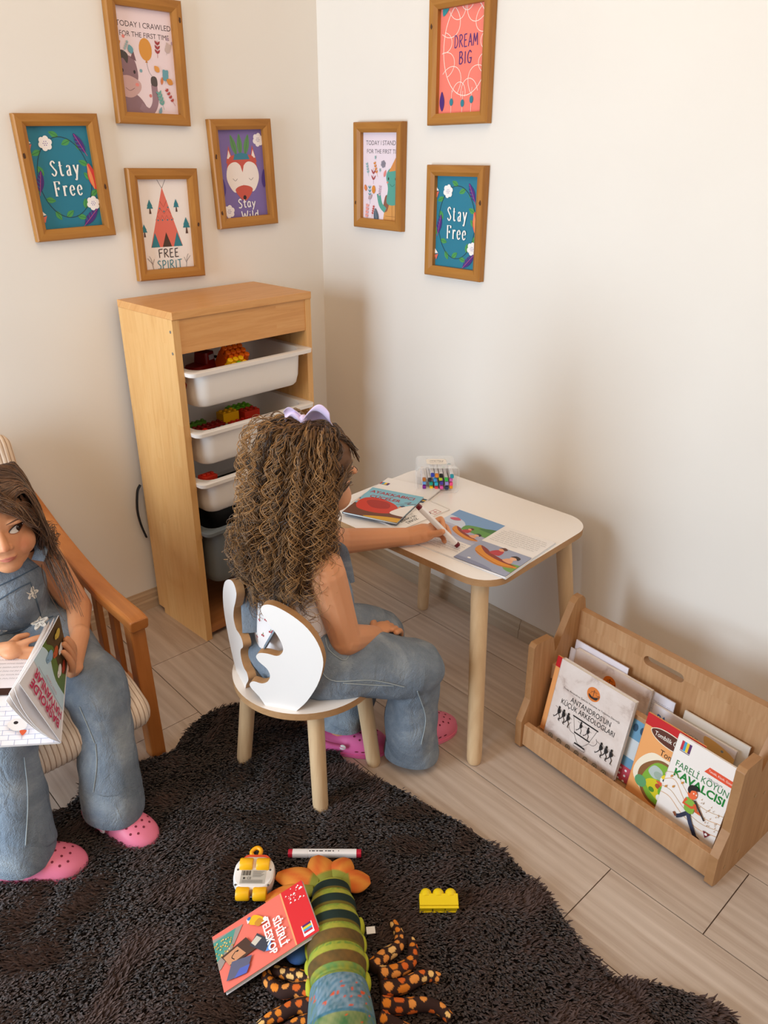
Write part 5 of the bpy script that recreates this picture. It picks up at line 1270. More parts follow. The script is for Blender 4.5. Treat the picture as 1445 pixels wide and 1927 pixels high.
# ---------------------------------------------------------------- girl in the armchair
def girl_reading():
    root = thing('person', 'long-haired girl in denim overalls with white flower patches, reading in the wooden armchair', 'person', (-1.26, -.36, .27))
    root_inv = Matrix.Translation((1.26, .36, -.27))
    sk = SKIN; m = MB()
    HM = headframe((-1.256, -.466, .640), (-.20, -.97, -.05), math.radians(4), 1.04)
    head_shapes(m, HM, sk, Vector((-1.252, -.415, .515)), .033)
    V = Vector
    # torso, arms
    m.cap(V((-1.25, -.31, .35)), V((-1.25, -.375, .46)), .085, .085, sk); m.cap(V((-1.335, -.40, .497)), V((-1.165, -.41, .497)), .042, .042, sk)
    m.cap(V((-1.25, -.40, .50)), V((-1.252, -.42, .53)), .05, .036, sk)
    m.cap(V((-1.162, -.415, .495)), V((-1.122, -.455, .365)), .038, .031, sk); m.cap(V((-1.122, -.455, .365)), V((-1.167, -.570, .372)), .031, .021, sk)
    m.cap(V((-1.345, -.405, .495)), V((-1.41, -.455, .372)), .038, .031, sk); m.cap(V((-1.41, -.455, .372)), V((-1.338, -.565, .398)), .031, .020, sk)
    # legs (under the overalls) and feet
    for hp, kn, an in ((V((-1.195, -.33, .32)), V((-1.19, -.69, .285)), V((-1.235, -.765, .06))), (V((-1.31, -.33, .32)), V((-1.38, -.69, .285)), V((-1.425, -.745, .06)))):
        m.cap(hp, kn, .06, .045, sk); m.cap(kn, an, .043, .028, sk)
    # left hand: palm and fingers gripping the raised cover
    w = V((-1.170, -.585, .378)); pc = bk_cover(-.22, .93, .006)
    m.cap(V((-1.167, -.570, .372)), w, .021, .020, sk); m.cap(w, pc, .020, .021, sk); m.ell(pc, (.022, .024, .014), sk, Matrix.Rotation(.6, 3, 'Z'))
    for (u, e), k in (((.44, .78), 0), ((.50, .86), 1), ((.48, .935), 2), ((.40, 1.0), 3)):
        pts = spline([pc+(bk_cover(-.1, .80+.06*k)-bk_cover(-.1, .93))*.8+V((0, 0, .004)), bk_cover(.05, e+.01, .014), bk_cover(u*.6, e+.004, .0135), bk_cover(u, e, .0072)], 3)
        for i, (a_, b_) in enumerate(zip(pts, pts[1:])): m.cap(a_, b_, .0078-.0002*i, .0078-.0002*(i+1), sk, 12)
    finger(m, pc+V((.0, .008, .006)), (V((-.8, .2, .45)), V((-.9, .0, .1))), (.022, .019), .0080, .0062, sk)
    # right hand: pointing index finger, the rest curled
    w = V((-1.338, -.565, .398)); pc = V((-1.314, -.602, .412)); m.cap(w, pc, .020, .020, sk); m.ell(pc, (.023, .027, .014), sk, Matrix.Rotation(-.4, 3, 'Z'))
    finger(m, pc+V((.012, -.004, .010)), (V((.95, -.25, .15)), V((1, -.12, .02)), V((1, -.05, -.12))), (.022, .017, .013), .0074, .0056, sk)
    for off, l in ((V((.014, -.014, .0)), 1.0), (V((.010, -.019, -.010)), .95), (V((.004, -.021, -.019)), .8)):
        finger(m, pc+off, (V((.85, -.45, -.05)), V((.35, -.2, -.95)), V((-.75, .3, -.5))), (.021*l, .016*l, .011*l), .0074, .0058, sk)
    finger(m, pc+V((.004, .016, .006)), (V((.8, .3, .2)), V((1, -.1, -.1))), (.020, .017), .0080, .0062, sk)
    body = finish_body('body', m, root, [HM]); body.matrix_local = root_inv
    bpy.context.view_layer.update()
    face_parts_local(body, HM, .0052)
    # overalls
    m = MB(); D = DENIM
    m.ell((-1.25, -.315, .335), (.135, .115, .085), D); m.cap((-1.25, -.33, .35), (-1.25, -.395, .44), .108, .098, D, 24)
    m.ell((-1.25, -.415, .455), (.092, .070, .085), D)
    for hp, kn, hm, an in ((V((-1.195, -.34, .325)), V((-1.188, -.675, .285)), V((-1.228, -.775, .065)), .064), (V((-1.31, -.34, .325)), V((-1.385, -.675, .280)), V((-1.420, -.755, .065)), .070)):
        m.cap(hp, kn, .086, .066, D, 24); m.cap(kn, kn+V((0, -.010, -.02)), .066, .062, D, 24)
        dn = (hm-kn); st = [kn+dn*t for t in (0, .35, .7, 1.0)]
        m.tube(st, [.060, .060, an-.003, an], D, 28)
    me = organic(m, .0036, 9, 'overalls'); wrinkle(me, .0060, 34, 1); wrinkle(me, .0028, 80, 2); setmat(me, D)
    ov = link('overalls', me, root); ov.matrix_local = root_inv; bpy.context.view_layer.update()
    bv = BVHTree.FromObject(ov, bpy.context.evaluated_depsgraph_get())
    ovw = BVHTree.FromPolygons([ov.matrix_world @ v.co for v in me.vertices], [tuple(p.vertices) for p in me.polygons])
    def sub(m, name, parent=ov, **k): o = m.build(name, parent, **k); o.matrix_parent_inverse = Matrix.Identity(4); return o
    m = MB(); conform(ovw, [(-6, 1138), (57, 1098), (78, 1166), (-4, 1196)], 14, 14, .0022, D, m); sub(m, 'bib_pocket', smooth=60)
    m = MB()
    for P in ([(-4, 1130), (28, 1110), (57, 1096)], [(57, 1098), (68, 1130), (78, 1166)], [(-4, 1197), (40, 1184), (100, 1160)], [(-5, 1104), (30, 1088), (72, 1066)], [(33, 1192), (40, 1222), (48, 1260)]):
        q = [on_surface(ovw, p) for p in spline([(a, b, 0) for a, b in P], 8)]; q = [h+n*.0016 for h, n in q if h is not None]
        if len(q) > 2: m.tube(q, .0011, DENIM_D, 6)
    for P in ([(45, 1425), (52, 1500), (48, 1590)], [(180, 1400), (182, 1440), (176, 1490)], [(150, 1330), (165, 1365), (178, 1398)]):
        q = [on_surface(ovw, p) for p in spline([(a, b, 0) for a, b in P], 8)]; q = [h+n*.0012 for h, n in q if h is not None]
        if len(q) > 2: m.tube(q, .0010, STITCH, 6)
    sub(m, 'seam', smooth=60)
    m = MB()
    for hm, an in ((V((-1.228, -.775, .068)), .0595), (V((-1.420, -.755, .068)), .0655)):
        m = MB(); cuff(m, hm+V((0, 0, -.014)), an+.003); sub(m, 'turned_hem', smooth=60)
    for s in (-1, 1):
        m = MB(); x = -1.252+s*.062; m.tube(spline([(x-s*.004, -.474, .525), (x+s*.012, -.462, .545), (x+s*.018, -.425, .553), (x+s*.014, -.375, .535), (x, -.33, .46)], 6), .016, D, 10, flat=.22); sub(m, 'shoulder_strap', smooth=60)
    for px, r, sd in (((60, 1116), .0150, .3), ((75, 1172), .0190, 1.6), ((1, 1186), .0130, .8)):
        o = flower_patch(ovw, px, r, ov, sd)
        if o: o.matrix_parent_inverse = Matrix.Identity(4)
    for o in ov.children: pass
    # hair: cap plus falling strands
    g = np.random.default_rng(11); Ml = np.array(HM)
    def cap(u, v):
        a = 2*PI*u; t = v*PI*.60; x, y, z = math.sin(t)*math.cos(a), math.sin(t)*math.sin(a), math.cos(t)
        f = max(0, x); lim = 1.0
        if x > .18 and z < .50: lim = .93
        return HM @ Vector((-.014+.0905*x*lim, .0755*y*lim, .022+.081*z))
    m = MB(); m.grid(cap, 48, 20, flat('#3a2416', .6, 'hair_base'), True); hb = m.build('hair_base', root, smooth=60); hb.matrix_local = root_inv
    N, P = 1500, 26; T = np.linspace(0, 1, P); paths = np.zeros((N, P, 3)); light = g.uniform(0, 1, N)
    for i in range(N):
        side = -1 if g.random() < .5 else 1
        th = g.uniform(.0, 1.0)          # front to back along the parting
        y0 = side*g.uniform(.001, .03); ph = th*PI*.85+.25
        root_p = np.array([-.014+.086*math.cos(ph), y0, .022+.082*math.sin(ph)])
        # side contact point at temple/ear height, then a fall onto the shoulder
        fr = math.cos(ph)
        yt = side*(.079+g.uniform(-.002, .006)); xt = .022+.030*min(fr, .6)-.06*th+g.normal(0, .006)
        mid = np.array([(root_p[0]+xt)/2, side*(.058+.008*g.random()), .078-.01*g.random()])
        temple = np.array([xt, yt, -.005+g.normal(0, .01)])
        front = g.random() < .06
        low = np.array([xt*.35-.030+g.normal(0, .012), side*(.078+g.uniform(-.016, .014)), -.080+g.normal(0, .012)])
        L = g.uniform(.005, .050); end = low+np.array([-.035+g.normal(0, .012), side*g.uniform(-.012, .022), -L])
        if front: end = low+np.array([.075+g.normal(0, .012), side*g.uniform(.0, .03), -g.uniform(.10, .17)])
        c = np.array(spline([root_p, mid, temple, low, (low+end)/2+g.normal(0, .006, 3), end], 5)); idx = np.linspace(0, len(c)-1, P)
        k = idx.astype(int).clip(0, len(c)-2); fz = (idx-k)[:, None]; q = c[k]*(1-fz)+c[k+1]*fz
        paths[i] = q @ Ml[:3, :3].T+Ml[:3, 3]
    paths += (np.sin(T*9+g.uniform(0, 6, (N, 1)))*.0022*T)[..., None]*g.normal(0, 1, (N, 1, 3))
    o = strands('hair', paths, .00115, root, '#3d2616', '#8a5f3c', 5); o.matrix_local = root_inv
    m = MB(); HB = flat('#3a2416', .6, 'hair_base')
    for s in (-1, 1): m.ell(HM @ Vector((-.032, s*.060, -.025)), (.046, .022, .062), HB, HM.to_3x3().normalized()); m.ell(HM @ Vector((-.055, s*.045, -.075)), (.030, .030, .050), HB, HM.to_3x3().normalized())
    m.ell(HM @ Vector((-.055, 0, -.03)), (.045, .065, .085), HB, HM.to_3x3().normalized()); o = m.build('hair_mass', root, smooth=70); o.matrix_local = root_inv
    # fringe wisps over the forehead
    N = 130; paths = np.zeros((N, P, 3))
    for i in range(N):
        s = -1 if g.random() < .5 else 1; a = np.array([.050+g.normal(0, .01), g.uniform(-.02, .02), .088]); b = np.array([.080, s*g.uniform(.008, .045), .060+g.normal(0, .004)]); c_ = np.array([.066, s*g.uniform(.050, .068), .024+g.normal(0, .014)]); d = np.array([.030, s*.082, -.03+g.normal(0, .02)])
        c = np.array(spline([a, b, c_, d], 9)); idx = np.linspace(0, len(c)-1.001, P).astype(int); paths[i] = c[idx] @ Ml[:3, :3].T+Ml[:3, 3]
    o = strands('fringe', paths, .0006, root, '#4a2e1c', '#94683f', 6); o.matrix_local = root_inv
    m = MB(); m.tube([HM @ Vector((.052, .002, .104)), HM @ Vector((.042, .010, .113)), HM @ Vector((.03, .022, .113))], [.006, .009, .004], flat('#2a1430', .4, 'plum_plastic'), 10, flat=.6); hc = m.build('hair_clip', root, smooth=60); hc.matrix_local = root_inv
    # clogs
    cl = clog(root, (-1.262, -.715), (-1.193, -.882), CLOGP); cl.matrix_basis = root_inv @ cl.matrix_basis
    cr_ = clog(root, (-1.478, -.722), (-1.322, -.838), CLOGP); cr_.matrix_basis = root_inv @ cr_.matrix_basis
    m = MB(); m.box((.11, -.02, .056), (.018, .014, .005), flat('#e0902a', .4)); m.ell((.122, .004, .0575), (.010, .007, .003), flat('#f2b4c0', .4)); m.ell((.122, .004, .0595), (.006, .004, .002), flat('#e8b02a', .4)); m.build('shoe_charm', cr_, smooth=60)
    return root, HM
def face_parts_local(body, HM, gaze, eyes=(-1, 1), lids=1.0):
    """face pieces are built in the body's own coordinates"""
    bv_M = HM; face_parts(body, bv_M, gaze, eyes=eyes, lids=lids)
G1, HM1 = girl_reading()

# ---- the paperback she holds, half closed over her lap
def held_book():
    V = Vector
    S0, S1, ax, L, w, wd, wn_, D0, D1 = BK_S0, BK_S1, BK_AX, BK_L, BK_W, BK_WD, BK_N, BK_D0, BK_D1
    def rot(v, a): return Matrix.Rotation(a, 3, ax) @ v
    t = thing('picture_book', 'half-open paperback with pink upside-down title held on the lap of the long-haired girl', 'book', S0)
    PAPER = flat('#efe9e8', .6, 'page_paper')
    # printed right-hand page lying on the lap: brick wall above, handwriting below
    def frame(o, x, y): # art plane x along o->, facing the side that looks up
        n = x.cross(y).normalized(); M = Matrix.Identity(4)
        for i in range(3): M[i][0] = x[i]; M[i][1] = -n[i]; M[i][2] = y[i]; M[i][3] = (o-S0)[i]
        return M
    # page: x from free edge towards spine would read right way up for her; the printed side is on top
    a = Art(w, L, M=frame(S0+wd*w/2+ax*L/2, -wd, ax) ); n_up = (-wd).cross(ax)
    if n_up.z < 0: a.M = frame(S0+wd*w/2+ax*L/2, wd, ax)
    a.lay(); a.mb.box((0, .002, 0), (w, .0038, L), PAPER, a.M)
    a.rect(-w/2, -L/2, w/2, L*.02, '#f4eff2'); 
    for k in range(9): a.stroke([(-w/2, -L/2+.012*k), (w/2, -L/2+.012*k)], .0007, '#8f9ac0')
    for k in range(9):
        for j in range(8): x = -w/2+.022*j+(.011 if k % 2 else 0); a.stroke([(x, -L/2+.012*k), (x, -L/2+.012*k+.012)], .0007, '#8f9ac0')
    a.rect(-w/2, L*.02, w/2, L*.10, '#3b231c'); a.rect(-w/2, L*.10, w/2, L/2, '#efe8ec'); a.lines(-w/2+.015, L*.10+.09, w/2-.01, 7, .011, .003, '#4a4048')
    a.poly([(.025, -.01), (.05, -.01), (.047, -.055), (.03, -.055)], '#b8151c'); a.ell(.0375, -.01, .0125, .005, '#d8403f'); a.ell(.0375, -.01, .008, .003, '#f0e6e2'); a.blob([(-.01, -.075), (.0, -.06), (.02, -.065), (.022, -.085), (.004, -.09)], '#e9e0da'); a.ell(.004, -.07, .004, .004, '#22181a'); a.blob([(.012, -.09), (.024, -.09), (.018, -.102)], '#d8562a')
    a.mb.build('right_page', t)
    # a few inner leaves curling between
    m = MB()
    for f_, s in ((.78, .86), (.86, .92), (.94, .97)):
        v = []; n = 9
        for e in (0, .5, .985):
            for k in range(n):
                u = k/8; q = rot(wd, (D0+(D1-D0)*e)*f_*(u**.35 if u else 0)); v.append(q*(w*s*u*(1-.36*e))+wn_*(.006*math.sin(PI*u))+ax*(L*e))
        m.add(v, [(j*n+k, j*n+k+1, (j+1)*n+k+1, (j+1)*n+k) for j in range(2) for k in range(n-1)], PAPER)
    o = m.build('leaves', t, smooth=60); so = o.modifiers.new('thickness', 'SOLIDIFY'); so.thickness = .0012
    # raised front cover, title upside down to the viewer
    a = Art(w, L, eps=1.2e-4); a.mb.box((0, .0006, 0), (w, .0012, L), flat('#ece8ea', .35)); a.lay()
    a.rect(-w/2, -L/2, w/2, .012, '#5f7a36'); a.blob([(-w/2-.02, .0), (-.02, .01), (.05, -.01), (w/2+.02, .02), (w/2+.02, .05), (-w/2-.02, .04)], '#c9e0ea')
    a.blob([(-.08, -.06), (-.02, -.03), (.04, -.04), (.08, -.02), (.08, -.14), (-.08, -.14)], '#4a3a22')
    for x0, y0, c in ((-.03, -.03, '#efe9e0'), (.02, -.045, '#c8582a'), (-.05, -.06, '#b8412a'), (.04, -.01, '#8ab0cc'), (.0, -.075, '#efe9e0'), (.05, -.08, '#d8b84a'), (-.02, -.1, '#7a3a22')):
        a.ell(x0, y0, .012, .016, c); a.ell(x0+.003, y0+.016, .008, .009, c); a.ell(x0+.003, y0+.018, .0015, .002, '#1c1414', n=8)
    a.text('BAŞROLDE', .0, L/2-.026, .020, '#c21f55', width=.125, bold=.03); a.text('HAYVANLAR', .0, L/2-.052, .020, '#c21f55', width=.135, bold=.03); a.stroke([(-.065, L/2-.068), (.065, L/2-.068)], .001, '#6a5a6a'); a.text('Gülen Öyküler', 0, L/2-.078, .007, '#c27a8a', width=.06)
    # bend the printed cover: it is lifted further open at her hand than at the far end
    me = a.mb.mesh('front_cover'); bm = bmesh.new(); bm.from_mesh(me)
    for k in range(1, 16):
        for co, no in (((-w/2+w*k/16, 0, 0), (1, 0, 0)), ((0, 0, -L/2+L*k/16), (0, 0, 1))):
            bmesh.ops.bisect_plane(bm, geom=bm.verts[:]+bm.edges[:]+bm.faces[:], plane_co=co, plane_no=no, dist=1e-7)
    side = -1 if rot(wd, D0).cross(ax).dot(CAM-S0) < 0 else 1
    for vtx in bm.verts:
        u, e, d = (vtx.co.x+w/2)/w, .5-vtx.co.z/L, -vtx.co.y; q = rot(wd, D0+(D1-D0)*e); nn = q.cross(ax).normalized()*side
        vtx.co = q*(w*u*(1-.36*e))+ax*(L*e)+nn*(d+.001)
    bm.to_mesh(me); bm.free(); link('front_cover', me, t)
    m = MB(); m.tube([V((0, 0, 0)), ax*L], .0022, flat('#dcd6d8', .4), 8); m.build('spine', t)
held_book()
# ---------------------------------------------------------------- girl at the table
def girl_writing():
    V = Vector; O = V((-.80, -.91, .285)); root = thing('person', 'curly-haired girl with lilac bow sitting on the white chair, writing at the table', 'person', O)
    inv = Matrix.Translation(-O); sk = SKIN; m = MB()
    HM = headframe((-.752, -.902, .738), (.965, -.02, -.23), math.radians(2), 1.04)
    head_shapes(m, HM, sk, V((-.772, -.915, .605)), .033)
    m.cap(V((-.825, -.915, .37)), V((-.795, -.915, .515)), .078, .080, sk); m.cap(V((-.805, -.995, .575)), V((-.765, -.835, .572)), .040, .040, sk); m.cap(V((-.79, -.915, .55)), V((-.775, -.915, .60)), .05, .036, sk)
    # right arm hanging down to the lap
    sh, el, wr = V((-.812, -1.008, .570)), V((-.792, -1.040, .420)), V((-.688, -1.012, .368))
    m.cap(sh, el, .040, .033, sk); m.cap(el, wr, .034, .023, sk); m.ell(wr+V((.032, .012, -.004)), (.030, .022, .013), sk, Matrix.Rotation(.35, 3, 'Z'))
    for k in range(4): finger(m, wr+V((.052, .024-.014*k, -.006)), (V((.9, .3, -.3)), V((.6, .3, -.7)), V((.2, .2, -.95))), (.018, .015, .011), .0072, .0056, sk)
    finger(m, wr+V((.022, .026, .0)), (V((.6, .75, -.1)), V((.9, .3, -.3))), (.020, .017), .008, .006, sk)
    # left arm stretched over the table, hand round the marker
    sh, el, wr = V((-.758, -.822, .568)), V((-.628, -.842, .518)), V((-.500, -.930, .520))
    m.cap(sh, el, .038, .031, sk); m.cap(el, wr, .031, .021, sk)
    pc = V((-.470, -.948, .526)); m.cap(wr, pc, .022, .023, sk); m.ell(pc, (.029, .026, .018), sk, Matrix.Rotation(-.6, 3, 'Z'))
    ptip, ptop = V((-.430, -1.022, .5055)), V((-.492, -.940, .605)); pd = (ptop-ptip).normalized(); grip = ptip+pd*.048
    def reach(st, mid, tip, r0=.0076, r1=.006):
        pts = spline([st, mid, tip], 3)
        for a, b, k in zip(pts, pts[1:], range(9)): m.cap(a, b, r0+(r1-r0)*k/6, r0+(r1-r0)*(k+1)/6, sk, 12)
    sidev = pd.cross(V((0, 0, 1))).normalized()    # horizontal, across the pen
    if sidev.x < 0: sidev = -sidev
    g = grip
    reach(pc+V((.018, -.002, .012)), pc+V((.045, -.010, .026)), g+sidev*.012+pd*.004)                      # index
    reach(pc+V((.020, .002, .0)), pc+V((.052, -.014, .008)), g+sidev*.013-pd*.012+V((.002, -.001, 0)))     # middle
    reach(pc+V((.020, .002, -.008)), pc+V((.048, -.014, -.004)), g+sidev*.012-pd*.022+V((.0, .006, .001)))   # ring
    reach(pc+V((.016, .0, -.012)), pc+V((.040, -.016, -.013)), V((-.438, -.985, .506)))                     # little
    reach(pc+V((-.004, -.018, .004)), pc+V((.006, -.040, .012)), g-sidev*.011+pd*.004+V((0, 0, .003)), .0090, .0072)        # thumb
    # legs
    legs = ((V((-.81, -.985, .345)), V((-.628, -1.078, .285)), V((-.605, -1.062, .060))), (V((-.80, -.86, .345)), V((-.615, -.945, .305)), V((-.698, -.905, .075))))
    for hp, kn, an in legs: m.cap(hp, kn, .06, .045, sk); m.cap(kn, an, .042, .028, sk)
    m.cap(V((-.698, -.905, .075)), V((-.705, -.905, .045)), .030, .030, sk)
    body = finish_body('body', m, root, [HM]); body.matrix_local = inv; bpy.context.view_layer.update()
    face_parts(body, HM, -.001, lids=.55)
    # white top with red binding
    m = MB(); S = flat('#f1e8e6', .8, 'white_cotton')
    m.cap(V((-.828, -.915, .395)), V((-.798, -.915, .505)), .092, .092, S, 26); m.ell((-.815, -.915, .45), (.086, .100, .085), S)
    me = organic(m, .004, 6, 'top'); wrinkle(me, .002, 60, 3); setmat(me, S); tp = link('top', me, root); tp.matrix_local = inv; bpy.context.view_layer.update()
    RB = flat('#b5202f', .7, 'red_binding'); bv = BVHTree.FromPolygons([v.co for v in me.vertices], [tuple(p.vertices) for p in me.polygons])
    m = MB(); P = []
    for k in range(40):
        a = 2*PI*k/40; d = V((math.cos(a), math.sin(a), 0)); z = .548+.012*math.cos(a)
        h = bv.ray_cast(V((-.797, -.915, z))+d*.25, -d)
        if h[0]: P.append(h[0]+d*.001)
    if len(P) > 10: m.tube(P+P[:2], .0042, RB, 8, caps=False, flat=.6)
    o = m.build('neck_binding', tp, smooth=60)
    m = MB(); r = random.Random(4)
    for k in range(60):
        a = r.uniform(0, 2*PI); z = r.uniform(.40, .545); d = V((math.cos(a), math.sin(a), 0)); h = bv.ray_cast(V((-.81, -.915, z))+d*.3, -d)
        if h[0]:
            X, Y, Z = basis(h[1])
            for q in range(2): m.add([h[0]+h[1]*.0006+X*(.0022*math.cos(t)+(q-.5)*.005)+Y*(.0022*math.sin(t)) for t in np.linspace(0, 2*PI, 9)[:-1]], [tuple(range(8))], RB)
            m.add([h[0]+h[1]*.0006+X*(.001*math.cos(t))+Y*(.003*math.sin(t)+.004) for t in np.linspace(0, 2*PI, 7)[:-1]], [tuple(range(6))], flat('#7d9a6a', .8))
    m.build('berry_print', tp)
    # overalls
    m = MB(); D = DENIM
    m.ell((-.818, -.915, .352), (.118, .125, .078), D); m.cap(V((-.818, -.915, .36)), V((-.800, -.915, .42)), .100, .094, D, 24)
    m.ell((-.775, -.915, .46), (.078, .092, .085), D)
    (h1, k1, a1), (h2, k2, a2) = legs
    m.cap(h1+V((-.005, 0, .0)), k1, .082, .068, D, 24); m.cap(h2, k2, .080, .066, D, 24)
    for kn, hm, wz in ((k1, V((-.612, -1.066, .040)), .066), (k2, V((-.698, -.905, .085)), .060)):
        st = [kn+(hm-kn)*t for t in (0, .3, .65, 1.0)]; m.tube(st, [.060, .060, wz-.003, wz], D, 28)
    me = organic(m, .0036, 9, 'overalls'); wrinkle(me, .0060, 34, 7); wrinkle(me, .0028, 80, 8); setmat(me, D)
    ov = link('overalls', me, root); ov.matrix_local = inv; bpy.context.view_layer.update()
    bvo = BVHTree.FromPolygons([v.co for v in me.vertices], [tuple(p.vertices) for p in me.polygons])
    m = MB(); conform(bvo, [(612, 1198), (666, 1214), (650, 1243), (618, 1226)], 10, 8, .0025, D, m); m.build('pocket', ov, smooth=60)
    m = MB()
    for P in ([(612, 1200), (620, 1224), (648, 1242), (662, 1218)], [(590, 1210), (600, 1250), (625, 1280), (700, 1280), (760, 1292)], [(785, 1300), (800, 1350), (792, 1400)], [(645, 1285), (690, 1288), (740, 1290)]):
        q = [on_surface(bvo, p) for p in spline([(a, b, 0) for a, b in P], 8)]; q = [h+n*.0014 for h, n in q if h is not None]
        if len(q) > 2: m.tube(q, .0010, STITCH, 6)
    m.build('seam', ov, smooth=60)
    m = MB()
    for hm, an in ((V((-.612, -1.066, .043)), .0615), (V((-.698, -.905, .088)), .0555)):
        m = MB(); cuff(m, hm+V((0, 0, -.012)), an+.003); m.build('turned_hem', ov, smooth=60)
    for s in (-1, 1):
        m = MB(); y = -.915+s*.062
        m.tube(spline([(-.925, -.915+s*.03, .42), (-.898, y, .50), (-.850, y+s*.006, .585), (-.800, y+s*.012, .622), (-.758, y+s*.004, .600), (-.728, y-s*.014, .540), (-.715, y-s*.02, .49)], 6), .0160, D, 10, flat=.22); st = m.build('shoulder_strap', ov, smooth=60)
        m = MB(); m.lathe([(.008, 0), (.008, .002), (.004, .0035)], flat('#d9d4cc', .25, 'steel_button', metal=.6), 14, Matrix.Translation((-.845, y+s*.006, .597)) @ Matrix.Rotation(-.5, 4, 'Y')); m.build('button', st, smooth=40)
    # clogs
    for nm, he, to, c in (('r', (-.628, -1.022), (-.440, -1.046), CLOGP), ('l', (-.758, -.868), (-.628, -1.000), CLOGM)):
        o = clog(root, he, to, c); o.matrix_basis = inv @ o.matrix_basis
    # ---- curls
    Ml = np.array(HM); g = np.random.default_rng(21)
    def cap(u, v):
        a = 2*PI*u; t = v*PI*.64; x, y, z = math.sin(t)*math.cos(a), math.sin(t)*math.sin(a), math.cos(t)
        lim = .94 if (x > .25 and z < .55) else 1.0
        return HM @ V((-.014+.0905*x*lim, .0755*y*lim, .022+.082*z))
    m = MB(); m.grid(cap, 48, 20, flat('#6b4527', .6, 'curl_base'), True); o = m.build('hair_base', root, smooth=60); o.matrix_local = inv
    # inner dark mass so that the curls never look hollow
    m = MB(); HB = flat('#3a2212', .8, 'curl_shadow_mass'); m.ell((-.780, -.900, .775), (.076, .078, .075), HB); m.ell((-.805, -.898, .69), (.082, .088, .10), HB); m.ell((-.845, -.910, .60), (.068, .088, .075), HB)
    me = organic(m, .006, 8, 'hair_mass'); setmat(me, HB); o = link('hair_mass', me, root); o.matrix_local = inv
    P = 84; T = np.linspace(0, 1, P); all_p = []; lights = []
    def lock(rt, wps, n, hr, pitch, spread, lt):
        """one ringlet: n strands twisting round a guide line"""
        c = np.array(spline([rt]+wps, 24)); seg = np.r_[0, np.cumsum(np.linalg.norm(np.diff(c, axis=0), axis=1))]; S = seg[-1]
        base = np.stack([np.interp(T*S, seg, c[:, k]) for k in range(3)], 1)
        tan = np.gradient(base, axis=0); tan /= np.linalg.norm(tan, axis=1, keepdims=True)+1e-9
        ref = np.array([.31, .82, .2]); X = np.cross(tan, ref); X /= np.linalg.norm(X, axis=1, keepdims=True)+1e-9; Y = np.cross(tan, X)
        ph0 = g.uniform(0, 6.28); sg = 1 if g.random() < .5 else -1; env = np.clip((T-.08)*3.2, 0, 1)
        for _ in range(n):
            ph = ph0+g.normal(0, .5); r = hr*g.uniform(.7, 1.3)*env*(1+.25*np.sin(T*5+ph0)); w = sg*2*PI*T*S/(pitch*g.uniform(.93, 1.07))
            off = g.normal(0, spread, 3)
            p = base+X*(np.cos(w+ph)*r)[:, None]+Y*(np.sin(w+ph)*r)[:, None]+off*env[:, None]
            p[:, 2] += 0; cut = g.uniform(.9, 1.0); q = np.stack([np.interp(T*cut, T, p[:, k]) for k in range(3)], 1); all_p.append(q); lights.append(np.clip(lt+g.normal(0, .13), 0, 1))
    def tame(p):      # hair is brushed behind the cheek on the side of the face
        k = .73*(p[0]+.760)-.68*(p[1]+.900); lim = .044
        if k > lim: e = (k-lim)*.85; p[0] -= .73*e; p[1] += .68*e
    nl = 640
    for i in range(nl):
        ph = g.uniform(math.radians(60), math.radians(284)); el = g.uniform(.05, 1.45)
        # root on the scalp
        d = np.array([math.cos(ph)*math.cos(el), math.sin(ph)*math.cos(el), math.sin(el)])
        rt_l = np.array([-.014, 0, .022])+d*np.array([.088, .073, .080]); rt = rt_l @ Ml[:3, :3].T+Ml[:3, 3]
        outer = g.uniform(.35, 1.0)**.6
        back = max(0, -math.cos(ph))
        dirh = np.array([math.cos(ph), math.sin(ph)])
        # volume: narrow at the face, wide behind, widening downwards
        rad1 = (.084+.008*back)*outer; rad2 = (.088+.030*back)*outer; rad3 = (.088+.062*back)*outer
        cx, cy = -.760, -.900
        p1 = np.array([cx+dirh[0]*rad1, cy+dirh[1]*rad1*.95, min(rt[2]+.022*(1.5-el), .868)-.012*g.random()])
        p2 = np.array([cx-.018+dirh[0]*rad2, cy+dirh[1]*rad2, .70+g.normal(0, .012)])
        zend = g.uniform(.478, .60)-.02*back; 
        if abs(math.cos(ph)) < .35: zend = g.uniform(.50, .60)
        p3 = np.array([cx-.034+dirh[0]*rad3, cy+dirh[1]*rad3*.98, (.70+zend)/2])
        p4 = np.array([max(cx-.048+dirh[0]*rad3*1.06+g.normal(0, .010), -.915), cy+dirh[1]*rad3*1.03+g.normal(0, .010), zend])
        for p in (p1, p2, p3, p4): tame(p)
        lock(rt, [p1+g.normal(0, .006, 3), p2+g.normal(0, .007, 3), p3+g.normal(0, .008, 3), p4], int(g.integers(6, 10)), g.uniform(.004, .0115), g.uniform(.030, .068), g.uniform(.0015, .0045), float(np.clip(g.normal(.30, .25)+.18*(outer-.7), 0, 1)))
    # hair brushed back from the forehead to the bow
    for i in range(60):
        s = g.uniform(-1, 1); a = np.array([.066+.006*(1-abs(s))+g.normal(0, .002), s*.055, .060-.02*abs(s)+g.normal(0, .006)])
        b = np.array([.030, s*.052, .098-.02*abs(s)]); c = np.array([-.05, s*.04, .105]); q = lambda p: p @ Ml[:3, :3].T+Ml[:3, 3]
        lock(q(a), [q(b), q(c), q(c+np.array([-.03, s*.01, -.02]))], 7, .0022, .05, .0035, float(g.uniform(.1, .45)))
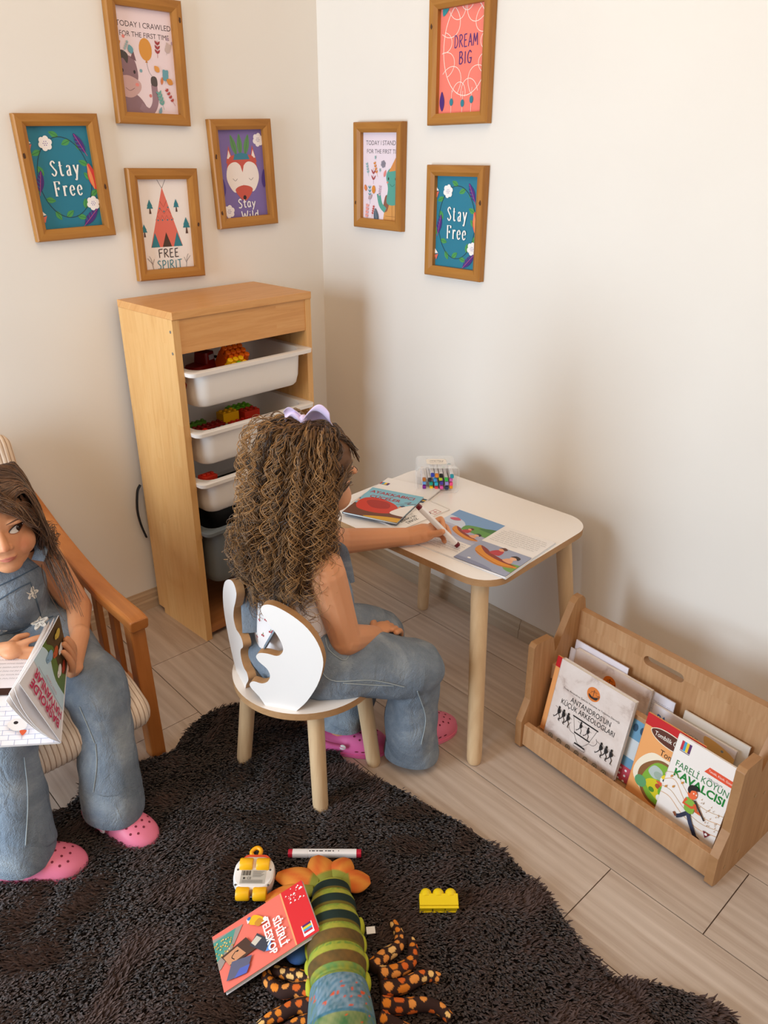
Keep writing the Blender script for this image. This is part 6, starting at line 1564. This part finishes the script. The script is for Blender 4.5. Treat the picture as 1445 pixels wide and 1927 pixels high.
    for i in range(46):     # swept back over the temples and ears
        sd = -1 if i < 34 else 1; q = lambda p: p @ Ml[:3, :3].T+Ml[:3, 3]; jz = g.uniform(-.012, .045)
        a = np.array([.036-.25*max(0, jz-.02)+g.normal(0, .004), sd*(.066+g.uniform(-.003, .003)), .012+jz]); b = np.array([.012+g.normal(0, .004), sd*.077, .006+jz*.8]); c = np.array([-.015, sd*.088, -.022+jz*.5]); d = np.array([-.045+g.normal(0, .008), sd*.088, -.085+g.normal(0, .02)]); e = d+np.array([-.012, sd*g.uniform(-.01, .01), -g.uniform(.04, .12)])
        lock(q(a), [q(b), q(c), q(d), q(e)], 7, .0034, g.uniform(.035, .055), .0030, float(g.uniform(.15, .6)))
    # frizz and stray curls round the outline and over the shoulders
    for i in range(60):
        ph = g.uniform(math.radians(64), math.radians(284)); el = g.uniform(.2, 1.3); d = np.array([math.cos(ph)*math.cos(el), math.sin(ph)*math.cos(el), math.sin(el)])
        rt = (np.array([-.014, 0, .022])+d*np.array([.09, .076, .083])) @ Ml[:3, :3].T+Ml[:3, 3]; back = max(0, -math.cos(ph)); rr = .098+.040*back
        p1 = np.array([-.76+math.cos(ph)*(rr-.006), -.905+math.sin(ph)*(rr-.006), rt[2]]); p2 = np.array([-.775+math.cos(ph)*(rr+.012), -.905+math.sin(ph)*(rr+.012), .66]); p3 = np.array([-.79+math.cos(ph)*(rr+.030), -.912+math.sin(ph)*(rr+.028), g.uniform(.44, .62)])
        [tame(p) for p in (p1, p2, p3)]; lock(rt, [p1, p2, p3], 2, g.uniform(.007, .012), g.uniform(.03, .045), .004, float(g.uniform(.45, .95)))
    paths = np.array(all_p)
    for n_, p_ in (((-.866, -.5), (-.926, -.972)), ((-.966, .26), (-.934, -.868))):     # curls stay on the girl's side of the chair back
        d = (paths[..., 0]-p_[0])*n_[0]+(paths[..., 1]-p_[1])*n_[1]+.016; push = np.where((paths[..., 2] < .556) & (d > 0), d, 0)
        paths[..., 0] -= n_[0]*push; paths[..., 1] -= n_[1]*push
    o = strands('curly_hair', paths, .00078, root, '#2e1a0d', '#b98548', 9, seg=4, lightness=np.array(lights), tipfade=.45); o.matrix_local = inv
    # lilac bow on the crown
    LB = NT('lilac_satin', .45, .4); LB.b.inputs['Base Color'].default_value = lin('#d9c3e0'); LB.b.inputs['Sheen Weight'].default_value = .4; LB = LB.m
    c = V((-.785, -.915, .862)); bw = thing  # bow is worn in the hair: a part of the person
    def loop(s, L, wdt, up, tw):
        m = MB(); X = (V((.62, -.70, .0)) if s > 0 else V((-.62, .72, 0))).normalized(); U = V((0, 0, 1)); N = X.cross(U)
        def fn(u, v):
            t = v; b = (u-.5)*2
            r = .004+wdt*math.sin(min(1, t*1.15)*PI*.62); lift = up*math.sin(t*PI*.75)+.004*math.sin(b*3+t*5)
            return c+X*(L*t)+U*(lift+b*r*.75-tw*t*t*.02)+N*(.007*math.sin(b*2.6)+b*r*.55*s)
        m.grid(fn, 13, 12, LB); o = m.build('hair_bow', root, smooth=80); so = o.modifiers.new('cloth', 'SOLIDIFY'); so.thickness = .0015; o.modifiers.new('soft', 'SUBSURF').render_levels = 1; o.matrix_local = inv; return o
    b1 = loop(1, .056, .026, .030, 1.0)
    b2 = loop(-1, .038, .014, .022, .6)
    m = MB(); m.ell(c+V((0, 0, .006)), (.008, .008, .009), LB, None, 14, 8); o = m.build('bow_knot', root, smooth=60); o.matrix_local = inv
    # the marker in her hand
    y = pd; x = V((0, 0, 1)).cross(y).normalized(); z = x.cross(y); M = Matrix.Identity(4)
    for i in range(3): M[i][0] = x[i]; M[i][1] = y[i]; M[i][2] = z[i]; M[i][3] = ptip[i]
    marker('marker', "white twin-tip marker with dark red caps held in the curly girl's hand", M, '#6d1a26', L=.138, w=.0125, group=None, printing=((.078, .03), (.098, .002)))
    return root
girl_writing()

# ================================================================ armchair
def corduroy():
    n = NT('striped_corduroy', .9, .1); v = n.coords()
    t = n.new('ShaderNodeTexCoord'); sx = n.new('ShaderNodeSeparateXYZ'); n.link(t.outputs['Object'], sx.inputs[0])
    ph = n.math('PINGPONG', sx.outputs['X'], .0055); st = n.math('LESS_THAN', ph, .0011)
    f = n.noise(n.coords(scale=(300, 40, 40)), 1, 2); c = n.ramp(f, [(.3, '#dcc3ac'), (.7, '#ecdac8')]); n.color(n.mix(n.math('MULTIPLY', st, .75), c, '#8f6d52')); n.bump(f, .2, .001); return n.m
CORD = corduroy()
def armchair():
    t = thing('wooden_armchair', 'low orange-brown wooden armchair with striped corduroy cushions by the left wall', 'armchair', (-1.29, -.33, 0))
    V = Vector; off = V((1.29, .33, 0)); XL, XR = -1.530, -1.060
    arm_pts = [(-.020, .505), (-.10, .480), (-.204, .447), (-.348, .415), (-.46, .400), (-.53, .398), (-.615, .400), (-.645, .396)]
    for x in (XR, XL):
        m = MB(); P = spline([(a, b, 0) for a, b in arm_pts], 5); rings = []
        for i, p in enumerate(P):
            q = P[min(i+1, len(P)-1)]; r = P[max(i-1, 0)]; d = V((0, q[0]-r[0], q[1]-r[1])).normalized(); nz = V((0, -d.z, d.y)); 
            if nz.z < 0: nz = -nz
            c = V((x, p[0], p[1]-.016)); w, h = .022, .016
            rings.append([c+V((1, 0, 0))*(sx*w)+nz*(sz*h)+off for sx, sz in ((-1, -.7), (-.82, -1), (.82, -1), (1, -.7), (1, .7), (.8, 1), (-.8, 1), (-1, .7))])
        m.loft(rings, CHAIRW); m.build('armrest', t, smooth=40, bevel=.003)
        m = MB(); b = [V((x, -.628, 0)), V((x, -.612, .372))]
        rings = [[p+V((sx*.018, sy*.019, 0))+off for sx, sy in ((-1, -1), (1, -1), (1, 1), (-1, 1))] for p in b]; m.loft(rings, CHAIRV); m.build('leg', t, bevel=.004)
        m = MB(); b = [V((x, -.06, 0)), V((x, -.105, .22)), V((x, -.06, .40)), V((x, -.045, .49))]
        rings = [[p+V((sx*.018, sy*.019, 0))+off for sx, sy in ((-1, -1), (1, -1), (1, 1), (-1, 1))] for p in b]; m.loft(rings, CHAIRV); m.build('leg', t, bevel=.004)
        for y in (-.50, -.405, -.30, -.20):
            zt = np.interp(-y, [-a for a, b in arm_pts], [b for a, b in arm_pts])-.03
            m = MB(); m.box(V((x, y, (.16+zt)/2))+off, (.014, .030, zt-.16), CHAIRV); m.build('slat', t, bevel=.002)
        m = MB(); m.box(V((x, -.345, .155))+off, (.022, .54, .045), CHAIRW); m.build('side_rail', t, bevel=.003)
    m = MB(); m.box(V(((XL+XR)/2, -.60, .15))+off, (XR-XL-.03, .022, .05), CHAIRW); m.build('front_rail', t, bevel=.003)
    m = MB(); m.box(V(((XL+XR)/2, -.05, .45))+off, (XR-XL-.03, .022, .06), CHAIRW); m.build('back_rail', t, bevel=.003)
    # cushions: rolled, ribbed along their length
    def cushion(name, path, th, x0, x1):
        P = spline([(a, b, 0) for a, b in path], 8); n = len(P); C = [V((0, p[0], p[1])) for p in P]
        nx = 150; m = MB(); top, bot = [], []
        rows = []
        prof = []
        for i in range(n):
            d = (C[min(i+1, n-1)]-C[max(i-1, 0)]).normalized(); nn = V((0, -d.z, d.y)); nn = nn if (nn.z > 0 or nn.y < 0) else -nn; prof.append((C[i], nn, d))
        ring = [(c+nn*th) for c, nn, d in prof]; e = prof[-1]; ring += [e[0]+e[1]*(th*math.cos(a))+e[2]*(th*math.sin(a)) for a in np.linspace(.25, PI-.25, 8)]
        ring += [c-nn*th for c, nn, d in reversed(prof)]; s = prof[0]; ring += [s[0]-s[1]*(th*math.cos(a))-s[2]*(th*math.sin(a)) for a in np.linspace(.25, PI-.25, 8)]
        R = len(ring); cen = [c for c, nn, d in prof]+[e[0]]*8+[c for c, nn, d in reversed(prof)]+[s[0]]*8
        rings = []
        for k in range(nx+1):
            u = k/nx; x = x0+(x1-x0)*u; edge = min(u, 1-u)*(x1-x0); sc = 1 if edge > .03 else math.sqrt(max(.02, 1-(1-edge/.03)**2)); rib = .0016*abs(math.sin(PI*(x+1.29)/.011))
            rings.append([V((x, 0, 0))+cc+(r-cc)*(sc*(1+rib/th))+off for r, cc in zip(ring, cen)])
        m.loft(rings, CORD); o = m.build(name, t, smooth=70); return o
    cushion('seat_cushion', [(-.11, .225), (-.30, .222), (-.50, .224), (-.62, .225), (-.690, .205)], .040, XL+.028, XR-.028)
    cushion('back_cushion', [(-.15, .27), (-.125, .40), (-.095, .52), (-.080, .600), (-.065, .655)], .034, XL+.025, XR-.025)
armchair()

# ================================================================ rug
def rug():
    edge = [(-1.36, -.640), (-1.321, -.652), (-1.291, -.660), (-1.258, -.640), (-1.211, -.605), (-1.148, -.622), (-1.043, -.655), (-1.002, -.638), (-.945, -.605), (-.884, -.594), (-.824, -.61), (-.775, -.66), (-.748, -.76), (-.738, -.86), (-.734, -.935), (-.748, -.992), (-.745, -1.025), (-.722, -1.079), (-.708, -1.116), (-.698, -1.173), (-.687, -1.229), (-.676, -1.282), (-.672, -1.335), (-.667, -1.4), (-.678, -1.477), (-.694, -1.552), (-.716, -1.608), (-.728, -1.655), (-.736, -1.690), (-.728, -1.715), (-.70, -1.745), (-.668, -1.790), (-.654, -1.831), (-.648, -1.88), (-.66, -1.98), (-.75, -2.10), (-.95, -2.16), (-1.15, -2.10), (-1.35, -2.14), (-1.6, -2.10), (-1.85, -1.98), (-1.95, -1.75), (-1.9, -1.5), (-1.98, -1.25), (-1.9, -1.0), (-1.75, -.85), (-1.62, -.72), (-1.5, -.66)]
    P = np.array(spline([(a, b, 0) for a, b in edge], 5, True))[:, :2]
    t = thing('shaggy_rug', 'dark brown shaggy rug with wavy outline covering the floor in front', 'rug', (-1.3, -1.4, 0))
    base = flat('#241a19', .95, 'rug_backing'); m = MB(); m.prism([(x+1.3, y+1.4) for x, y in P], .0005, .008, base); m.build('backing', t)
    g = np.random.default_rng(3); n = 210000
    # only the part near the picture gets dense pile
    x = g.uniform(-2.0, -.62, n); y = g.uniform(-2.15, -.58, n)
    def inside(px, py):
        r = np.zeros(len(px), bool); N = len(P)
        for i in range(N):
            x0, y0 = P[i-1]; x1, y1 = P[i]; c = ((y0 > py) != (y1 > py)) & (px < (x1-x0)*(py-y0)/(y1-y0+1e-12)+x0); r ^= c
        return r
    k = inside(x, y) & ~((x+y < -3.15) & (g.random(n) < .8)); x, y = x[k], y[k]; n = len(x)
    # clumped, swirling lean
    def field(s, ph): return np.sin(x*s+ph+2*np.sin(y*s*.7+ph*2))+np.sin(y*s*1.3-ph+2*np.sin(x*s*.6))
    a = field(13, .3)*.55+field(41, 1.7)*.5+g.normal(0, .45, n)-1.9
    L = g.uniform(.013, .022, n)*(1+.10*field(38, .9)/2); ln = np.clip(.66+.08*field(30, 2.2)/2+g.normal(0, .1, n), .3, .95)
    seam = np.exp(-((x+.735-(-1.69-y)*.0)**2/.0002))*(y < -1.66)
    cr = np.abs((x+.745)+( y+1.70)*-.05); groove = np.exp(-(cr/.012)**2)*((y < -1.69) & (y > -2.0)); L *= 1-.55*groove
    dx, dy = np.cos(a), np.sin(a); w = g.uniform(.0016, .0030, n)
    px_, py_ = -dy, dx; V = np.zeros((n, 6, 3)); z0 = .006
    for j, (f, ww, h) in enumerate(((0, 1, 0), (.45, 1.1, .62), (1, .25, 1))):
        hx = L*ln*f**1.4; hz = z0+L*np.sqrt(1-ln**2*.75)*h
        for q, s in ((0, -1), (1, 1)):
            V[:, j*2+q, 0] = x+1.3+dx*hx+px_*w*ww*s; V[:, j*2+q, 1] = y+1.4+dy*hx+py_*w*ww*s; V[:, j*2+q, 2] = hz
    i = np.arange(n)[:, None]*6; Q = np.concatenate([i+np.array([[0, 1, 3, 2]]), i+np.array([[2, 3, 5, 4]])], 1).reshape(-1, 4)
    c0, c1 = np.array(lin('#3a2b29')), np.array(lin('#655049')); f = np.clip(.45+.16*g.normal(0, 1, n)+.08*field(15, .2)/2, 0, 1)[:, None]; C = np.repeat((c0*(1-f)+c1*f)[:, None, :], 6, 1)
    pm = attr_mat('rug_pile_fibre', .85, .15); pm.node_tree.nodes['Principled BSDF'].inputs['Sheen Weight'].default_value = .12
    me = np_mesh('pile', V.reshape(-1, 3), Q, [pm], C.reshape(-1, 4)); o = link('pile', me, t); o['kind'] = 'stuff'
rug()

# ================================================================ toys on the rug
RT = .020   # where things rest in the pile
def crayfish():
    V = Vector; tail, head = V((-1.000, -1.232, 0)), V((-1.205, -1.520, 0)); ax = (head-tail).normalized(); L = (head-tail).length; ang = math.atan2(ax.y, ax.x)
    t = thing('plush_crayfish', 'colourful stuffed toy crayfish with striped green back and spotted orange legs on the rug', 'stuffed toy', (tail.x, tail.y, RT), (0, 0, ang))
    pm = attr_mat('printed_plush', .85, .15, bump=(300, .15)); g = np.random.default_rng(8)
    def col(h): return np.array(lin(h)[:3])
    # body: x along from tail (0) to head (L)
    m = MB(); sec = [(.0, .022, .022), (.02, .034, .030), (.06, .042, .037), (.11, .047, .042), (.16, .050, .046), (.205, .048, .046), (.215, .044, .043), (.23, .050, .047), (.29, .056, .050), (.34, .053, .047), (.375, .038, .034), (.39, .016, .016)]
    P = spline(sec, 22); rings = []
    for x, w, h in P:
        seg = .0035*abs(math.sin(PI*x/.0415)) if x < .20 else .0015; rings.append([(x, (w+seg-.002)*math.cos(a), h*.92+(h+seg-.002)*math.sin(a)*(1.0 if math.sin(a) > 0 else .92)) for a in np.linspace(0, 2*PI, 97)[:-1]])
    m.loft(rings, pm); me = m.mesh('body'); Vv = verts_np(me); C = np.zeros((len(Vv), 3))
    nz = lambda f, s: np.clip(sum(np.sin(Vv @ (np.random.default_rng(s+k).normal(size=3)*f*(1+.5*k))+k*1.7+1.5*np.sin(Vv @ (np.random.default_rng(s+k+40).normal(size=3)*f*.7)))/(1+.35*k) for k in range(5))*.22+.5, 0, 1); n1 = nz(110, 1); n2 = nz(330, 9)
    for i, (x, y, z) in enumerate(Vv):
        if x < .205:
            ph = (x/.0415) % 1; k = int(x/.0415)
            base = col('#8d9c3a')*(1-n1[i])+col('#b3ab45')*n1[i]
            if .48 < ph < .92: base = col('#26332e') if k < 3 else (col('#5a4a2c')*(1-n1[i])+col('#7a5a30')*n1[i])
            elif ph > .92 or ph < .06: base = col('#6d5f28')
            elif .06 < ph < .2: base = col('#5f8a3f')*(1-n2[i])+col('#a8a83e')*n2[i]
            c = base
        elif x < .225: c = col('#a09a3c')*(1-n1[i])+col('#5f8a4f')*n1[i]
        else:
            u = (x-.225)/.15; c = col('#2f5a60')*(1-n1[i])+col('#557f98')*n1[i]; 
            c = c*(1-.55*n2[i])+col('#a9b6c4')*.55*n2[i] if u < .42 else c
            if .45 < u < .62: c = c*.35+(col('#a8a02a')*n1[i]+col('#4d7a2f')*(1-n1[i]))*.65
            if u >= .62: c = c*.3+(col('#35285c')*(1-n1[i])+col('#4a5f95')*n1[i])*.7
            if abs(y) > .038: c = c*.4+(col('#3a6fa5')*n2[i]+col('#7a8a3a')*(1-n2[i]))*.6
        C[i] = c
    # red flecks on the shell
    for k in range(46):
        a = g.uniform(.4, 2.7); x = g.uniform(.235, .36); q = np.array([x, .053*math.cos(a), .046+.047*math.sin(a)]); d = np.linalg.norm(Vv-q, axis=1); C[d < .0027] = col('#d8562a')
    paint(me, C); setmat(me, pm); o = link('body', me, t, smooth=70)
    # tail fan
    def fin(l, w, fx, fy, a):
        m = MB(); rings = []
        for u in np.linspace(0, 1, 15):
            r = w*math.sin(PI*(.12+.80*u))**.8; th = .011*math.sin(PI*(.15+.8*u)); rings.append([(-l*u, r*math.cos(q), th*math.sin(q)) for q in np.linspace(0, 2*PI, 21)[:-1]])
        m.loft(rings, pm); me = m.mesh('tail_fin'); vv = verts_np(me); f = np.clip(np.sin(vv[:, 0]*90+3*np.sin(vv[:, 1]*80))*.5+.5, 0, 1)[:, None]
        C = col('#d98a3a')*(1-f)+col('#d0652c')*f; e = (vv[:, 0] > -.016)[:, None]; C = np.where(e, col('#8a8a3a'), C); paint(me, C); setmat(me, pm); o = link('tail_fin', me, t, smooth=70)
        o.location = (fx, fy, .026); o.rotation_euler = (0, -.10, a)
    fins = (((-.004, -.022), (-1.060, -1.150), .026), ((.0, -.006), (-.985, -1.168), .028), ((-.004, .012), (-.946, -1.212), .026), ((.004, .022), (-.945, -1.272), .026), ((.014, -.034), (-1.104, -1.176), .022))
    Ti = (Matrix.Translation((tail.x, tail.y, RT)) @ Matrix.Rotation(ang, 4, 'Z')).inverted()
    for (fx, fy), (wx, wy), w in fins:
        e = Ti @ V((wx, wy, RT)); d = V((e.x-fx, e.y-fy, 0)); fin(d.length+.01, w, fx, fy, math.atan2(d.y, d.x)-PI)
    # legs: bent stuffed tubes with orange spots
    def leg(path, r0, r1):
        m = MB(); Pp = spline(path, 22); n = len(Pp); rr = [r0+(r1-r0)*(i/(n-1))**1.2 for i in range(n)]; rr[-1] *= .55; rr[0] *= .8
        m.tube(Pp, rr, pm, 36); me = m.mesh('leg'); vv = verts_np(me); C = np.tile(col('#3a2723'), (len(vv), 1)); q = np.array(Pp)
        ln = float(np.linalg.norm(np.diff(q, axis=0), axis=1).sum()); rows = max(5, int(ln/.0165)); seed = int(g.integers(0, 9999))
        for i in range(n):
            rw = i/n*rows; r_ = int(rw); du = rw-r_-.5
            for k in range(36):
                ca = k/36*5+(.5 if r_ % 2 else 0); c_ = int(ca) % 5; da = ca-int(ca)-.5; h = random.Random(seed+r_*17+c_*5); a_, b_ = h.uniform(.26, .46), h.uniform(.30, .47)
                if h.random() < .86 and (du/a_)**2+(da/b_)**2 < 1: C[i*36+k] = col(h.choice(['#e0842e', '#e8964a', '#f0bf78', '#d9682a']))
        paint(me, C); setmat(me, pm); link('leg', me, t, smooth=70)
    Mi = (Matrix.Translation((tail.x, tail.y, RT)) @ Matrix.Rotation(ang, 4, 'Z')).inverted()
    def W(p): return tuple(Mi @ V(p))
    def floor_pt(px, z):
        d = px_ray(px); q = CAM+d*((z-CAM.z)/d.z); return W(q)
    Z = .038
    for pts, r0, r1 in (([(700, 1822), (722, 1800), (748, 1782), (751, 1760), (739, 1736)], .0145, .0085), ([(712, 1835), (745, 1828), (772, 1812), (777, 1788), (773, 1768)], .0145, .0085), ([(716, 1862), (755, 1856), (785, 1842), (808, 1836), (828, 1842)], .0150, .0095), ([(715, 1890), (755, 1894), (795, 1890), (825, 1897), (848, 1918)], .0150, .0095), ([(712, 1915), (750, 1935), (790, 1950), (830, 1965)], .015, .010),
                        ([(592, 1852), (565, 1838), (538, 1832), (516, 1826)], .0135, .0095), ([(594, 1866), (560, 1862), (530, 1866), (508, 1850), (500, 1832)], .0145, .0095), ([(596, 1895), (565, 1892), (535, 1905), (508, 1918), (486, 1935)], .0150, .0095), ([(600, 1920), (570, 1925), (545, 1935), (520, 1950)], .014, .010)):
        leg([floor_pt(p, Z-.014*i/(len(pts)-1)) for i, p in enumerate(pts)], r0*.92, r1*.92)
    # small fins along the flanks, eyes, feelers, claws
    for s in (-1, 1):
        for x in (.10, .135, .17, .205):
            m = MB(); m.ell((x, s*(.049), .022), (.017, .008, .016), flat('#b5b52f', .85, 'yellow_green_plush')); m.build('side_fin', t, smooth=70)
        m = MB(); m.ell((.352, s*.036, .088), (.0095, .0095, .0095), flat('#0d0b0c', .08, 'glossy_black')); m.lathe([(.012, 0), (.0115, .003)], flat('#6a5a4a', .5), 18, Matrix.Translation((.352, s*.036, .082))); m.build('eye', t, smooth=60)
        m = MB(); m.tube(spline([(.36, s*.045, .05), (.42, s*.085, .05), (.48, s*.10, .04), (.53, s*.08, .035)], 6), [.016]*10+[.026]*6+[.018]*3, flat('#34477e', .85, 'blue_plush'), 14); m.build('claw', t, smooth=70)
        m = MB(); m.ell((.385, s*.032, .062), (.020, .016, .020), flat('#a3222c', .85, 'red_plush')); m.build('cheek', t, smooth=70)
    m = MB(); m.ell((.125, -.066, .018), (.030, .026, .018), flat('#3a62a5', .85, 'blue_plush_fin')); m.build('flipper', t, smooth=70)
    m = MB(); m.box((.118, .066, .035), (.014, .016, .001), flat('#ece6df', .7)); m.build('care_tag', t)
crayfish()
def art_telescope(a):
    kx, kz = a.w/.135, a.h/.20; a.M = a.M @ Matrix.Diagonal((kx, 1, kz, 1)); w, h = .135, .20; a.clip = (-w/2, -h/2, w/2, h/2)
    a.rect(-w/2, -h/2, w/2, h/2, '#e8705f'); a.rect(-w/2, h/2-.048, w/2, h/2, '#d8262c'); a.rect(-w/2, h/2-.050, w/2, h/2-.047, '#e9a06a')
    a.rect(w/2-.032, h/2-.030, w/2-.006, h/2-.008, '#f3ecec')
    for k, c in enumerate(('#c22a3a', '#3f9ec4', '#efc62c', '#5a2560')): a.rect(w/2-.012-.005*(k+1), h/2-.028, w/2-.012-.005*k, h/2-.010, c)
    r = random.Random(2)
    for k in range(26): x = r.uniform(-w/2+.004, -w/2+.04); y = r.uniform(h/2-.045, h/2-.004); s = r.uniform(.001, .0028); a.poly([(x-s, y), (x+s*.6, y+s), (x+s, y-s)], '#f6e6e2')
    M0 = a.M; a.M = a.M @ Matrix.Translation((-.004, 0, -.030)); a.clip = (-w/2+.004, -h/2+.030, w/2, h/2)
    for x, y in ((-.046, h/2-.092), (-.036, h/2-.075)): a.poly([(x-.006, y-.004), (x+.006, y-.004), (x+.001, y+.007)], '#f5e9e6')
    a.poly([(-w/2+.012, -h/2+.01), (-w/2+.02, -.005), (-.01, -.035), (.02, -h/2+.035), (.03, -h/2+.012)], '#9a8a80'); a.poly([(-w/2+.018, -.02), (-.02, -.035), (.01, -.085), (-.045, -.085)], '#4f8f80')
    for k in range(70): x = r.uniform(-.04, .008); y = r.uniform(-.085, -.03); a.ell(x, y, .0018, .0018, r.choice(['#e2c27a', '#d8b060', '#b89a4a']), n=7)
    a.poly([(-.012, -.005), (.026, .01), (.03, -.045), (-.002, -.06)], '#4a2f22'); a.poly([(-.004, -.025), (.022, -.012), (.026, -.048), (.002, -.056)], '#c98a62'); a.stroke([(.004, -.03), (.012, -.04), (.02, -.036)], .0018, '#2c1a12', smooth=True); a.ell(.006, -.027, .002, .003, '#1c120e', n=8)
    a.poly([(-.005, .018), (.03, .04), (.045, .022), (.012, -.002)], '#3b3a44'); a.poly([(.028, .04), (.045, .024), (.05, .034)], '#5f96d8'); a.poly([(.0, .016), (.012, .024), (.02, .008), (.008, .002)], '#cbbfae')
    a.poly([(.034, -.002), (.064, -.02), (.055, -.06), (.022, -.042)], '#5c5a70'); a.poly([(.05, -.01), (.064, -.02), (.059, -.045), (.046, -.03)], '#4f5fae')
    a.blob([(-.05, .02), (-.03, .038), (-.02, .03), (-.035, .008)], '#e8b01c'); a.blob([(-.035, .03), (-.022, .036), (-.018, .024), (-.03, .018)], '#c8862a'); a.ell(-.048, .01, .004, .004, '#3f6fae', n=10); a.ell(-.026, .04, .005, .004, '#f0e8e0', n=10)
    a.M = M0; a.clip = (-w/2, -h/2, w/2, h/2)
    a.text('SİHİRLİ', .018, h/2-.070, .015, '#f8f1ea', width=.072, bold=.03); a.text('TELESKOP', .014, h/2-.092, .015, '#f8f1ea', width=.088, bold=.03)
def telescope_book():
    # leans on the toy: corners measured on the rug and on the plush
    V = Vector
    def at(px, z): d = px_ray(px); return CAM+d*((z-CAM.z)/d.z)
    TL, TR, BL = at((567, 1656), .105), at((597, 1740), .105), at((398, 1759), .034)
    xd = (TR-TL).normalized(); yd = TL-BL; yd = (yd-xd*yd.dot(xd)); h = yd.length; yd.normalize(); w = (TR-TL).length*1.12; n = xd.cross(yd)
    o = book('red paperback titled SİHİRLİ TELESKOP leaning against the stuffed crayfish', w, h, .010, '#e8705f', art_telescope, back=flat('#c9c3c6', .5))
    c = TL+xd*w/2-yd*h/2; M = Matrix.Identity(4)
    for i in range(3): M[i][0] = xd[i]; M[i][1] = -n[i]; M[i][2] = yd[i]; M[i][3] = c[i]
    o.location = M.translation; o.rotation_euler = M.to_euler()
telescope_book()
def rug_toys():
    # marker on the rug
    A, B = Vector((-1.012, -1.108, RT+.008)), Vector((-.901, -1.210, RT+.008)); y = (B-A).normalized(); z = Vector((0, 0, 1)); x = y.cross(z); M = Matrix.Identity(4)
    for i in range(3): M[i][0] = x[i]; M[i][1] = y[i]; M[i][2] = z[i]; M[i][3] = A[i]
    marker('marker', 'white marker with red ends lying on the rug above the crayfish tail', M, '#c01f38', L=(B-A).length, w=.0145, group=None, printing=((.045, .003), (.052, .006), (.060, .004), (.068, .008), (.078, .004), (.085, .007), (.093, .003), (.104, .0015)))
    # yellow three-dome block lying on its side
    c = (Vector((-.893, -1.371, 0))+Vector((-.838, -1.421, 0)))/2; d = Vector((.055, -.05, 0)); w = d.length; ang = math.atan2(d.y, d.x); Yb = flat('#f2cf12', .35, 'yellow_plastic')
    t = thing('toy_block', 'yellow plastic toy block with three domed studs lying on the rug', 'toy', (c.x, c.y, RT), (.25, 0, ang))
    m = MB(); hh, dd = .020, .026
    m.box((0, .002, hh/2), (w, dd-.004, hh), Yb)
    for k in range(3): m.box(((k-1)*w/3.1, -dd/2+.0015, hh/2), (w/3.4, .003, hh-.003), Yb)
    m.box((0, -dd/2+.0005, hh-.001), (w, .005, .002), Yb); m.box((0, -dd/2+.0005, .001), (w, .005, .002), Yb)
    m.build('shell', t, bevel=.0006)
    for i in (-1, 0, 1):
        m = MB(); pr = [(w/6.4*math.cos(a), w/6.4*math.sin(a)) for a in np.linspace(0, PI/2, 8)]; m.lathe([(w/6.4, -.006)]+[(max(r, .0005), q) for r, q in pr], Yb, 20, Matrix.Translation((i*w/3.1, dd/2+.002, hh/2)) @ Matrix.Rotation(-PI/2, 4, 'X')); m.build('stud', t, smooth=60)
    # upturned toy car with yellow wheels
    c = Vector((-1.100, -1.118, RT)); ang = math.radians(-43); t = thing('toy_car', 'white toy car lying upside down on the rug with yellow wheels up', 'toy car', c, (.12, 0, ang)); t.scale = (1.22, 1.22, 1.22); SH = flat('#ece4de', .35, 'white_toy_plastic')
    m = MB(); R = [rrect(.040, .036, .012, 0), rrect(.060, .054, .020, .006), rrect(.066, .058, .022, .020), rrect(.064, .056, .021, .030), rrect(.058, .050, .018, .0325)]
    m.loft(R, SH); m.build('body', t, smooth=40)
    m = MB(); m.loft([rrect(.042, .026, .010, .002, cy=.022), rrect(.048, .030, .012, .018, cy=.024), rrect(.044, .026, .010, .026, cy=.022)], flat('#e2502a', .35, 'orange_red_plastic')); m.box((0, .039, .012), (.018, .003, .010), flat('#e8e0dc', .3)); m.build('bonnet', t, smooth=40)
    m = MB(); m.tube(spline([(-.006, .036, .014), (-.012, .046, .016), (-.004, .053, .018), (.004, .048, .018), (.002, .038, .016)], 5), .0035, flat('#f0a812', .35), 8); m.build('hook', t, smooth=60)
    for x in (-.0135, .0135):
        for y in (.0135, -.0315):
            o = MB(); o.lathe([(.0095, -.0105), (.0105, -.0085), (.0105, .0085), (.0095, .0105)], flat('#f5b414', .35, 'yellow_wheel'), 24, Matrix.Translation((x, y, .031 if y > 0 else .024)) @ Matrix.Rotation(PI/2, 4, 'Y')); w_ = o.build('wheel', t, smooth=40)
    a = Art(.042, .026, M=Matrix.Translation((0, -.008, .0328)) @ Matrix.Rotation(-PI/2, 4, 'X')); a.rect(-.02, -.012, .02, .012, '#b9b0a4')
    for k in range(9): a.rect(-.0185+.0016*k, .002, -.0178+.0016*k+(.0004 if k % 3 else 0), .010, '#2a2624')
    for k in range(6): a.stroke([(-.001, .009-.0018*k), (.017-.002*(k % 3), .009-.0018*k)], .0006, '#6d665e')
    a.text('CE', -.006, -.003, .004, '#2a2624'); a.ell(-.014, -.003, .0018, .0018, '#2a2624', n=8)
    for k in range(3): a.stroke([(-.017, -.0065-.0018*k), (.016, -.0065-.0018*k)], .0006, '#6d665e')
    a.mb.build('underside_label', t)
    m = MB()
    for x in (-.026, .026):
        for y in (.004, -.022): m.lathe([(.0018, 0), (.0018, .0006)], flat('#5a524c', .6), 10, Matrix.Translation((x, y, .0322)))
    m.build('screw', t)
rug_toys()
